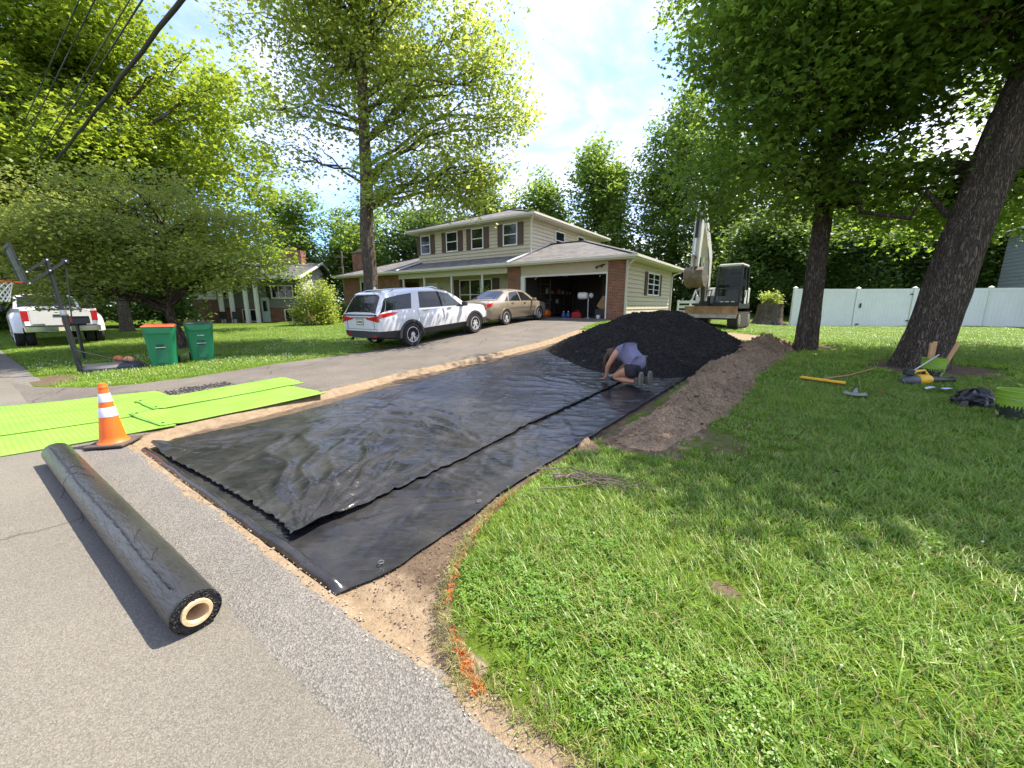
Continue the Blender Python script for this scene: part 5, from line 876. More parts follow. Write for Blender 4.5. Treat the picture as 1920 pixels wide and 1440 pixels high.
def window(name, axis, a0, a1, fixed, z0, z1, out, cols=1, rows=2, mull=1, trim=.07, shut=0.0, shz=None, parent=None):
    """frame, panes and shutters on a wall plane"""
    def bx(mb, p0, p1, o0, o1, q0, q1):
        if axis == 's': mb.bx(p0, p1, fixed+out*o0, fixed+out*o1, q0, q1)
        else: mb.bx(fixed+out*o0, fixed+out*o1, p0, p1, q0, q1)
    mb = MB(); bx(mb, a0-trim, a1+trim, .03, .09, z0-trim, z0); bx(mb, a0-trim, a1+trim, .03, .09, z1, z1+trim); bx(mb, a0-trim, a0, .03, .09, z0, z1); bx(mb, a1, a1+trim, .03, .09, z0, z1)
    w = (a1-a0)/mull
    for i in range(1, mull): bx(mb, a0+i*w-.045, a0+i*w+.045, .03, .088, z0, z1)
    f = hb(mb, 'window', M_white, parent)
    for i in range(mull):
        l, r = a0+i*w+(.045 if i else 0), a0+(i+1)*w-(.045 if i < mull-1 else 0); mb = MB(); zc = (z0+z1)/2
        bx(mb, l, r, .052, .078, zc-.025, zc+.025)
        for zz0, zz1 in ((z0, zc-.025), (zc+.025, z1)):
            for c in range(1, cols): x = l+(r-l)*c/cols; bx(mb, x-.012, x+.012, .052, .072, zz0, zz1)
            for c in range(1, rows): z = zz0+(zz1-zz0)*c/rows; bx(mb, l, r, .052, .071, z-.012, z+.012)
        hb(mb, 'sash', M_white, f)
        for zz0, zz1 in ((z0, zc-.025), (zc+.025, z1)): mb = MB(); bx(mb, l+.001, r-.001, .031, .058, zz0, zz1); hb(mb, 'pane', M_pane, f)
    if shut:
        for p0, p1 in ((a0-trim-shut-.01, a0-trim-.01), (a1+trim+.01, a1+trim+shut+.01)):
            mb = MB(); s0, s1 = shz or (z0-trim, z1+trim); bx(mb, p0, p1, .033, .075, s0, s1); n = 14
            for k in range(n): z = s0+.06+(s1-s0-.12)*k/n; bx(mb, p0+.05, p1-.05, .075, .083, z, z+(s1-s0-.12)/n*.55)
            hb(mb, 'shutter', M_shut)
def hip(name, s0, s1, d0, d1, z, pitch, th=.16, hipl=True, hipr=True, m=None):
    """hip roof solid: eave rectangle, ridge along s"""
    run = (d1-d0)/2; zr = z+run*pitch; ra = s0+(run if hipl else 0); rb = s1-(run if hipr else 0); dm = (d0+d1)/2; mb = MB()
    V = [(s0, d0, z), (s1, d0, z), (s1, d1, z), (s0, d1, z), (ra, dm, zr), (rb, dm, zr)]; F = [(0, 1, 5, 4), (2, 3, 4, 5), (1, 2, 5), (3, 0, 4)]; mb.add(V, F); r = hb(mb, name, m or M_shin)
    r.modifiers.new('solid', 'SOLIDIFY').thickness = .03
    mb = MB(); mb.bx(s0, s1, d0, d1, z-th, z-th+.02); hb(mb, 'soffit', M_soff, r)
    mb = MB(); e = .022
    for q in ((s0-e, s1+e, d0-e, d0), (s0-e, s1+e, d1, d1+e), (s0-e, s0, d0, d1), (s1, s1+e, d0, d1)): mb.bx(*q, z-th-.01, z+.012)
    hb(mb, 'fascia', M_trim, r)
    mb = MB()
    for q in ((s0-.11, s1+.11, d0-.115, d0-.026), (s1+.026, s1+.115, d0-.026, d1)): mb.bx(*q, z-.105, z+.005)
    hb(mb, 'gutter', M_trim, r)
    mb = MB()
    for a, b in (((ra, dm, zr), (s0, d0, z)), ((rb, dm, zr), (s1, d0, z)), ((rb, dm, zr), (s1, d1, z)), ((ra, dm, zr), (rb, dm, zr))):
        mb.bar(Vector(a)+Vector((0, 0, .03)), Vector(b)+Vector((0, 0, .03)), .24, .025)
    hb(mb, 'ridge_cap', m or M_shin, r); return r
# garage wing
GR, GF, GB, GT = -6.43, 18.3, 26.3, 3.66
mb = MB(); mb.bx(GR-.12, GR, GF+.5, GB, .8, GT); gw = hb(mb, 'garage_side_wall', M_sid); wall_boards(gw, 'd', GF+.02, GB-.02, GR, 1.02, GT, 1)
mb = MB(); mb.bx(GR-.12, GR+.02, GF+.02, GB, .75, 1.02); hb(mb, 'foundation', mat('foundation', (.42, .41, .38), .9), gw)
for d_ in (GF-.03, GB-.06): mb = MB(); mb.bx(GR-.02, GR+.06, d_, d_+.11, 1.0, GT); hb(mb, 'corner_board', M_trim, gw)
window('garage_window', 'd', 21.5, 23.6, GR, 2.2, 3.25, 1, cols=1, rows=2, mull=2, shut=.42)
mb = MB(); mb.bx(-7.33, -6.47, GF, GF+.5, .85, GT); hb(mb, 'brick_pier', M_brick)
mb = MB(); mb.bx(-13.14, -12.3, GF, GF+.45, .85, GT); hb(mb, 'brick_pier', M_brick)
mb = MB(); mb.bx(-12.3, -7.33, GF+.04, GF+.2, 3.17, GT); hb(mb, 'garage_header', M_sid)
mb = MB(); mb.bx(-12.3, -12.04, GF+.02, GF+.14, .95, 3.17); mb.bx(-7.40, -7.33, GF+.02, GF+.14, .95, 3.17); mb.bx(-12.04, -7.40, GF+.02, GF+.14, 3.09, 3.17); hb(mb, 'door_frame', M_white)
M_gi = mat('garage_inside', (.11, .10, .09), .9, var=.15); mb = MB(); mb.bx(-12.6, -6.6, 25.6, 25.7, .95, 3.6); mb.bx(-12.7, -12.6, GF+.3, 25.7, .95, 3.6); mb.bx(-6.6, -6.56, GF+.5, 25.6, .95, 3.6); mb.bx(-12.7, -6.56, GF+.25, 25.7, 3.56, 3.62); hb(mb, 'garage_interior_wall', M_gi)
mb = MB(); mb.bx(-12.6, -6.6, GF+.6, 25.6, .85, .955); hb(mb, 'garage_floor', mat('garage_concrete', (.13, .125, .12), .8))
mb = MB()
for x in (-11.6, -7.9): mb.tube([(x, 18.7, 3.0), (x, 19.2, 3.35), (x, 22.5, 3.38)], .025, 8)
for k in range(4): mb.bx(-12.0, -7.45, 19.4+k*.54, 19.4+k*.54+.52, 3.40, 3.44)
hb(mb, 'raised_garage_door', M_white)
mb = MB(); mb.bx(-10.05, -9.75, 24.2, 25.4, .95, 3.56); hb(mb, 'garage_partition', mat('partition', (.20, .17, .13), .8))
mb = MB(); mb.lathe([(.02, 0), (.05, .02), (.06, .10), (.02, .12)], 12, (-7.62, 18.22, 3.38)); mb.tube([(-7.5, 18.34, 3.52), (-7.62, 18.22, 3.48), (-7.8, 18.16, 3.42)], .03, 8); mb.lathe([(.02, 0), (.055, .02), (.06, .10), (.02, .12)], 12, (-7.85, 18.16, 3.32)); hb(mb, 'floodlight', M_blk, smooth=40)
gr_roof = hip('garage_roof', -12.75, -5.84, 17.7, 26.9, 3.82, .325, hipl=False)
mb = MB(); mb.bar((-12.76, 17.7, 3.87), (-12.76, 22.2, 5.33), .09, .10); hb(mb, 'rake_flashing', M_white, gr_roof)
def spout(pts, name='downspout', m=None): mb = MB(); mb.tube(pts, .045, 8); hb(mb, name, m or M_trim, smooth=50)
spout([(-5.82, 17.62, 3.74), (-5.9, 17.75, 3.62), (-6.30, 18.2, 3.42), (-6.36, 18.25, 3.25), (-6.36, 18.25, .95)]); spout([(-5.80, 26.6, 3.74), (-5.9, 26.55, 3.6), (-6.30, 26.34, 3.45), (-6.33, 26.34, 3.3), (-6.33, 26.34, .95)])
# upper storey
UF, UR, UL, UB, UT = 20.0, -12.75, -22.1, 30.0, 6.5
mb = MB(); mb.bx(UL, UR-.01, UF+.01, UF+.12, 3.6, UT); uf = hb(mb, 'upper_front_wall', M_sid); wall_boards(uf, 's', UL, UR+.02, UF, 4.45, UT, -1)
mb = MB(); mb.bx(UR-.12, UR, UF+.12, UB, 3.6, UT); us = hb(mb, 'upper_side_wall', M_sid); wall_boards(us, 'd', UF+.02, UB, UR, 4.45, UT, 1)
mb = MB(); mb.bx(UL, UR-.12, UB-.12, UB, .9, UT); mb.bx(UL, UL+.1, UF+.12, UB-.12, .9, UT); hb(mb, 'rear_wall', M_sid)
mb = MB(); mb.bx(UR-.02, UR+.06, UF-.07, UF+.06, 4.45, UT); hb(mb, 'corner_board', M_trim, us)
for a0, a1 in ((-14.6, -13.7), (-17.1, -16.25), (-19.3, -18.4), (-21.75, -20.95)): window('upper_window', 's', a0, a1, UF, 5.16, 6.28, -1, rows=1, shut=.40)
window('side_window', 'd', 22.85, 23.95, UR, 5.15, 6.15, 1, rows=1); window('side_window', 'd', 26.0, 26.9, UR, 5.6, 6.25, 1, rows=1)
mb = MB(); mb.bx(UR+.03, UR+.30, 23.1, 23.75, 5.16, 5.5); hb(mb, 'window_air_conditioner', M_white, bevel=.02)
hip('upper_roof', -22.65, -12.2, 19.45, 30.5, 6.66, .33)
spout([(-12.2, 19.36, 6.58), (-12.3, 19.5, 6.45), (-12.62, 19.85, 6.25), (-12.68, 19.93, 6.1), (-12.68, 19.93, 4.5)])
mb = MB(); mb.lathe([(.02, 0), (.07, .03), (.05, .09)], 10, (UR+.12, 23.2, 6.3)); hb(mb, 'eave_lamp', M_white)
# porch
mb = MB(); mb.add([(-22.3, 17.7, 3.82), (-12.80, 17.7, 3.82), (-12.80, 20.0, 4.52), (-22.3, 20.0, 4.52)], [(0, 1, 2, 3)]); pr = hb(mb, 'porch_roof', M_shin); pr.modifiers.new('solid', 'SOLIDIFY').thickness = .05
mb = MB(); mb.bx(-22.3, -12.8, 17.68, 17.70, 3.65, 3.83); hb(mb, 'fascia', M_trim, pr); mb = MB(); mb.bx(-29.2, -12.86, 17.58, 17.676, 3.715, 3.825); hb(mb, 'gutter', M_trim, pr); mb = MB(); mb.bx(-22.3, -12.8, 17.70, 19.98, 3.655, 3.675); hb(mb, 'soffit', M_soff, pr)
mb = MB(); mb.bx(-22.3, -13.14, 18.22, 18.42, 3.36, 3.655); hb(mb, 'porch_beam', M_trim)
for x in (-21.9, -19.85, -17.42, -14.97): mb = MB(); mb.bx(x-.055, x+.055, 18.26, 18.37, .9, 3.36); hb(mb, 'porch_post', M_white)
mb = MB(); mb.bx(-22.3, -13.14, 20.01, 20.15, .9, 3.66); hb(mb, 'porch_wall', M_sid); mb = MB(); mb.bx(-22.3, -13.0, 17.9, 20.0, .8, .97); hb(mb, 'porch_floor', mat('porch_concrete', (.3, .29, .27), .9))
mb = MB(); mb.bx(-21.35, -20.35, 19.93, 20.0, .97, 3.15); dr = hb(mb, 'front_door', M_white); mb = MB(); mb.bx(-21.1, -20.6, 19.915, 19.93, 1.6, 2.85); hb(mb, 'door_pane', M_pane, dr); mb = MB(); mb.lathe([(.02, 0), (.035, .02), (.02, .05)], 10, (-20.5, 19.9, 1.95)); hb(mb, 'door_handle', M_steel, dr)
window('porch_window', 's', -18.2, -15.6, 20.0, 1.4, 3.2, -1, mull=3, rows=1, shut=.5)
for x in (-21.85, -19.95):
    mb = MB(); mb.lathe([(.02, 0), (.085, .05), (.10, .28), (.03, .38)], 8, (x, 19.88, 2.35)); mb.tube([(x, 20.0, 2.8), (x, 19.88, 2.78), (x, 19.88, 2.7)], .015, 6); hb(mb, 'porch_lantern', M_blk)
# brick wing
for a, b in ((-28.95, -26.95), (-25.2, -22.3)): mb = MB(); mb.bx(a, b, GF, GF+.2, .5, GT); hb(mb, 'brick_wall', M_brick)
mb = MB(); mb.bx(-26.95, -25.2, GF, GF+.19, .5, 1.5); hb(mb, 'brick_wall', M_brick); mb = MB(); mb.bx(-26.95, -25.2, GF+.05, GF+.19, 1.5, GT); hb(mb, 'window_surround', M_trim); window('wing_window', 's', -26.6, -25.55, GF, 1.6, 3.3, -1, mull=2, rows=1)
mb = MB(); mb.bx(-28.95, -28.75, GF+.2, 26.6, .5, GT); hb(mb, 'brick_wall', M_brick); hip('wing_roof', -29.4, -21.9, 17.7, 27.2, 3.82, .32, hipr=False)
mb = MB(); mb.bx(-22.0, -21.86, 17.72, 20, 3.85, 3.87); mb.bar((-21.88, 17.7, 3.87), (-21.88, 20.0, 4.62), .08, .10); hb(mb, 'rake_flashing', M_white)
mb = MB(); mb.bx(-29.7, -28.3, 19.7, 20.5, .5, 5.75); ch = hb(mb, 'chimney', M_brick); mb = MB(); mb.bx(-29.78, -28.22, 19.62, 20.58, 5.75, 5.83); mb.bx(-29.3, -28.7, 19.9, 20.3, 5.83, 6.05); hb(mb, 'chimney_cap', mat('chimney_cap', (.22, .21, .2), .8), ch)
# ---- things inside the garage
def gthing(mb, name, m, label, cat, smooth=None, bevel=0): o = mb.build(name, m, None, rotz=ROT, smooth=smooth, bevel=bevel); return tag(o, label, cat)
t = thing('pedestal_machine', 'white drum-shaped machine on a slim chrome post in the garage opening', 'machine', W(-8.6, 18.85, .97), ROT)
mb = MB(); mb.lathe([(.10, -.42), (.17, -.38), (.18, -.1), (.15, .06), (.10, .10)], 20, (-.05, 0, 1.12), axis='x'); mb.build('drum', M_white, t, smooth=40); mb = MB(); mb.lathe([(.06, .16), (.12, .18), (.13, .26), (.05, .33)], 16, (0, 0, 1.13), axis='x'); mb.build('end_cap', M_white, t, smooth=40)
mb = MB(); mb.tube([(.08, 0, .02), (.08, 0, 1.0)], .032, 12); mb.lathe([(.18, 0), (.18, .02), (.05, .05)], 20, (.08, 0, 0)); mb.build('post', M_steel, t, smooth=50)
M_card = mat('cardboard', (.40, .24, .11), .85, var=.12); b = thing('cardboard_box', 'brown cardboard box tipped on the clutter inside the garage', 'box', W(-7.95, 19.6, 1.45), ROT)
mb = MB(); mb.box((0, 0, .28), (.42, .45, .62), Matrix.Rotation(R(32), 3, 'Y')); mb.build('box_body', M_card, b); mb = MB(); mb.box((.22, 0, .62), (.30, .45, .012), Matrix.Rotation(R(20), 3, 'Y')); mb.build('flap', M_card, b)
mb = MB(); mb.bx(-8.35, -7.55, 19.3, 20.3, .96, 1.44); gthing(mb, 'storage_bin', mat('bin_black', (.035, .035, .04), .5), 'black storage bin under the tipped cardboard box', 'bin', bevel=.03)
mb = MB(); mb.lathe([(.10, 0), (.22, .06), (.26, .2), (.22, .34), (.10, .40), (.05, .41)], 22, (-11.0, 18.95, .97)); gthing(mb, 'plastic_pumpkin', mat('pumpkin', (.65, .12, .01), .5), 'round orange plastic pumpkin on the garage floor by the sedan', 'pumpkin', smooth=60)
for i, (x, lab) in enumerate(((-9.95, 'blue plastic jug on the garage floor, nearer the pumpkin'), (-9.68, 'blue plastic jug on the garage floor, nearer the red fuel can'))):
    t = thing('plastic_jug', lab, 'jug', W(x, 18.95, .97), ROT, 'blue jugs in the garage'); mb = MB(); mb.lathe([(.10, 0), (.11, .03), (.11, .20), (.05, .28), (.03, .30)], 16); mb.build('jug_body', mat('jug_blue', (.03, .07, .28), .35), t, smooth=45); mb = MB(); mb.lathe([(.034, .30), (.034, .34)], 12); mb.build('cap', M_white, t)
t = thing('fuel_can', 'red plastic fuel can on the garage floor', 'fuel can', W(-9.2, 19.0, .97), ROT); mb = MB(); mb.prism([(-.26, 0), (.26, 0), (.26, .20), (.12, .30), (-.2, .30), (-.26, .22)], -.12, .12); mb.build('can_body', mat('can_red', (.42, .02, .03), .4), t, bevel=.02); mb = MB(); mb.tube([(-.15, 0, .31), (-.1, 0, .38), (.05, 0, .38), (.08, 0, .31)], .018, 8); mb.build('handle', MATS['can_red'], t); mb = MB(); mb.tube([(.2, 0, .25), (.3, 0, .36)], .022, 8); mb.build('spout', M_blk, t)
mb = MB(); mb.bx(-8.05, -7.88, 18.85, 19.0, .96, 1.14); gthing(mb, 'small_carton', M_white, 'small white carton on the garage floor by the brick pier', 'carton', bevel=.005)
t = thing('shelf_rack', 'dark shelf rack crowded with jars along the garage inner wall', 'shelf', W(-11.9, 21.8, .96), ROT)
for k in range(4): mb = MB(); mb.bx(-.35, .35, -1.5, 1.5, .2+k*.55, .235+k*.55); mb.build('shelf', mat('shelf_wood', (.10, .075, .05), .8), t)
for sx in (-.33, .33):
    for sy in (-1.48, 1.48): mb = MB(); mb.bx(sx-.025, sx+.025, sy-.025, sy+.025, 0, 2.1); mb.build('upright', MATS['shelf_wood'], t)
for i in range(9):
    r0 = random.uniform(.07, .12); h0 = random.uniform(.15, .3); sx, sy, k = random.uniform(-.15, .22), -1.3+2.6*i/8, random.randint(0, 2); mb = MB(); mb.lathe([(r0, 0), (r0, h0*.8), (r0*.6, h0)], 12); o = mb.build('storage_jar', mat('jar%d' % (i % 3), ((.25, .22, .2), (.08, .1, .16), (.3, .1, .06))[i % 3], .4), None, smooth=40, loc=W(-11.9+sx, 21.8+sy, .96+.236+k*.55)); tag(o, ('pale', 'blue', 'red-brown')[i % 3]+' storage jar on the '+('lowest', 'second', 'third')[k]+' board of the garage shelf rack, '+('nearest the door', 'in the door-side half', 'around the middle', 'in the inner half', 'at the inner end')[i//2], 'jar', 'jars on the garage shelves')
t = thing('bicycle', 'dark bicycle parked inside the garage behind the sedan nose', 'bicycle', W(-11.6, 19.6, .96), ROT+R(70))
for x in (-.5, .5): mb = MB(); mb.tube([(x+.32*math.cos(a), 0, .33+.32*math.sin(a)) for a in np.linspace(0, 6.283, 25)], .02, 6); mb.build('wheel', M_blk, t)
mb = MB()
for a, b in (((-.5, 0, .33), (-.15, 0, .8)), ((-.15, 0, .8), (.38, 0, .82)), ((.38, 0, .82), (0, 0, .3)), ((0, 0, .3), (-.15, 0, .8)), ((-.5, 0, .33), (0, 0, .3)), ((.38, 0, .9), (.5, 0, .33))): mb.tube([a, b], .018, 6)
mb.build('frame', mat('bike_frame', (.05, .05, .07), .4), t); mb = MB(); mb.tube([(.36, -.28, .98), (.38, 0, .95), (.36, .28, .98)], .014, 6); mb.build('handlebar', M_steel, t); mb = MB(); mb.box((-.18, 0, .88), (.26, .14, .06)); mb.build('saddle', M_blk, t, bevel=.02)
# ------------------------------------------------------------------ neighbouring grey house
NO = Vector((-20.5, 36.0, .10)); nh = thing('grey_house', 'grey split-level house with white columns and a brick lower storey', 'house', NO, R(6))
M_gsid = mat('grey_siding', (.20, .205, .20), .7, var=.08); M_groof = shingle_mat('grey_shingles', (.13, .13, .13), (.09, .09, .09)); M_nbrick = brick_mat('neighbour_brick', (.30, .10, .06), (.22, .075, .045), (.3, .26, .22))
def nb(mb, name, m, parent=None, **k): return mb.build(name, m, parent or nh, **k)
mb = MB(); mb.bx(-5.6, 1.7, 0, .2, 1.3, 3.9); nw = nb(mb, 'upper_wall', M_gsid); n_b = 11
for k in range(n_b): mb = MB(); mb.prism([(-.03, 1.3+k*.236), (0, 1.3+k*.236), (0, 1.53+k*.236), (-.012, 1.53+k*.236)], -5.6, 1.7, plane='yz'); nb(mb, 'siding_board', M_gsid, nw)
mb = MB(); mb.bx(-5.6, 1.7, .12, .3, -.3, 1.3); nb(mb, 'lower_brick_wall', M_nbrick); mb = MB(); mb.bx(1.7, 1.75, .02, 7.5, 1.3, 3.9); sw = nb(mb, 'side_wall', M_white)
for k in range(11): mb = MB(); mb.prism([(1.75, 1.3+k*.236), (1.785, 1.3+k*.236), (1.762, 1.53+k*.236), (1.75, 1.53+k*.236)], .03, 7.5); nb(mb, 'siding_board', mat('pale_siding', (.58, .57, .54), .6), sw)
mb = MB(); mb.bx(1.6, 1.74, .3, 7.5, -.3, 1.3); nb(mb, 'lower_side_wall', M_nbrick)
mb = MB(); mb.add([(-6.2, -1.9, 3.9), (2.3, -1.9, 3.9), (2.3, 3.8, 5.6), (-6.2, 3.8, 5.6), (2.3, 8.3, 3.9), (-6.2, 8.3, 3.9)], [(0, 1, 2, 3), (3, 2, 4, 5)]); nr = nb(mb, 'roof', M_groof); nr.modifiers.new('s', 'SOLIDIFY').thickness = .12
mb = MB(); mb.add([(1.72, 0, 3.9), (1.72, 7.5, 3.9), (1.72, 3.8, 5.4)], [(0, 1, 2)]); nb(mb, 'gable', mat('pale_siding', (.58, .57, .54), .6))
mb = MB(); mb.bx(-6.2, 2.3, -1.98, -1.9, 3.72, 3.95); mb.bar((2.32, -1.9, 3.85), (2.32, 3.8, 5.55), .06, .2); mb.bar((2.32, 8.3, 3.85), (2.32, 3.8, 5.55), .06, .2); nb(mb, 'eave_board', M_white, nr)
mb = MB(); mb.bx(-1.5, .6, 3.2, 4.4, 5.2, 6.7); c_ = nb(mb, 'chimney', M_nbrick, nr); mb = MB(); mb.bx(-.8, -.1, 3.5, 4.1, 6.7, 7.0); nb(mb, 'chimney_pot', M_nbrick, nr)
for x in (-4.35, -3.5, -2.35, -1.5): mb = MB(); mb.bx(x-.13, x+.13, -1.75, -1.49, -.1, 3.75); mb.bx(x-.17, x+.17, -1.79, -1.45, -.1, .06); nb(mb, 'column', M_white)
def nwin(x0, x1, z0, z1, y=0.0, mull=2):
    mb = MB(); mb.bx(x0-.09, x1+.09, y-.08, y-.03, z0-.09, z0); mb.bx(x0-.09, x1+.09, y-.08, y-.03, z1, z1+.09); mb.bx(x0-.09, x0, y-.08, y-.03, z0, z1); mb.bx(x1, x1+.09, y-.08, y-.03, z0, z1)
    for i in range(1, mull): x = x0+(x1-x0)*i/mull; mb.bx(x-.03, x+.03, y-.078, y-.03, z0, z1)
    f = nb(mb, 'window', M_white)
    for i in range(mull): a = x0+(x1-x0)*i/mull; b = x0+(x1-x0)*(i+1)/mull; mb = MB(); mb.bx(a+.03, b-.03, y-.05, y-.035, z0, z1); nb(mb, 'pane', M_pane, f)
nwin(-.9, .8, 2.2, 3.2, mull=3); nwin(-5.3, -4.7, 2.2, 3.2); nwin(.0, 1.1, .1, 1.1, .12); nwin(-3.6, -2.4, .15, 1.1, .12, 2)
for x in (-1.35, .95): mb = MB(); mb.bx(x-.02, x+.28, -.075, -.035, 2.1, 3.3); nb(mb, 'shutter', M_blk)
mb = MB(); mb.bx(-1.9, -1.25, -.12, -.04, 0, 2.2); d_ = nb(mb, 'front_door', mat('mint_door', (.42, .55, .47), .5)); mb = MB(); mb.bx(-1.75, -1.4, -.13, -.12, 1.0, 1.9); nb(mb, 'door_pane', M_pane, d_)
for x in (1.66, 1.95): mb = MB(); mb.bx(x-.06, x+.06, -.1, .02, -.2, 3.9 if x < 1.7 else 1.4); nb(mb, 'corner_board', M_white)
for x in (-3.9, -2.8): 
    t = thing('porch_chair', 'dark patio chair by the white columns, ' + ('under the brick storey window' if x > -3 else 'towards the brick garage'), 'chair', NO+Vector((x, -2.6, 0)), R(10), 'patio chairs at the grey house'); mb = MB(); mb.bx(-.28, .28, -.25, .25, .38, .44); mb.build('seat', M_blk, t); mb = MB(); mb.bx(-.28, .28, .22, .28, .44, 1.0); mb.build('backrest', M_blk, t)
    for sx in (-.25, .25):
        for sy in (-.22, .24): mb = MB(); mb.bx(sx-.02, sx+.02, sy-.02, sy+.02, 0, .38); mb.build('leg', M_blk, t)
bgar = thing('brick_garage', 'low brick outbuilding with a white gable beside the grey house', 'garage', Vector((-27.3, 36.8, .05)), R(4)); mb = MB(); mb.bx(-2.0, 1.9, 0, 5, -.3, 2.1); mb.build('brick_wall', M_nbrick, bgar); mb = MB(); mb.prism([(-2.2, 2.1), (2.1, 2.1), (2.1, 2.6), (0, 3.4), (-2.2, 2.6)], -.05, .1); mb.build('gable', M_white, bgar); mb = MB(); mb.add([(-2.4, -.3, 2.55), (0, -.3, 3.5), (0, 5.3, 3.5), (-2.4, 5.3, 2.55), (2.3, -.3, 2.55), (2.3, 5.3, 2.55)], [(0, 1, 2, 3), (1, 4, 5, 2)]); o = mb.build('roof', M_groof, bgar); o.modifiers.new('s', 'SOLIDIFY').thickness = .1; mb = MB(); mb.bx(1.9, 2.0, -.1, 0, -.2, 2.2); mb.build('downspout', M_white, bgar)
# ------------------------------------------------------------------ white vinyl fence with gate
M_vinyl = mat('white_vinyl', (.70, .72, .66), .45, var=.05, scale=2)
fp = [(14.35, 20.4), (17.45, 20.3), (20.0, 20.0), (23.3, 19.6), (26.6, 18.2)]; f0 = Vector((fp[0][0], fp[0][1], ground_at(*fp[0]))); fence = thing('vinyl_fence', 'white vinyl privacy fence with a gate across the side yard', 'fence', f0, 0)
for i, (x, y) in enumerate(fp):
    z = ground_at(x, y)-f0.z; q = Vector((x-f0.x, y-f0.y, z)); mb = MB(); mb.box(q+Vector((0, 0, .93)), (.13, .13, 1.95)); mb.build('post', M_vinyl, fence, bevel=.008); mb = MB(); b = q+Vector((0, 0, 1.905)); mb.add([b+Vector((sx*.085, sy*.085, 0)) for sx, sy in ((-1, -1), (1, -1), (1, 1), (-1, 1))]+[b+Vector((0, 0, .08))], [(0, 1, 4), (1, 2, 4), (2, 3, 4), (3, 0, 4)]); mb.build('post_cap', M_vinyl, fence)
    if i == len(fp)-1: break
    x2, y2 = fp[i+1]; q2 = Vector((x2-f0.x, y2-f0.y, ground_at(x2, y2)-f0.z)); u = (q2-q).normalized(); a, b = q+u*.07, q2-u*.07; gate = i == 1
    nm = 'gate_panel' if gate else 'panel'; n = int((b-a).length/.16); mb = MB(); nrm = Vector((u.y, -u.x, 0)); pts = []
    for k in range(n):
        p0, p1 = a+(b-a)*(k/n), a+(b-a)*((k+1)/n); w = (p1-p0)*.04; mb.bar(p0+w+Vector((0, 0, .95)), p1-w+Vector((0, 0, .95)), .022, 1.68); mb.bar(p0-w*.5+Vector((0, 0, .95)), p0+w*1.01+Vector((0, 0, .95)), .012, 1.66)
    pn = mb.build(nm, M_vinyl, fence)
    mb = MB(); mb.bar(a+Vector((0, 0, .10)), b+Vector((0, 0, .10)), .05, .16); mb.bar(a+Vector((0, 0, 1.80)), b+Vector((0, 0, 1.80)), .05, .14); mb.build('rail', M_vinyl, pn)
    if gate:
        mb = MB(); q3 = a+u*.12+nrm*.05; mb.box(q3+Vector((0, 0, 1.05)), (.05, .05, .22)); mb.build('gate_latch', M_blk, pn)
        for e, zz in ((b-u*.03, .3), (b-u*.03, 1.6), (a+u*.1, .12)): mb = MB(); mb.box(e+nrm*.05+Vector((0, 0, zz)), (.16, .03, .06)); mb.build('hinge', M_blk, pn)
# neighbouring building at the edge of the yard
nbld = thing('siding_building', 'grey sided building on a white block foundation past the fence', 'building', Vector((25.2, 17.0, .5)), R(-28)); mb = MB(); mb.bx(0, 9, 0, 8, .0, 1.25); mb.build('foundation_wall', mat('white_block', (.55, .55, .53), .8, var=.15), nbld); mb = MB(); mb.bx(.02, 8.9, .02, 7.9, 1.25, 5.2); uw = mb.build('upper_wall', mat('blue_grey_siding', (.24, .28, .30), .6), nbld)
for k in range(19): mb = MB(); mb.bx(-.012, 9, -.012, .02, 1.27+k*.205, 1.27+k*.205+.185); mb.bx(-.012, .02, .02, 8, 1.27+k*.205, 1.27+k*.205+.185); mb.build('siding_board', MATS['blue_grey_siding'], uw)
mb = MB(); mb.prism([(-.5, 5.2), (9.5, 5.2), (4.5, 7.4)], -.4, 8.4); mb.build('roof', M_groof, nbld)
# low white rail and stepladder past the garage
t = thing('low_fence', 'low white board fence behind the garage corner', 'fence', W(-5.2, 27.2, 1.0), ROT)
for k in range(4): mb = MB(); mb.bx(-.9+k*.75, -.9+k*.75+.09, -.05, .05, -.2, .95); mb.build('post', M_white, t)
for z in (.25, .55, .85): mb = MB(); mb.bx(-.9, 1.44, -.075, -.05, z-.11, z+.06); mb.build('board', M_white, t)
t = thing('step_ladder', 'small white stepladder standing behind the garage corner', 'ladder', W(-4.9, 26.3, .95), ROT+R(20))
for y_ in (-.2, .2): mb = MB(); mb.bar((-.45, y_*1.3, 0), (0, y_*.6, 1.6), .05, .025); mb.build('front_leg', M_white, t); mb = MB(); mb.bar((.45, y_*1.3, 0), (.02, y_*.6, 1.6), .04, .025); mb.build('rear_leg', M_white, t)
for k in range(4): mb = MB(); f = .2+k*.2; mb.box((-.45+.45*f, 0, 1.6*f), (.12, .5-.24*f, .025)); mb.build('step', M_white, t)
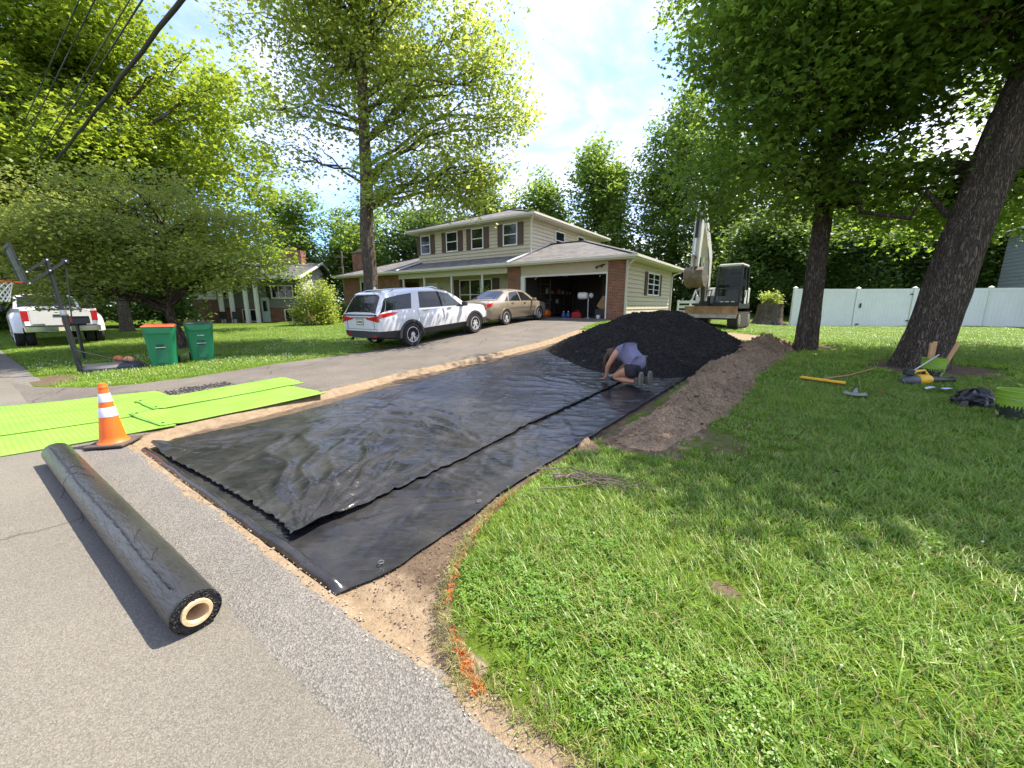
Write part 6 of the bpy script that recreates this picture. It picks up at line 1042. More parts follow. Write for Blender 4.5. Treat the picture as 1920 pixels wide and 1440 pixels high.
# stump planter
st = thing('stump_planter', 'old tree stump used as a planter with yellow-green leaves', 'planter', Vector((13.7, 21.2, ground_at(13.7, 21.2)-.03)), 0); n = 40; V = []; g = np.random.default_rng(3); zz = np.linspace(0, 1.1, 14)
for z in zz: a = np.linspace(0, 2*np.pi, n, endpoint=False); r = (.55+.32*np.exp(-z/.25)*(1+.6*np.cos(a*5)))*(1+.05*np.sin(a*9)+.03*g.normal(size=n)); V.append(np.stack([r*np.cos(a), r*np.sin(a), np.full(n, z)+(.10*np.sin(a*2)+.05*np.sin(a*7))*(z > 1.05)], -1))
V = np.array(V).reshape(-1, 3); i, j = np.meshgrid(np.arange(13), np.arange(n), indexing='ij'); Q = np.stack([i*n+j, i*n+(j+1) % n, (i+1)*n+(j+1) % n, (i+1)*n+j], -1).reshape(-1, 4); np_mesh('stump', V, Q, M_bark, st, 60); mb = MB(); mb.lathe([(.54, 1.0), (.001, 1.02)], 20, caps=False); mb.build('soil', M_soil, st)
C = np.concatenate([np.array([g.uniform(-.4, .4), g.uniform(-.3, .3), 1.15+g.uniform(0, .45)])+g.normal(size=(60, 3))*.12 for _ in range(22)]); leaves_mesh('foliage', C, .05, LEAF['light'], st, g)
b_ = bush('fern_clump', 'small yellow-green plant beside the stump planter', Vector((15.0, 20.6, ground_at(15, 20.6))), .35, .95, 'light', 1600, .05, 41, 'plant')
# ------------------------------------------------------------------ vehicles
M_tyre = mat('tyre_rubber', (.022, .021, .021), .85, var=.25, bump=.3, bscale=40); M_rim = mat('alloy_rim', (.66, .66, .67), .3, .35, var=.05); M_chrome = mat('chrome', (.75, .75, .76), .12, 1.0, var=.03); M_tint = glass_mat('tinted_glass', (.010, .012, .016), .03); M_lamp = mat('tail_lamp_red', (.42, .012, .016), .15, var=.1, coat=.6); M_clad = mat('dark_cladding', (.035, .036, .038), .6, var=.12); M_well = mat('well_shade_black', (.008, .008, .008), .95); M_plate = mat('plate_pale', (.62, .58, .42), .5)
def wheel(parent, x, y, r, w, side, spokes=6, dbl=True, name='wheel'):
    mb = MB(); h = w/2; mb.lathe([(r*.64, -h*.9), (r*.70, -h), (r*.93, -h*.98), (r, -h*.6), (r, h*.6), (r*.93, h*.98), (r*.70, h), (r*.64, h*.9)], 36, axis='y', caps=False)
    t = mb.build(name, M_tyre, parent, smooth=35, loc=(x, y, r)); o = side*h; mb = MB()
    mb.lathe([(r*.66, o*.5), (r*.66, o*.92), (r*.60, o*.95), (r*.58, o*.6), (r*.58, o*.3)], 36, axis='y', caps=False)
    for k in range(spokes):
        for dk in ((-.13, .13) if dbl else (0,)):
            a = 2*math.pi*k/spokes; b = a+dk*1.4; mb.bar((r*.12*math.cos(a+dk), o*.86, r*.12*math.sin(a+dk)), (r*.62*math.cos(b), o*.80, r*.62*math.sin(b)), r*(.085 if dbl else .16), h*.16, up=(0, 1, 0))
    mb.lathe([(r*.16, o*.75), (r*.16, o*.93), (r*.08, o*.97), (.001, o*.97)], 18, axis='y', caps=False); mb.build('rim', M_rim, t, smooth=30)
    mb = MB(); mb.lathe([(r*.60, o*.35), (.001, o*.35)], 24, axis='y', caps=False); mb.build('brake_disc', mat('brake_dark', (.05, .05, .05), .6), t); return t
class Car:
    def __init__(c, root, tab, paint, glass=None): c.r = root; c.T = tab; c.paint = paint; c.glass = glass or M_tint
    def g(c, k, x): xs, ys = zip(*c.T[k]); return np.interp(x, xs, ys)
    def sec(c, x):
        g = lambda k: float(c.g(k, x)); zb, zc, zs, zr = g('zb'), g('zc'), g('zs'), g('zr'); wb, wm, ws, wr = g('wb'), g('wm'), g('ws'), g('wr'); cr_ = g('cr')
        return [(0, zb), (wb*.85, zb), (wb, zb+.05), (wm*.985, zc), (wm, zc+(zs-zc)*.55), (ws+.018, zs-.05), (ws, zs), ((ws+wr)/2+.022, (zs+zr)/2), (wr+.035, zr-.055), (wr*.82, zr-.004), (wr*.4, zr+cr_*.8), (0, zr+cr_)]
    def body(c, x0, x1, n=60, split=None):
        xs = np.unique(np.r_[np.linspace(x0, x1, n), [q for q, _ in c.T['zr']]]); rows = []
        for x in xs: h = c.sec(x); rows.append([(x, y, z) for y, z in h]+[(x, -y, z) for y, z in h[-2:0:-1]])
        P = np.array(rows); k = P.shape[1]; nn = 12; lo = {0, 1, 2} | {k-1, k-2, k-3}; mbs = {False: MB(), True: MB()}
        for i in range(len(xs)-1):
            for j in range(k):
                m = mbs[bool(split) and j in lo]; m.add([P[i, j], P[i, (j+1) % k], P[i+1, (j+1) % k], P[i+1, j]], [(0, 1, 2, 3)])
        for e in (0, -1):
            idx = list(range(k)); low = [j for j in idx if j <= 3 or j >= k-3]; up = [j for j in idx if 3 <= j <= k-3]
            if split: mbs[True].add([P[e, j] for j in low[:4]+low[4:]], [tuple(range(len(low)))]); mbs[False].add([P[e, j] for j in up], [tuple(range(len(up)))])
            else: mbs[False].add([P[e, j] for j in idx], [tuple(range(k))])
        out = []
        for key, nm, m in ((False, 'body', c.paint), (True, 'lower_cladding', split)):
            if not mbs[key].f: continue
            o = mbs[key].build(nm, m, c.r); bm = bmesh.new(); bm.from_mesh(o.data); bmesh.ops.remove_doubles(bm, verts=bm.verts, dist=.0005); bmesh.ops.recalc_face_normals(bm, faces=bm.faces); bm.to_mesh(o.data); bm.free(); o.data.shade_smooth(); o.data.set_sharp_from_angle(angle=R(32)); out.append(o)
        return out
    def side_pt(c, x, t, side, off, lo=6, hi=8):
        h = c.sec(x); seg = hi-lo; q = min(max(t, 0), .9999)*seg; i = int(q); f = q-i; a, b = h[lo+i], h[lo+i+1]; return (x, side*(a[0]+(b[0]-a[0])*f+off), a[1]+(b[1]-a[1])*f+off*.35)
    def side_patch(c, name, quad, side, m, off=.006, lo=6, hi=8, nx=10, nt=5, parent=None):
        """quad: (x,t) corners bl, br, tr, tl in body-side coordinates"""
        P = []
        for i in range(nx+1):
            u = i/nx; row = []
            for j in range(nt+1):
                v = j/nt; x = (quad[0][0]*(1-u)+quad[1][0]*u)*(1-v)+(quad[3][0]*(1-u)+quad[2][0]*u)*v; t = (quad[0][1]*(1-u)+quad[1][1]*u)*(1-v)+(quad[3][1]*(1-u)+quad[2][1]*u)*v; row.append(c.side_pt(x, t, side, off, lo, hi))
            P.append(row)
        mb = MB(); mb.grid(np.array(P)); return mb.build(name, m, parent or c.r, smooth=180)
    def top_patch(c, name, xa, xb, f, m, off, nx=14, ny=10, k0=1.0, k1=1.0):
        P = []
        for i in range(nx+1):
            u = i/nx; x = xa+(xb-xa)*u; kk = k0+(k1-k0)*u; row = []
            for j in range(ny+1):
                v = -1+2*j/ny; wr = float(c.g('wr', x)); zr = float(c.g('zr', x)); cr_ = float(c.g('cr', x)); y = v*wr*f*kk; a = abs(y)/wr; z = zr+cr_*(1-(a/.4)*.2) if a < .4 else (zr+cr_*.8+(-.004-cr_*.8)*(a-.4)/.42 if a < .82 else zr-.004-.051*(a-.82)/.18); row.append((x+off[0], y, z+off[1]))
            P.append(row)
        mb = MB(); mb.grid(np.array(P)); return mb.build(name, m, c.r, smooth=180)
    def arch(c, x, r, y, zmin, ring=None, rw=.075):
        for s in (-1, 1):
            n = 26; a0 = math.asin(max(-1, (zmin-r*.86)/(r*1.16))); ang = np.linspace(a0, math.pi-a0, n); R0 = r*1.16; zc_ = r*.9
            mb = MB(); mb.add([(x, s*(y+.002), zc_)]+[(x+R0*math.cos(a), s*(y+.002), zc_+R0*math.sin(a)) for a in ang], [(0, i, i+1) for i in range(1, n)]); mb.build('well_shade_black', M_well, c.r)  # flat black half-disc paints the shade inside the wheel opening
            mb = MB(); R1 = R0+rw; V = []
            for a in ang: V += [(x+R0*math.cos(a), s*(y-.05), zc_+R0*math.sin(a)), (x+R0*math.cos(a), s*(y+.014), zc_+R0*math.sin(a)), (x+R1*math.cos(a), s*(y+.010), zc_+R1*math.sin(a)), (x+(R1+.012)*math.cos(a), s*(y-.03), zc_+(R1+.012)*math.sin(a))]
            mb.add(V, [(i*4+j, i*4+j+1, (i+1)*4+j+1, (i+1)*4+j) for i in range(n-1) for j in range(3)]); mb.build('wheel_arch', ring or c.paint, c.r, smooth=40)
    def seam(c, x, side, t0=0.0, t1=1.0, x2=None):
        w = .006; x2 = x if x2 is None else x2; c.side_patch('door_seam', [(x-w, t0), (x+w, t0), (x2+w, t1), (x2-w, t1)], side, M_well, .0025, 3, 6, 1, 6)
def place_car(root, s, d, dr, df, yaw_sd):
    """heading yaw_sd measured in the s/d frame; pitch follows the slope between the axles"""
    hx, hy = math.cos(yaw_sd), math.sin(yaw_sd); za = float(base_z(s+hx*dr, d+hy*dr))+.02; zb_ = float(base_z(s+hx*df, d+hy*df))+.02; pitch = math.atan2(zb_-za, df-dr); z = za+(zb_-za)*(-dr)/(df-dr)
    root.location = W(s, d, z); root.rotation_euler = (0, -pitch, ROT+yaw_sd)
def suv():
    t = thing('suv', 'white sport utility vehicle with dark cladding parked on the driveway', 'car'); M_paint = mat('white_paint', (.62, .625, .63), .22, var=.015, coat=.8)
    T = dict(zb=[(-2.68, .40), (-2.4, .33), (-1.9, .27), (2.2, .27), (2.52, .34)], zc=[(-2.68, .60), (-2.2, .58), (-1.2, .52), (1.2, .50), (2.52, .56)], zs=[(-2.68, 1.09), (-2.3, 1.13), (-.5, 1.09), (.9, 1.06), (1.2, 1.04), (2.0, 1.0), (2.35, .92), (2.52, .80)],
        zr=[(-2.68, 1.10), (-2.64, 1.17), (-2.50, 1.40), (-2.34, 1.62), (-2.24, 1.695), (-1.8, 1.745), (-.8, 1.775), (-.1, 1.75), (.4, 1.67), (.8, 1.47), (1.15, 1.22), (1.28, 1.15), (1.8, 1.10), (2.25, 1.02), (2.45, .92), (2.52, .82)],
        wb=[(-2.68, .80), (-2.4, .88), (2.2, .88), (2.52, .74)], wm=[(-2.68, .84), (-2.62, .92), (-2.3, .985), (-1.0, .995), (1.6, .99), (2.2, .95), (2.45, .82), (2.52, .74)], ws=[(-2.68, .82), (-2.62, .88), (-2.2, .925), (.5, .925), (1.5, .91), (2.2, .87), (2.52, .70)],
        wr=[(-2.68, .78), (-2.52, .74), (-2.3, .66), (-1.0, .665), (.3, .65), (.6, .69), (1.15, .80), (1.5, .84), (2.2, .80), (2.52, .66)], cr=[(-2.68, .01), (-2.3, .025), (.3, .03), (1.2, .02), (2.52, .015)])
    c = Car(t, T, M_paint); c.body(-2.68, 2.52, 64, M_clad)
    for sd in (-1, 1):
        c.side_patch('rear_quarter_window', [(-2.42, .10), (-1.42, .10), (-1.22, .88), (-2.2, .78)], sd, M_tint); c.side_patch('rear_door_window', [(-1.08, .09), (-.12, .07), (-.12, .90), (-.92, .90)], sd, M_tint); c.side_patch('front_door_window', [(-.02, .07), (.98, .06), (.46, .86), (-.02, .90)], sd, glass_mat('clear_blue_glass', (.02, .035, .045), .03) if 'clear_blue_glass' not in MATS else MATS['clear_blue_glass'])
        c.side_patch('pillar_glass', [(-2.63, .14), (-2.43, .11), (-2.21, .78), (-2.36, .76)], sd, M_tint, .004)
        c.side_patch('pillar_trim', [(-1.30, .06), (-1.10, .07), (-.94, .90), (-1.10, .90)], sd, M_paint, .004)
        c.side_patch('pillar_trim', [(-.118, .07), (-.022, .07), (-.022, .90), (-.118, .90)], sd, M_well, .005, nx=1); c.side_patch('window_chrome', [(-1.12, .0), (1.05, .0), (1.05, .055), (-1.12, .06)], sd, M_chrome, .006, nt=1)
        for x, x2 in ((-1.14, -1.22), (-.07, -.07), (1.02, 1.08)): c.seam(x, sd, .02, 1, x2)
        for x in (-.98, .12): mb = MB(); y = c.side_pt(x+.12, .86, sd, .03, 3, 6); mb.box((x+.12, y[1], y[2]), (.22, .035, .035)); mb.build('door_handle', M_chrome, t, bevel=.01)
        mb = MB(); mb.box((.93, sd*1.06, 1.14), (.12, .22, .15)); mb.box((.95, sd*.95, 1.08), (.08, .08, .05)); mb.build('side_mirror', M_clad, t, bevel=.03)
        c.side_patch('tail_lamp', [(-2.66, .52), (-2.06, .64), (-2.0, .92), (-2.64, .97)], sd, M_lamp, .014, 3, 6, 10, 3)
        mb = MB(); mb.add([(-2.694, sd*.85, .87), (-2.694, sd*.32, .955), (-2.694, sd*.34, .985), (-2.694, sd*.86, 1.055), (-2.66, sd*.90, 1.055), (-2.66, sd*.89, .87)], [(0, 1, 2, 3), (0, 3, 4, 5)]); mb.build('tail_lamp', M_lamp, t)
        mb = MB(); mb.box((-2.69, sd*.62, .46), (.02, .16, .05)); mb.build('reflector', M_lamp, t)
        mb = MB(); mb.tube([(-2.0, sd*.67, 1.72), (-1.85, sd*.68, 1.765), (-.2, sd*.67, 1.785), (.0, sd*.66, 1.735)], .014, 8); mb.build('roof_rail', M_chrome, t)
        mb = MB(); mb.tube([(-2.62, sd*.55, .34), (-2.72, sd*.55, .335)], .045, 12); mb.build('exhaust_tip', M_chrome, t)
        for x in (-1.535, 1.535): wheel(t, x, sd*.885, .375, .235, sd)
    c.arch(-1.535, .375, .992, .30, M_clad); c.arch(1.535, .375, .99, .30, M_clad)
    c.top_patch('rear_window', -2.65, -2.33, .96, M_tint, (-.012, .004)); c.top_patch('windshield', .48, 1.2, .93, M_tint, (.006, .008))
    mb = MB(); mb.add([(-2.385, -.56, 1.672), (-2.385, .56, 1.672), (-2.18, .58, 1.722), (-2.18, -.58, 1.722), (-2.37, -.56, 1.64), (-2.37, .56, 1.64), (-2.18, .58, 1.64), (-2.18, -.58, 1.64)], [(0, 1, 2, 3), (4, 5, 6, 7), (0, 1, 5, 4), (1, 2, 6, 5), (3, 0, 4, 7)]); mb.build('roof_spoiler', M_paint, t, bevel=.01)
    mb = MB(); mb.bx(-2.70, -2.683, -.15, .15, .80, .95); p_ = mb.build('license_plate', M_plate, t); mb = MB(); mb.bx(-2.703, -2.70, -.165, .165, .785, .80); mb.bx(-2.703, -2.70, -.165, .165, .95, .965); mb.bx(-2.703, -2.70, -.165, -.15, .8, .95); mb.bx(-2.703, -2.70, .15, .165, .8, .95); mb.build('plate_frame', M_clad, p_)
    for k in range(6): mb = MB(); mb.bx(-2.7025, -2.7005, -.115+k*.04, -.09+k*.04, .845, .905); mb.build('plate_mark', M_clad, p_)
    mb = MB(); mb.bx(-2.692, -2.683, -.42, .42, .985, 1.01); mb.build('tailgate_strip', M_chrome, t); mb = MB(); mb.bx(-2.690, -2.684, -.80, .80, .655, .662); mb.bx(-2.690, -2.684, .66, .668, .662, 1.0); mb.bx(-2.690, -2.684, -.668, -.66, .662, 1.0); mb.build('tailgate_seam', M_well, t)
    mb = MB(); mb.lathe([(.02, -.01), (.05, 0), (.045, .06), (.01, .09)], 10, (-2.0, 0, 1.79)); mb.build('roof_antenna', M_paint, t)
    mb = MB(); mb.bx(2.40, 2.53, -.5, .5, .5, .78); mb.build('grille', M_clad, t)
    place_car(t, -10.72, 9.95, -1.535, 1.535, math.atan2(3.1, -.02)); return t
suv()
def sedan():
    t = thing('sedan', 'gold four-door sedan parked ahead of the white vehicle', 'car'); M_paint = mat('gold_paint', (.31, .255, .185), .3, .35, var=.03, coat=.7)
    T = dict(zb=[(-2.58, .34), (-2.3, .24), (2.2, .20), (2.5, .26)], zc=[(-2.58, .50), (2.5, .46)], zs=[(-2.58, .90), (-2.3, .97), (-1.0, .95), (.8, .91), (1.4, .88), (2.1, .80), (2.42, .66), (2.5, .56)],
        zr=[(-2.58, .92), (-2.54, .985), (-2.3, 1.035), (-1.85, 1.055), (-1.6, 1.14), (-1.05, 1.39), (-.75, 1.455), (-.2, 1.485), (.3, 1.45), (.6, 1.36), (1.15, 1.06), (1.35, .97), (2.0, .88), (2.35, .76), (2.5, .60)],
        wb=[(-2.58, .70), (-2.3, .80), (2.2, .80), (2.5, .60)], wm=[(-2.58, .76), (-2.4, .87), (-2.0, .915), (1.5, .915), (2.1, .87), (2.4, .74), (2.5, .62)], ws=[(-2.58, .72), (-2.35, .82), (-1.5, .865), (.8, .865), (1.6, .84), (2.2, .78), (2.5, .56)],
        wr=[(-2.58, .68), (-2.0, .72), (-1.7, .70), (-1.0, .60), (-.2, .58), (.4, .59), (1.2, .74), (1.6, .77), (2.2, .70), (2.5, .5)], cr=[(-2.58, .01), (-1.0, .02), (.3, .025), (2.5, .015)])
    c = Car(t, T, M_paint); c.body(-2.58, 2.5, 64)
    for sd in (-1, 1):
        c.side_patch('rear_quarter_window', [(-1.42, .14), (-1.16, .10), (-1.06, .62), (-1.2, .5)], sd, M_tint); c.side_patch('rear_door_window', [(-1.10, .10), (-.20, .08), (-.20, .90), (-.86, .86)], sd, M_tint); c.side_patch('front_door_window', [(-.12, .08), (.92, .10), (.36, .84), (-.12, .90)], sd, M_tint)
        for x, x2 in ((-1.2, -1.35), (-.16, -.16), (1.0, 1.05)): c.seam(x, sd, .02, 1, x2)
        c.side_patch('side_moulding', [(-1.1, .28), (1.0, .28), (1.0, .32), (-1.1, .32)], sd, M_paint, .012, 3, 6, 12, 1)
        for x in (-.98, .02): mb = MB(); y = c.side_pt(x+.12, .80, sd, .03, 3, 6); mb.box((x+.12, y[1], y[2]), (.2, .03, .03)); mb.build('door_handle', M_paint, t, bevel=.01)
        mb = MB(); mb.box((.82, sd*.98, 1.0), (.11, .2, .13)); mb.build('side_mirror', M_paint, t, bevel=.03)
        c.side_patch('tail_lamp', [(-2.56, .42), (-2.28, .55), (-2.25, .92), (-2.55, .92)], sd, M_lamp, .010, 3, 6, 6, 4)
        mb = MB(); mb.bx(-2.592, -2.57, sd*.44, sd*.72, .68, .86); mb.build('tail_lamp', M_lamp, t)
        for x in (-1.405, 1.405): wheel(t, x, sd*.815, .335, .215, sd, 6, False)
    c.arch(-1.405, .335, .912, .26, None, .03); c.arch(1.405, .335, .912, .26, None, .03)
    c.top_patch('rear_window', -1.75, -1.02, .92, M_tint, (-.006, .008)); c.top_patch('windshield', .55, 1.28, .93, M_tint, (.006, .008))
    mb = MB(); mb.bx(-2.60, -2.575, -.16, .16, .62, .77); mb.build('license_plate', M_plate, t); mb = MB(); mb.bx(-2.592, -2.575, -.45, .45, .79, .815); mb.build('trunk_strip', M_chrome, t); mb = MB(); mb.bx(-2.585, -2.57, -.74, .74, .552, .558); mb.build('bumper_seam', M_well, t)
    place_car(t, -10.80, 15.0, -1.405, 1.405, math.atan2(3.1, -.1)); return t
sedan()
def pickup():
    t = thing('pickup_truck', 'white dual-wheel pickup truck parked on the grass by the street', 'truck'); P = mat('truck_white', (.62, .625, .63), .3, var=.03, coat=.6)
    T = dict(zb=[(.2, .55), (3.6, .55)], zc=[(.2, .75), (3.6, .75)], zs=[(.2, 1.36), (1.9, 1.34), (3.6, 1.28)], zr=[(.2, 1.42), (.26, 1.6), (.42, 1.95), (.7, 2.02), (1.5, 2.02), (1.9, 1.9), (2.4, 1.42), (2.6, 1.36), (3.5, 1.28), (3.6, 1.2)], wb=[(.2, .92), (3.6, .9)], wm=[(.2, 1.0), (3.3, 1.0), (3.6, .94)], ws=[(.2, .96), (3.6, .9)], wr=[(.2, .90), (.6, .76), (1.6, .75), (2.4, .86), (3.6, .85)], cr=[(.2, .01), (3.6, .02)])
    c = Car(t, T, P); b = c.body(.2, 3.6, 30)[0]; b.name = 'cab'
    for sd in (-1, 1): c.side_patch('cab_window', [(.5, .1), (1.25, .1), (1.25, .88), (.62, .88)], sd, M_tint); c.side_patch('cab_window', [(1.33, .1), (2.2, .1), (1.75, .85), (1.33, .88)], sd, M_tint)
    c.top_patch('rear_cab_window', .225, .40, .93, M_tint, (-.012, .006))
    mb = MB(); mb.bx(-2.55, .15, -1.0, -.93, .72, 1.42); mb.bx(-2.55, .15, .93, 1.0, .72, 1.42); mb.bx(-2.5, .15, -.93, .93, .72, .80); mb.bx(.08, .15, -.93, .93, .8, 1.42); mb.build('bed', P, t, bevel=.015)
    mb = MB(); mb.bx(-2.63, -2.552, -.80, .80, .78, 1.40); tg = mb.build('tailgate', P, t, bevel=.02); mb = MB(); mb.bx(-2.645, -2.632, -.20, .20, 1.12, 1.20); mb.build('tailgate_handle', M_clad, tg); mb = MB(); mb.bx(-2.642, -2.631, -.6, .6, 1.385, 1.42); mb.build('tailgate_trim', M_clad, tg); mb = MB(); mb.bx(-2.65, -2.63, .45, .75, .82, .86); mb.build('tailgate_badge', M_chrome, tg)
    for sd in (-1, 1):
        mb = MB(); mb.bx(-2.62, -2.552, sd*.81, sd*.99, .95, 1.34); mb.build('tail_lamp', M_lamp, t, bevel=.01)
        n = 18; prof = [(0, 1.0), (.12, 1.16), (.20, 1.22), (.22, 1.22)]; V = []; a_ = np.linspace(-.25, math.pi+.15, n)   # swollen dual-wheel fender
        for a in a_: V += [(-1.55+.74*math.cos(a), sd*.99, .62+.70*math.sin(a)), (-1.55+.70*math.cos(a), sd*1.14, .62+.64*math.sin(a)), (-1.55+.62*math.cos(a), sd*1.22, .62+.56*math.sin(a)), (-1.55+.46*math.cos(a), sd*1.225, .62+.42*math.sin(a)), (-1.55+.45*math.cos(a), sd*1.0, .62+.41*math.sin(a))]
        mb = MB(); mb.add(V, [(i*5+j, i*5+j+1, (i+1)*5+j+1, (i+1)*5+j) for i in range(n-1) for j in range(4)]); mb.build('rear_fender', P, t, smooth=50)
        wheel(t, -1.55, sd*1.08, .40, .24, sd, 8, False); wheel(t, -1.55, sd*.80, .40, .24, sd, 8, False, 'inner_wheel'); wheel(t, 2.45, sd*.88, .40, .26, sd, 8, False)
        mb = MB(); mb.box((2.0, sd*1.24, 1.45), (.12, .24, .32)); mb.box((2.0, sd*1.08, 1.38), (.06, .2, .05)); mb.build('side_mirror', M_clad, t, bevel=.03); mb = MB(); mb.tube([(-.6, sd*1.02, .48), (1.9, sd*1.02, .48)], .05, 10); mb.build('running_board', M_chrome, t)
        mb = MB(); mb.bx(-2.3, .2, sd*.4, sd*.55, .5, .72); mb.build('frame_rail', M_clad, t)
    mb = MB(); mb.prism([(-.98, .56), (.98, .56), (1.0, .78), (.35, .76), (-.35, .76), (-1.0, .78)], -2.86, -2.64, plane='yz'); bp = mb.build('rear_bumper', M_chrome, t, bevel=.02); mb = MB(); mb.bx(-2.87, -2.862, -.16, .16, .58, .72); mb.build('license_plate', M_plate, bp); mb = MB(); mb.bx(-2.86, -2.66, -.9, .9, .781, .80); mb.build('bumper_step', M_clad, bp)
    for y in (-.5, -.25, 0, .25, .5): mb = MB(); mb.box((1.55, y, 2.06), (.12, .07, .035)); mb.build('roof_lamp', M_orange, t, bevel=.01)
    x, y = -19.6, 16.9; t.location = (x, y, ground_at(x, y)+.02); t.rotation_euler.z = R(90+55); return t
pickup()
# ------------------------------------------------------------------ excavator
def excavator():
    x, y = 8.95, 17.2; t = thing('excavator', 'white compact excavator with raised boom behind the mulch heap', 'excavator', (x, y, ground_at(x, y)+.02), math.atan2(-.75, -.66))
    Wt = mat('machine_white', (.66, .65, .60), .4, var=.10, scale=3); Bk = mat('machine_black', (.018, .018, .02), .5, var=.3); Tr = mat('track_rubber', (.045, .038, .03), .9, var=.4, bump=.5); St = mat('worn_steel', (.30, .27, .23), .45, .6, var=.35, scale=5); Ru = mat('rusty_blade', (.33, .20, .10), .7, .2, var=.4, scale=4)
    for sy in (-.78, .78):
        pts = []; n = 40
        prof = [(math.cos(a)*.30-.85, .30+math.sin(a)*.30) for a in np.linspace(math.pi/2, 3*math.pi/2, 12)]+[(math.cos(a)*.30+.85, .30+math.sin(a)*.30) for a in np.linspace(-math.pi/2, math.pi/2, 12)]
        mb = MB(); mb.prism(prof, sy-.19, sy+.19); tk = mb.build('track', Tr, t, bevel=.02)
        m2 = MB(); P = [Vector((a, 0, b)) for a, b in prof]+[Vector((prof[0][0], 0, prof[0][1]))]; L_ = [0]
        for a, b in zip(P[:-1], P[1:]): L_.append(L_[-1]+(b-a).length)
        k = 36
        for i in range(k):
            q = L_[-1]*i/k; j = np.searchsorted(L_, q, side='right')-1; f = (q-L_[j])/(L_[j+1]-L_[j]); c = P[j].lerp(P[j+1], f); tg = (P[j+1]-P[j]).normalized(); nn = Vector((-tg.z, 0, tg.x)); nn = nn if nn.dot(c-Vector((max(-.85, min(.85, c.x)), 0, .3))) > 0 else -nn
            m2.bar(c+nn*.012+Vector((0, sy-.19, 0)), c+nn*.012+Vector((0, sy+.19, 0)), .05, .035, up=tuple(nn))
        tag(m2.build('track_lugs', Tr, tk), kind='stuff')
        for xx in (-.85, .85): mb = MB(); mb.lathe([(.20, -.2), (.22, -.18), (.22, .18), (.20, .2)], 20, (xx, sy, .30), axis='y'); mb.build('sprocket', St, tk)
    mb = MB(); mb.bx(-.8, .8, -.6, .6, .30, .58); mb.lathe([(.45, .58), (.45, .74)], 24); mb.build('undercarriage', Bk, t)
    bl = [(1.46, .44), (1.40, .52), (1.385, .62), (1.41, .74), (1.47, .84), (1.50, .84), (1.45, .74), (1.43, .62), (1.45, .52), (1.50, .44)]; mb = MB(); mb.prism(bl, -.98, .98); bd = mb.build('dozer_blade', Ru, t); mb = MB(); mb.bx(1.47, 1.53, -.98, .98, .38, .52); mb.build('cutting_edge', St, bd)
    for sy in (-.45, .45): mb = MB(); mb.bar((1.40, sy, .60), (.6, sy*.9, .42), .10, .14); mb.build('blade_arm', St, bd)
    mb = MB(); mb.prism([(-1.15, -.9), (.55, -.9), (.75, -.62), (.85, -.3), (.85, .9), (-1.15, .9), (-1.32, .5), (-1.32, -.5)], .74, .95, plane='xy'); mb.build('deck', Bk, t, bevel=.03)
    mb = MB(); mb.prism([(-1.15, -.88), (.1, -.88), (.1, -.12), (-.45, -.1), (-.45, .86), (-1.15, .86), (-1.32, .5), (-1.32, -.5)], .95, 1.62, plane='xy'); mb.build('engine_cover', Wt, t, bevel=.05); mb = MB(); mb.bx(.1, .62, -.85, -.25, .95, 1.30); mb.build('side_tank', Wt, t, bevel=.05)
    # cab: posts, roof, panes
    X0, X1, Y0, Y1, Z0, Z1 = -.42, .86, -.02, .90, .95, 2.52; posts = [((X1, Y0), (X1-.18, Y0+.04)), ((X1, Y1), (X1-.18, Y1-.04)), ((X0, Y0), (X0+.04, Y0+.04)), ((X0, Y1), (X0+.04, Y1-.04)), ((.20, Y1), (.18, Y1-.04))]
    for a, b in posts: mb = MB(); mb.bar((*a, Z0), (*b, Z1-.08), .075, .075, up=(1, 0, 0)); mb.build('cab_post', Bk, t, bevel=.01)
    mb = MB(); mb.prism([(X0, Y0+.02), (X1-.12, Y0+.02), (X1-.12, Y1-.02), (X0, Y1-.02)], Z1-.10, Z1, plane='xy'); mb.build('cab_roof', Wt, t, bevel=.05, seg=3)
    G = glass_mat('cab_glass', (.01, .02, .02), .02, .35)
    def pane(name, q): mb = MB(); mb.add(q, [(0, 1, 2, 3)]); o = mb.build(name, G, t); o.modifiers.new('s', 'SOLIDIFY').thickness = .008
    pane('front_pane', [(X1-.05, Y0+.05, Z0+.62), (X1-.05, Y1-.05, Z0+.62), (X1-.165, Y1-.08, Z1-.12), (X1-.165, Y0+.08, Z1-.12)]); pane('front_pane', [(X1-.005, Y0+.05, Z0+.06), (X1-.005, Y1-.05, Z0+.06), (X1-.05, Y1-.06, Z0+.56), (X1-.05, Y0+.06, Z0+.56)])
    mb = MB(); mb.bar((X1-.04, Y0+.04, Z0+.59), (X1-.04, Y1-.04, Z0+.59), .04, .05); mb.bar((X1, Y0, Z0+.03), (X1, Y1, Z0+.03), .06, .08); mb.build('cab_crossbar', Bk, t)
    pane('side_pane', [(.24, Y1-.01, Z0+.10), (X1-.05, Y1-.01, Z0+.10), (X1-.2, Y1-.04, Z1-.12), (.22, Y1-.04, Z1-.12)]); pane('side_pane', [(X0+.05, Y1-.01, Z0+.55), (.15, Y1-.01, Z0+.55), (.15, Y1-.04, Z1-.12), (X0+.07, Y1-.04, Z1-.12)]); pane('rear_pane', [(X0, Y0+.06, Z0+.65), (X0, Y1-.06, Z0+.65), (X0+.03, Y1-.08, Z1-.12), (X0+.03, Y0+.08, Z1-.12)]); pane('side_pane', [(X0+.05, Y0+.01, Z0+.55), (X1-.08, Y0+.01, Z0+.55), (X1-.2, Y0+.05, Z1-.12), (X0+.07, Y0+.05, Z1-.12)])
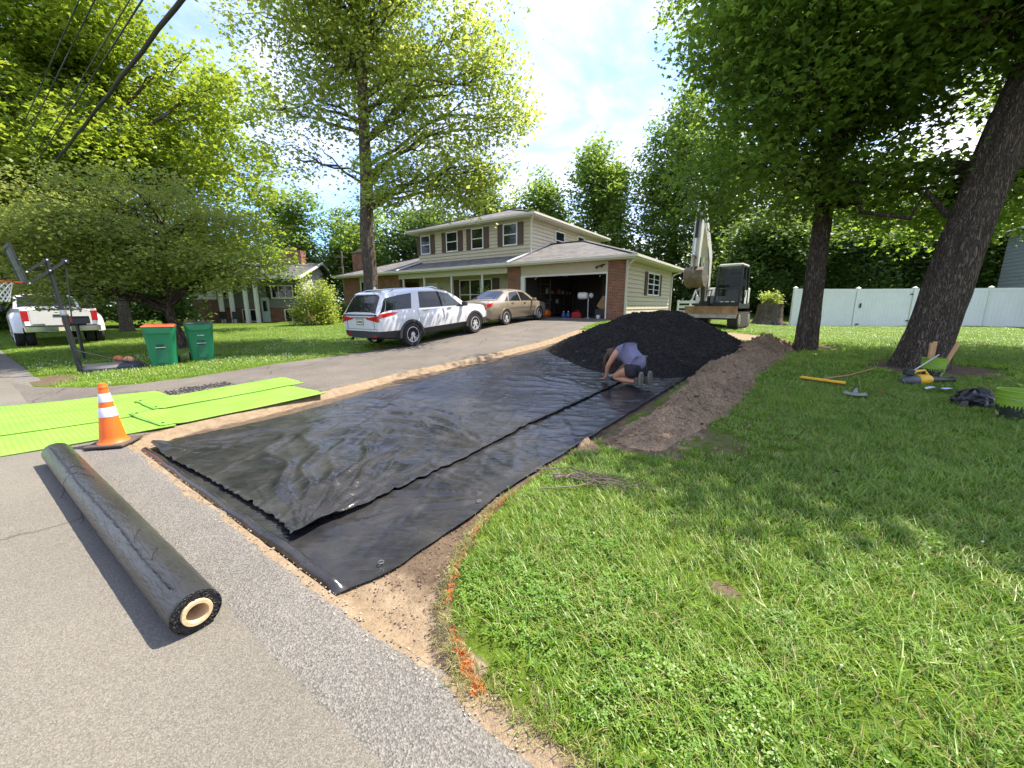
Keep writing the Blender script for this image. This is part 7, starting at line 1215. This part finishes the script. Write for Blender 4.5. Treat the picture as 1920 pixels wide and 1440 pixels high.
    mb = MB(); mb.bx(X0+.04, .16, Y1-.035, Y1+.0, Z0, Z0+.55); mb.build('door_panel', Wt, t); mb = MB(); mb.bx(-.30, .22, .20, .70, Z0+.05, Z0+.40); mb.box((-.32, .45, Z0+.75), (.14, .48, .75), Matrix.Rotation(R(-8), 3, 'Y')); mb.build('seat', Bk, t, bevel=.04)
    for yy in (.18, .72): mb = MB(); mb.tube([(.35, yy, Z0+.35), (.40, yy, Z0+.62)], .02, 8); mb.lathe([(.03, 0), (.035, .06), (.02, .1)], 10, (.40, yy, Z0+.6)); mb.build('lever', Bk, t)
    mb = MB(); mb.box((.93, Y1+.12, 1.75), (.03, .16, .26)); mb.tube([(X1-.05, Y1, 1.5), (.92, Y1+.12, 1.65)], .012, 6); mb.build('mirror', Bk, t); mb = MB(); mb.tube([(.20, Y1+.04, 1.2), (.20, Y1+.07, 1.5), (.20, Y1+.04, 1.9)], .014, 8); mb.build('grab_rail', Bk, t)
    for yy in (.2, .4, .6): mb = MB(); mb.bx(X1+.034, X1+.036, yy, yy+.13, 1.005, 1.04); mb.build('front_mark', Wt, t)
    # swing post, boom, arm, bucket and rams
    def plate(name, pts, y0, y1, m, parent=None, bev=.015): mb = MB(); mb.prism(pts, y0, y1); return mb.build(name, m, parent or t, bevel=bev)
    mb = MB(); mb.lathe([(.18, .78), (.18, 1.15)], 16, (.98, -.35, 0)); mb.bx(.85, 1.2, -.52, -.18, .95, 1.25); mb.build('swing_post', Bk, t, bevel=.02)
    yb = -.36
    bm_ = plate('boom', [(1.02, 1.05), (1.26, 1.05), (1.36, 1.7), (1.40, 2.62), (1.62, 3.0), (2.52, 4.12), (2.40, 4.34), (2.16, 4.36), (1.28, 3.22), (1.04, 2.80), (.98, 1.8)], yb-.15, yb+.15, Wt)
    for k in range(5): mb = MB(); c = Vector((1.76+k*.09, yb+.1515, 3.38+k*.115)); mb.box(c, (.06, .004, .10), Matrix.Rotation(R(-50), 3, 'Y')); mb.build('boom_mark', mat('mark_grey', (.25, .26, .27), .5), bm_)
    ar = plate('arm', [(2.30, 4.72), (2.50, 4.62), (2.62, 4.2), (2.72, 3.0), (2.74, 2.32), (2.58, 2.26), (2.46, 3.0), (2.26, 4.10), (2.10, 4.40)], yb-.13, yb+.13, Wt)
    def ram(name, a, b, r, f=.55): a = Vector(a); b = Vector(b); mb = MB(); mb.tube([a, a.lerp(b, f)], r, 12); o = mb.build(name, Bk, t, smooth=50); mb = MB(); mb.tube([a.lerp(b, f), b], r*.55, 10); mb.build('ram_rod', M_chrome, o, smooth=50); return o
    ram('boom_ram', (1.32, yb, 1.05), (1.62, yb, 2.75), .075); ram('arm_ram', (1.5, yb, 3.35), (2.28, yb, 4.66), .06, .6); ram('bucket_ram', (2.70, yb, 4.25), (2.86, yb, 2.72), .055, .6)
    mb = MB(); mb.bar((2.86, yb, 2.72), (2.62, yb, 2.55), .14, .05); mb.bar((2.86, yb, 2.72), (2.74, yb, 2.05), .12, .05); mb.build('bucket_link', St, t)
    prof = [(2.66, 2.30), (2.82, 2.18), (2.78, 1.90), (2.60, 1.66), (2.34, 1.56), (2.08, 1.66), (1.98, 1.86)]; inn = [(2.03, 1.88), (2.12, 1.71), (2.34, 1.62), (2.57, 1.71), (2.73, 1.93), (2.765, 2.16), (2.65, 2.24)]
    bk = plate('bucket', prof+inn, yb-.32, yb+.32, mat('bucket_steel', (.17, .13, .10), .6, .4, var=.4, scale=4), None, 0)
    for y0 in (yb-.34, yb+.32): mb = MB(); mb.prism(prof, y0, y0+.02); mb.build('bucket_cheek', St, bk)
    for k in range(5): mb = MB(); yy = yb-.28+k*.14; mb.add([(2.02, yy-.045, 1.88), (2.02, yy+.045, 1.88), (1.96, yy+.045, 1.84), (1.96, yy-.045, 1.84), (1.88, yy-.02, 2.02), (1.88, yy+.02, 2.02)], [(0, 1, 5, 4), (3, 2, 1, 0), (2, 3, 4, 5), (1, 2, 5), (0, 4, 3)]); mb.build('bucket_tooth', St, bk)
    for q in ([(1.3, yb+.14, 1.3), (1.5, yb+.2, 1.9), (1.42, yb+.15, 2.6), (1.7, yb+.14, 3.1)], [(1.9, yb+.13, 3.5), (2.3, yb+.16, 4.1), (2.6, yb+.15, 4.4), (2.7, yb+.12, 3.9)], [(1.25, yb-.14, 1.2), (1.55, yb-.2, 1.5), (1.45, yb-.15, 1.95)], [(.9, -.2, 1.1), (1.05, -.1, 1.5), (1.25, -.22, 1.45), (1.3, -.24, 1.2)]):
        mb = MB(); P = [Vector(p) for p in q]; pts = [P[0].lerp(P[1], k/5) for k in range(5)]+[P[1].lerp(P[2], k/5) for k in range(5)]+([P[2].lerp(P[3], k/5) for k in range(6)] if len(P) > 3 else [P[2]]); mb.tube(pts, .018, 6); mb.build('hydraulic_hose', Bk, t, smooth=60)
    for ch_ in t.children:      # the upper works are slewed on the tracks
        if not ch_.name.startswith(('track', 'undercarriage', 'dozer_blade')): ch_.rotation_euler.z = R(0)
excavator()
# ------------------------------------------------------------------ trash bins
def trash_bin(label, s, d, lidm, yaw, mark):
    G = mat('bin_green', (.012, .19, .085), .42, var=.10, scale=4); t = thing('trash_bin', label, 'trash bin', gW(s, d, .0), ROT+yaw, 'green wheeled trash bins')
    def ring(z, k=1.0): w = .235+.075*z; l = .27+.09*z; r = .05; pts = []; 
    V = []; levels = [0, .02, .3, .6, .82, .9, .97]; n = 24
    for z in levels:
        w = (.245+.065*z)*(1.03 if z > .85 else 1); l = (.28+.08*z)*(1.03 if z > .85 else 1)
        for k in range(n): a = 2*math.pi*(k+.5)/n; c, s_ = math.cos(a), math.sin(a); e = .22; V.append((w*math.copysign(abs(c)**e, c), l*math.copysign(abs(s_)**e, s_), z+.04))
    mb = MB(); mb.add(V, [(i*n+j, i*n+(j+1) % n, (i+1)*n+(j+1) % n, (i+1)*n+j) for i in range(len(levels)-1) for j in range(n)]+[tuple(range(n))[::-1]]); mb.build('bin_body', G, t, smooth=35)
    mb = MB(); mb.bx(-.10, .10, -.312, -.295, .10, .42); mb.build('front_panel', mat('bin_green_dark', (.01, .14, .065), .5), t, bevel=.008); mb = MB(); mb.bx(-.08, .08, -.335, -.318, .46, .58); mb.build('recess_shade_block', mat('recess_shade', (.006, .06, .03), .6), t, bevel=.004); mb = MB(); mb.tube([(-.10, -.345, .50), (.10, -.345, .50)], .012, 8); mb.build('lift_bar', M_steel, t)  # recess is a raised block, its shade put into a darker green
    mb = MB()
    for k in range(8): x = -.20+.4*k/7; mb.box((x, -.372, .93), (.012, .03, .12))
    mb.add([(-.29, -.36, 1.0), (.29, -.36, 1.0), (.29, -.395, 1.0), (-.29, -.395, 1.0), (-.26, -.355, .86), (.26, -.355, .86), (.20, -.385, .86), (-.20, -.385, .86)], [(0, 1, 2, 3), (4, 5, 6, 7), (3, 2, 6, 7), (0, 3, 7, 4), (1, 2, 6, 5)]); mb.build('rim_ribs', G, t)
    mb = MB(); mb.add([(-.325, -.385, 1.015), (.325, -.385, 1.015), (.325, .39, 1.015), (-.325, .39, 1.015), (-.30, -.36, 1.05), (.30, -.36, 1.05), (.29, .34, 1.075), (-.29, .34, 1.075)], [(0, 1, 2, 3), (4, 5, 6, 7), (0, 1, 5, 4), (1, 2, 6, 5), (2, 3, 7, 6), (3, 0, 4, 7)]); mb.build('lid', lidm, t, bevel=.015)
    mb = MB(); mb.tube([(-.26, .38, .98), (-.26, .44, .99), (.26, .44, .99), (.26, .38, .98)], .016, 8); mb.build('handle', G, t)
    for x in (-.25, .25): mb = MB(); mb.lathe([(.10, -.03), (.11, -.02), (.11, .02), (.10, .03)], 18, (x, .30, .11), axis='x'); mb.build('wheel', M_tyre, t)
    if mark: mb = MB(); mb.bx(-.06, -.035, -.347, -.340, .70, .725); mb.bx(-.02, .08, -.347, -.340, .705, .72); mb.build('printed_mark', M_white, t)
trash_bin('green wheeled trash bin with a red-orange lid', -13.25, 3.1, mat('lid_red', (.55, .10, .03), .5), R(70), False)
trash_bin('green wheeled trash bin with a black lid', -13.35, 3.95, mat('lid_black', (.03, .032, .036), .5), R(76), True)
# ------------------------------------------------------------------ basketball hoop and balls
def hoop():
    Bk = mat('hoop_black', (.018, .02, .022), .4, var=.1); t = thing('basketball_hoop', 'portable basketball hoop with a black pole and angled backboard', 'basketball hoop', gW(-13.75, 1.62, 0), ROT)
    n = 28; a = np.linspace(0, 2*np.pi, n, endpoint=False); e = .45; prof = [(np.sign(np.cos(q))*abs(np.cos(q))**e*.40, np.sign(np.sin(q))*abs(np.sin(q))**e*.56+.60) for q in a]; V = [(x, y, 0) for x, y in prof]+[(x, y, .10) for x, y in prof]+[(x*.86, (y-.6)*.88+.6, .16) for x, y in prof]
    mb = MB(); mb.add(V, [(i+k*n, (i+1) % n+k*n, (i+1) % n+(k+1)*n, i+(k+1)*n) for k in range(2) for i in range(n)]+[tuple(2*n+i for i in range(n))]); mb.build('base_tank', mat('tank_grey', (.05, .053, .06), .5, var=.2), t, smooth=40)
    mb = MB(); mb.tube([(0, .02, .02), (0, -.03, .9)], .052, 14); mb.build('lower_pole', Bk, t, smooth=50); mb = MB(); mb.tube([(0, -.03, .9), (0, -.06, 1.45)], .047, 14); mb.build('middle_pole', Bk, t, smooth=50); mb = MB(); mb.tube([(0, -.06, 1.45), (0, -.13, 2.62)], .042, 14); mb.build('upper_pole', Bk, t, smooth=50)
    mb = MB(); mb.lathe([(.055, 0), (.058, .03), (.055, .12)], 14, (0, -.055, 1.36)); mb.build('pole_collar', M_steel, t)
    for sx in (-.07, .07):
        mb = MB(); mb.bar((sx, -.13, 2.58), (sx, -.46, 2.30), .02, .045); mb.build('upper_arm', Bk, t); mb = MB(); mb.bar((sx, .15, 2.58), (sx, -.46, 2.06), .02, .05); mb.build('lower_arm', Bk, t)
        mb = MB(); mb.tube([(sx*1.2, -.02, .55), (sx*3.5, .95, .13)], .012, 8); mb.build('brace', Bk, t)
    for y, z in ((-.13, 2.58), (-.46, 2.30), (-.12, 2.35), (.15, 2.58), (-.46, 2.06)): mb = MB(); mb.tube([(-.10, y, z), (.10, y, z)], .016, 8); mb.build('pivot_bolt', M_chrome, t)
    mb = MB(); mb.tube([(0, .15, 2.55), (0, .06, 1.3)], .014, 8); mb.build('height_rod', Bk, t); mb = MB(); mb.bx(-.05, .05, .10, .20, 2.53, 2.63); mb.build('counterweight', Bk, t)
    T_ = Matrix.Rotation(R(9), 3, 'X'); o = Vector((0, -.52, 2.02))
    def bb(c, s_): return (o+T_ @ Vector(c), s_)
    bd = MB(); bd.box(*bb((0, 0, .42), (1.10, .012, .74)), T_); b_ = bd.build('backboard', glass_mat('board_acrylic', (.5, .55, .55), .1, .35), t)
    for c, s_ in (((0, 0, .04), (1.16, .04, .05)), ((0, 0, .80), (1.16, .04, .05)), ((-.56, 0, .42), (.05, .04, .76)), ((.56, 0, .42), (.05, .04, .76)), ((0, .01, .42), (.05, .03, .70)), ((0, .01, .30), (1.1, .03, .04))): mb = MB(); mb.box(*bb(c, s_), T_); mb.build('board_frame', Bk, b_)
    rc = o+T_ @ Vector((0, -.36, .12)); mb = MB(); mb.tube([rc+Vector((.225*math.cos(q), .225*math.sin(q), 0)) for q in np.linspace(0, 6.2832, 33)], .011, 8); mb.bx(-.09, .09, rc.y+.2, o.y+.0, rc.z-.02, rc.z+.01); rm = mb.build('rim', mat('rim_orange', (.70, .09, .02), .45), t, smooth=50)
    mb = MB(); k = 12
    for i in range(k):
        for sg in (1, -1):
            pts = []
            for j in range(7): f = j/6; rr = .225*(1-.50*f**.8); q = 2*math.pi*(i+sg*j*.5)/k; pts.append(rc+Vector((rr*math.cos(q), rr*math.sin(q), -.02-.40*f)))
            mb.tube(pts, .0055, 5, caps=False)
    mb.build('net', mat('net_white', (.75, .75, .72), .8), t)
hoop()
M_ball = mat('basketball_orange', (.42, .12, .04), .6, var=.15, bump=.2, bscale=150)
def ball(s, d, z, label, dark):
    t = thing('basketball', label, 'basketball', gW(s, d, z), R(30)); mb = MB(); n = 14; mb.lathe([(max(.001, .121*math.sin(math.pi*k/n)), .121-.121*math.cos(math.pi*k/n)) for k in range(n+1)], 24, caps=False); mb.build('ball', dark, t, smooth=180)
    for ax in range(3):
        P = [Vector((.1215*math.cos(q), .1215*math.sin(q), 0)) for q in np.linspace(0, 6.2832, 33)]; Mx = (Matrix.Identity(3), Matrix.Rotation(R(90), 3, 'X'), Matrix.Rotation(R(90), 3, 'Y'))[ax]; mb = MB(); mb.tube([Mx @ p+Vector((0, 0, .121)) for p in P], .003, 5); mb.build('ball_seam', M_blk, t)
ball(-14.75, 2.5, .0, 'bright orange basketball behind the hoop base', M_ball); ball(-14.35, 2.62, .0, 'tan worn basketball beside the bright one', mat('basketball_tan', (.33, .17, .09), .6, var=.2))
# ------------------------------------------------------------------ mailbox
t = thing('mailbox', 'black mailbox with a newspaper box on one thin post', 'mailbox', gW(-17.0, 2.15), ROT)
mb = MB(); mb.tube([(0, 0, 0), (0, 0, 1.05)], .04, 10); mb.build('post', M_blk, t); prof = [(-.10, 0), (.10, 0), (.10, .12)]+[(.10*math.cos(a), .12+.10*math.sin(a)) for a in np.linspace(.3, math.pi-.3, 8)]+[(-.10, .12)]; mb = MB(); mb.prism([(x+.14, z+1.05) for x, z in prof], -.25, .25); b = mb.build('letter_box', mat('mailbox_black', (.03, .032, .035), .4), t, bevel=.006); mb = MB(); mb.bx(.245, .255, -.15, -.11, 1.1, 1.28); mb.build('flag', M_redp, b)
mb = MB(); mb.bx(-.45, -.02, -.22, .2, 1.0, 1.25); nbx = mb.build('newspaper_box', mat('box_grey', (.07, .06, .06), .6), t, bevel=.01); mb = MB(); mb.bx(-.40, -.06, -.232, -.222, 1.06, 1.18); mb.build('red_label', mat('label_red', (.50, .05, .02), .5), nbx)
# ------------------------------------------------------------------ overhead lines
for (d_, z_, r_, sag, lab) in ((3.3, 7.0, .045, .35, 'thick bundled overhead cable, lowest over the street'), (3.2, 7.6, .018, .4, 'thin overhead wire just above the thick bundled cable'), (3.15, 7.78, .014, .4, 'thinnest overhead wire, paired above the other thin wire'), (3.0, 8.4, .016, .45, 'overhead wire second from the top over the street'), (2.97, 8.8, .016, .45, 'topmost overhead wire along the street')):
    mb = MB(); pts = []; ss = np.linspace(-48, 14, 61)
    for i, s_ in enumerate(ss): f = (s_+48)/62; pts.append(W(s_, d_, z_+.25-sag*4*f*(1-f)+(.02*math.sin(s_*2.2) if r_ > .03 else 0)))
    mb.tube(pts, r_, 6); tag(mb.build('overhead_cable', mat('cable_black', (.03, .03, .03), .6), None, smooth=60), lab, 'cable', 'overhead cables along the street')
for s_, lab in ((-48, 'wooden utility pole carrying the cables beyond the maple'),):
    t = thing('utility_pole', lab, 'utility pole', gW(s_, 3.1, -.1), ROT); mb = MB(); mb.tube([(0, 0, 0), (0, 0, 10)], [.16, .11], 12); mb.build('pole', M_barkd if 'bark_dark' in MATS else M_twig, t, smooth=60); mb = MB(); mb.bx(-.06, .06, -.9, .9, 9.0, 9.12); mb.build('crossarm', M_twig, t)
t = thing('service_pole', 'slim service pole with thin wires between the two chimneys', 'utility pole', Vector((-15.6, 37.5, .3)), R(20)); mb = MB(); mb.tube([(0, 0, 0), (0, 0, 6.2)], .08, 8); mb.build('pole', M_twig, t); mb = MB(); mb.bx(-.5, .5, -.04, .04, 5.6, 5.7); mb.build('crossarm', M_twig, t)
for z in (5.0, 5.75): mb = MB(); mb.tube([(0, 0, z), (-3, 1, z-.15), (-7, 2, z+.2)], .025, 5); mb.build('service_wire', MATS['cable_black'], t)
# ------------------------------------------------------------------ kneeling person
def skin_mesh(name, pts, edges, radii, m, parent, root=0, sub=2):
    me = bpy.data.meshes.new(name); me.from_pydata([tuple(p) for p in pts], edges, []); o = bpy.data.objects.new(name, me); col.objects.link(o)
    sk = o.modifiers.new('skin', 'SKIN'); sk.use_smooth_shade = True; sd = o.data.skin_vertices[0].data
    for i, r in enumerate(radii): sd[i].radius = r if isinstance(r, tuple) else (r, r)
    sd[root].use_root = True; ss = o.modifiers.new('sub', 'SUBSURF'); ss.levels = sub; ss.render_levels = sub
    dg = bpy.context.evaluated_depsgraph_get(); me2 = bpy.data.meshes.new_from_object(o.evaluated_get(dg)); bpy.data.objects.remove(o); me2.materials.clear(); me2.materials.append(m); me2.shade_smooth()
    q = bpy.data.objects.new(name, me2); col.objects.link(q); q.parent = parent; return q
def person():
    # local frame: +x is the way the person faces, +y their own left, z up
    z0 = float(padz(-2.2, 6.8))+.085; hx = R(121); root = thing('person', 'kneeling person in a purple tank top and black shorts smoothing the sheet', 'person', W(-2.19, 6.85, z0), hx)
    skin = mat('skin_tan', (.44, .22, .13), .55, var=.08, scale=14); shirt = mat('purple_shirt', (.15, .145, .225), .85, var=.18, scale=10, bump=.5, bscale=25); shorts = mat('black_shorts', (.014, .014, .018), .8, var=.3); hair = mat('brown_hair', (.085, .045, .025), .6, var=.4, scale=40, bump=.6, bscale=90); boot = mat('boot_brown', (.085, .075, .055), .85, var=.3, bump=.4); sole = mat('boot_sole', (.16, .145, .12), .8, var=.3, scale=20)
    P = []; E_ = []; Rr = []
    def add(p, r, a=None): P.append(Vector(p)); Rr.append(r); i = len(P)-1; (E_.append((a, i)) if a is not None else None); return i
    pel = add((-.08, 0, .30), (.13, .16)); wa = add((.05, 0, .43), (.11, .14), pel); ch = add((.18, 0, .545), (.115, .16), wa); nk0 = add((.31, 0, .575), (.095, .145), ch); nk = add((.39, 0, .575), .055, nk0); hd = add((.46, 0, .55), (.075, .07), nk); h2 = add((.55, 0, .475), (.085, .075), hd); h3 = add((.59, 0, .41), (.07, .062), h2)
    for s in (1, -1):
        sh = add((.31, s*.175, .505), .060, nk0); el = add((.41, s*.235, .28), .045, sh); wr = add((.48 if s > 0 else .60, s*.19, .072), .031, el); ha = add((.51 if s > 0 else .64, s*.175, .035), (.036, .022), wr)
        for k, (dy, L_) in enumerate(((.036, .075), (.013, .088), (-.010, .084), (-.032, .066))): f1 = add(P[ha]+Vector((.035, dy, -.006)), .0105, ha); f2 = add(P[f1]+Vector((L_*.5, dy*.15, -.006)), .0095, f1); add(P[f2]+Vector((L_*.5, 0, -.012)), .008, f2)
        t1 = add(P[ha]+Vector((.0, -s*.040, -.004)), .011, ha); add(P[t1]+Vector((.045, -s*.015, -.012)), .0095, t1)
        hp = add((-.06, s*.10, .27), .112, pel); kn0 = add((.16, s*.135, .175), .085, hp); kn = add((.31, s*.14, .075), .066, kn0); ca = add((.08, s*.13, .070), .060, kn); an = add((-.14, s*.11, .070), .042, ca); add((-.20, s*.11, .085), .040, an)
    skin_mesh('body', P, E_, Rr, skin, root)
    S = [Vector((-.15, 0, .315)), Vector((-.06, 0, .385)), Vector((.05, 0, .485)), Vector((.18, 0, .575)), Vector((.29, 0, .595)), Vector((.36, 0, .59))]; q = skin_mesh('tank_top', S+[Vector((.31, .12, .54)), Vector((.31, -.12, .54)), Vector((-.19, 0, .285))], [(0, 1), (1, 2), (2, 3), (3, 4), (4, 5), (4, 6), (4, 7), (0, 8)], [(.15, .185), (.16, .19), (.15, .18), (.145, .185), (.12, .16), (.07, .10), .08, .08, (.05, .07)], shirt, root, 2)
    skin_mesh('shorts', [Vector((-.09, 0, .30)), Vector((-.16, 0, .255)), Vector((-.08, .10, .26)), Vector((.08, .135, .215)), Vector((-.08, -.10, .26)), Vector((.08, -.135, .215)), Vector((-.15, .09, .215)), Vector((-.15, -.09, .215))], [(0, 1), (0, 2), (2, 3), (0, 4), (4, 5), (2, 6), (4, 7)], [(.16, .185), (.14, .16), .135, .108, .135, .108, .11, .11], shorts, root)
    root.scale = (.97, .97, .97)
    # hair: cap plus hanging locks
    hb_ = skin_mesh('hair', [Vector((.49, 0, .54)), Vector((.57, 0, .51)), Vector((.62, 0, .445)), Vector((.43, 0, .56))], [(0, 1), (1, 2), (0, 3)], [(.088, .085), (.095, .088), (.075, .075), (.06, .06)], hair, root)
    g = np.random.default_rng(6); mb = MB()
    for k in range(90):
        a = g.uniform(-1.6, 1.6); st = Vector((.55+.075*math.cos(a)*g.uniform(.3, 1), .085*math.sin(a), .495+g.uniform(-.04, .03))); L_ = g.uniform(.16, .34); e = st+Vector((.05*math.cos(a)+g.normal(0, .02)+.03, .03*math.sin(a)+g.normal(0, .015), -L_)); m_ = st.lerp(e, .5)+Vector((.03*math.cos(a)+.02, .02*math.sin(a), .02)); mb.tube([st, st.lerp(m_, .6)+Vector((.01, 0, .015)), m_, m_.lerp(e, .5), e], [.006, .008, .0075, .006, .002], 5, caps=False)
    tag(mb.build('hair_strands', hair, hb_, smooth=180), kind='stuff')
    for s in (1, -1):   # boots, soles turned up behind
        b = skin_mesh('boot', [Vector((-.13, s*.11, .085)), Vector((-.21, s*.11, .10)), Vector((-.235, s*.112, .045)), Vector((-.20, s*.115, .035)), Vector((-.25, s*.112, .15))], [(0, 1), (1, 2), (2, 3), (1, 4)], [.055, .055, .05, .04, .042], boot, root)
        pts = [(.052*math.copysign(abs(math.cos(a))**.7, math.cos(a))*(1.0+.12*math.sin(a)), .115+.14*math.sin(a)) for a in np.linspace(0, 6.283, 25)[:-1]]; m2 = MB(); m2.prism([(x+s*.112, z+.012) for x, z in pts], -.305, -.272, plane='yz'); m2.build('sole', sole, b, bevel=.006)
        m3 = MB()
        for k in range(7): z = .02+k*.032; m3.bx(-.311, -.304, s*.112-.032, s*.112+.032, z, z+.014)
        m3.build('tread', mat('tread_dark', (.06, .055, .045), .9), b)
person()
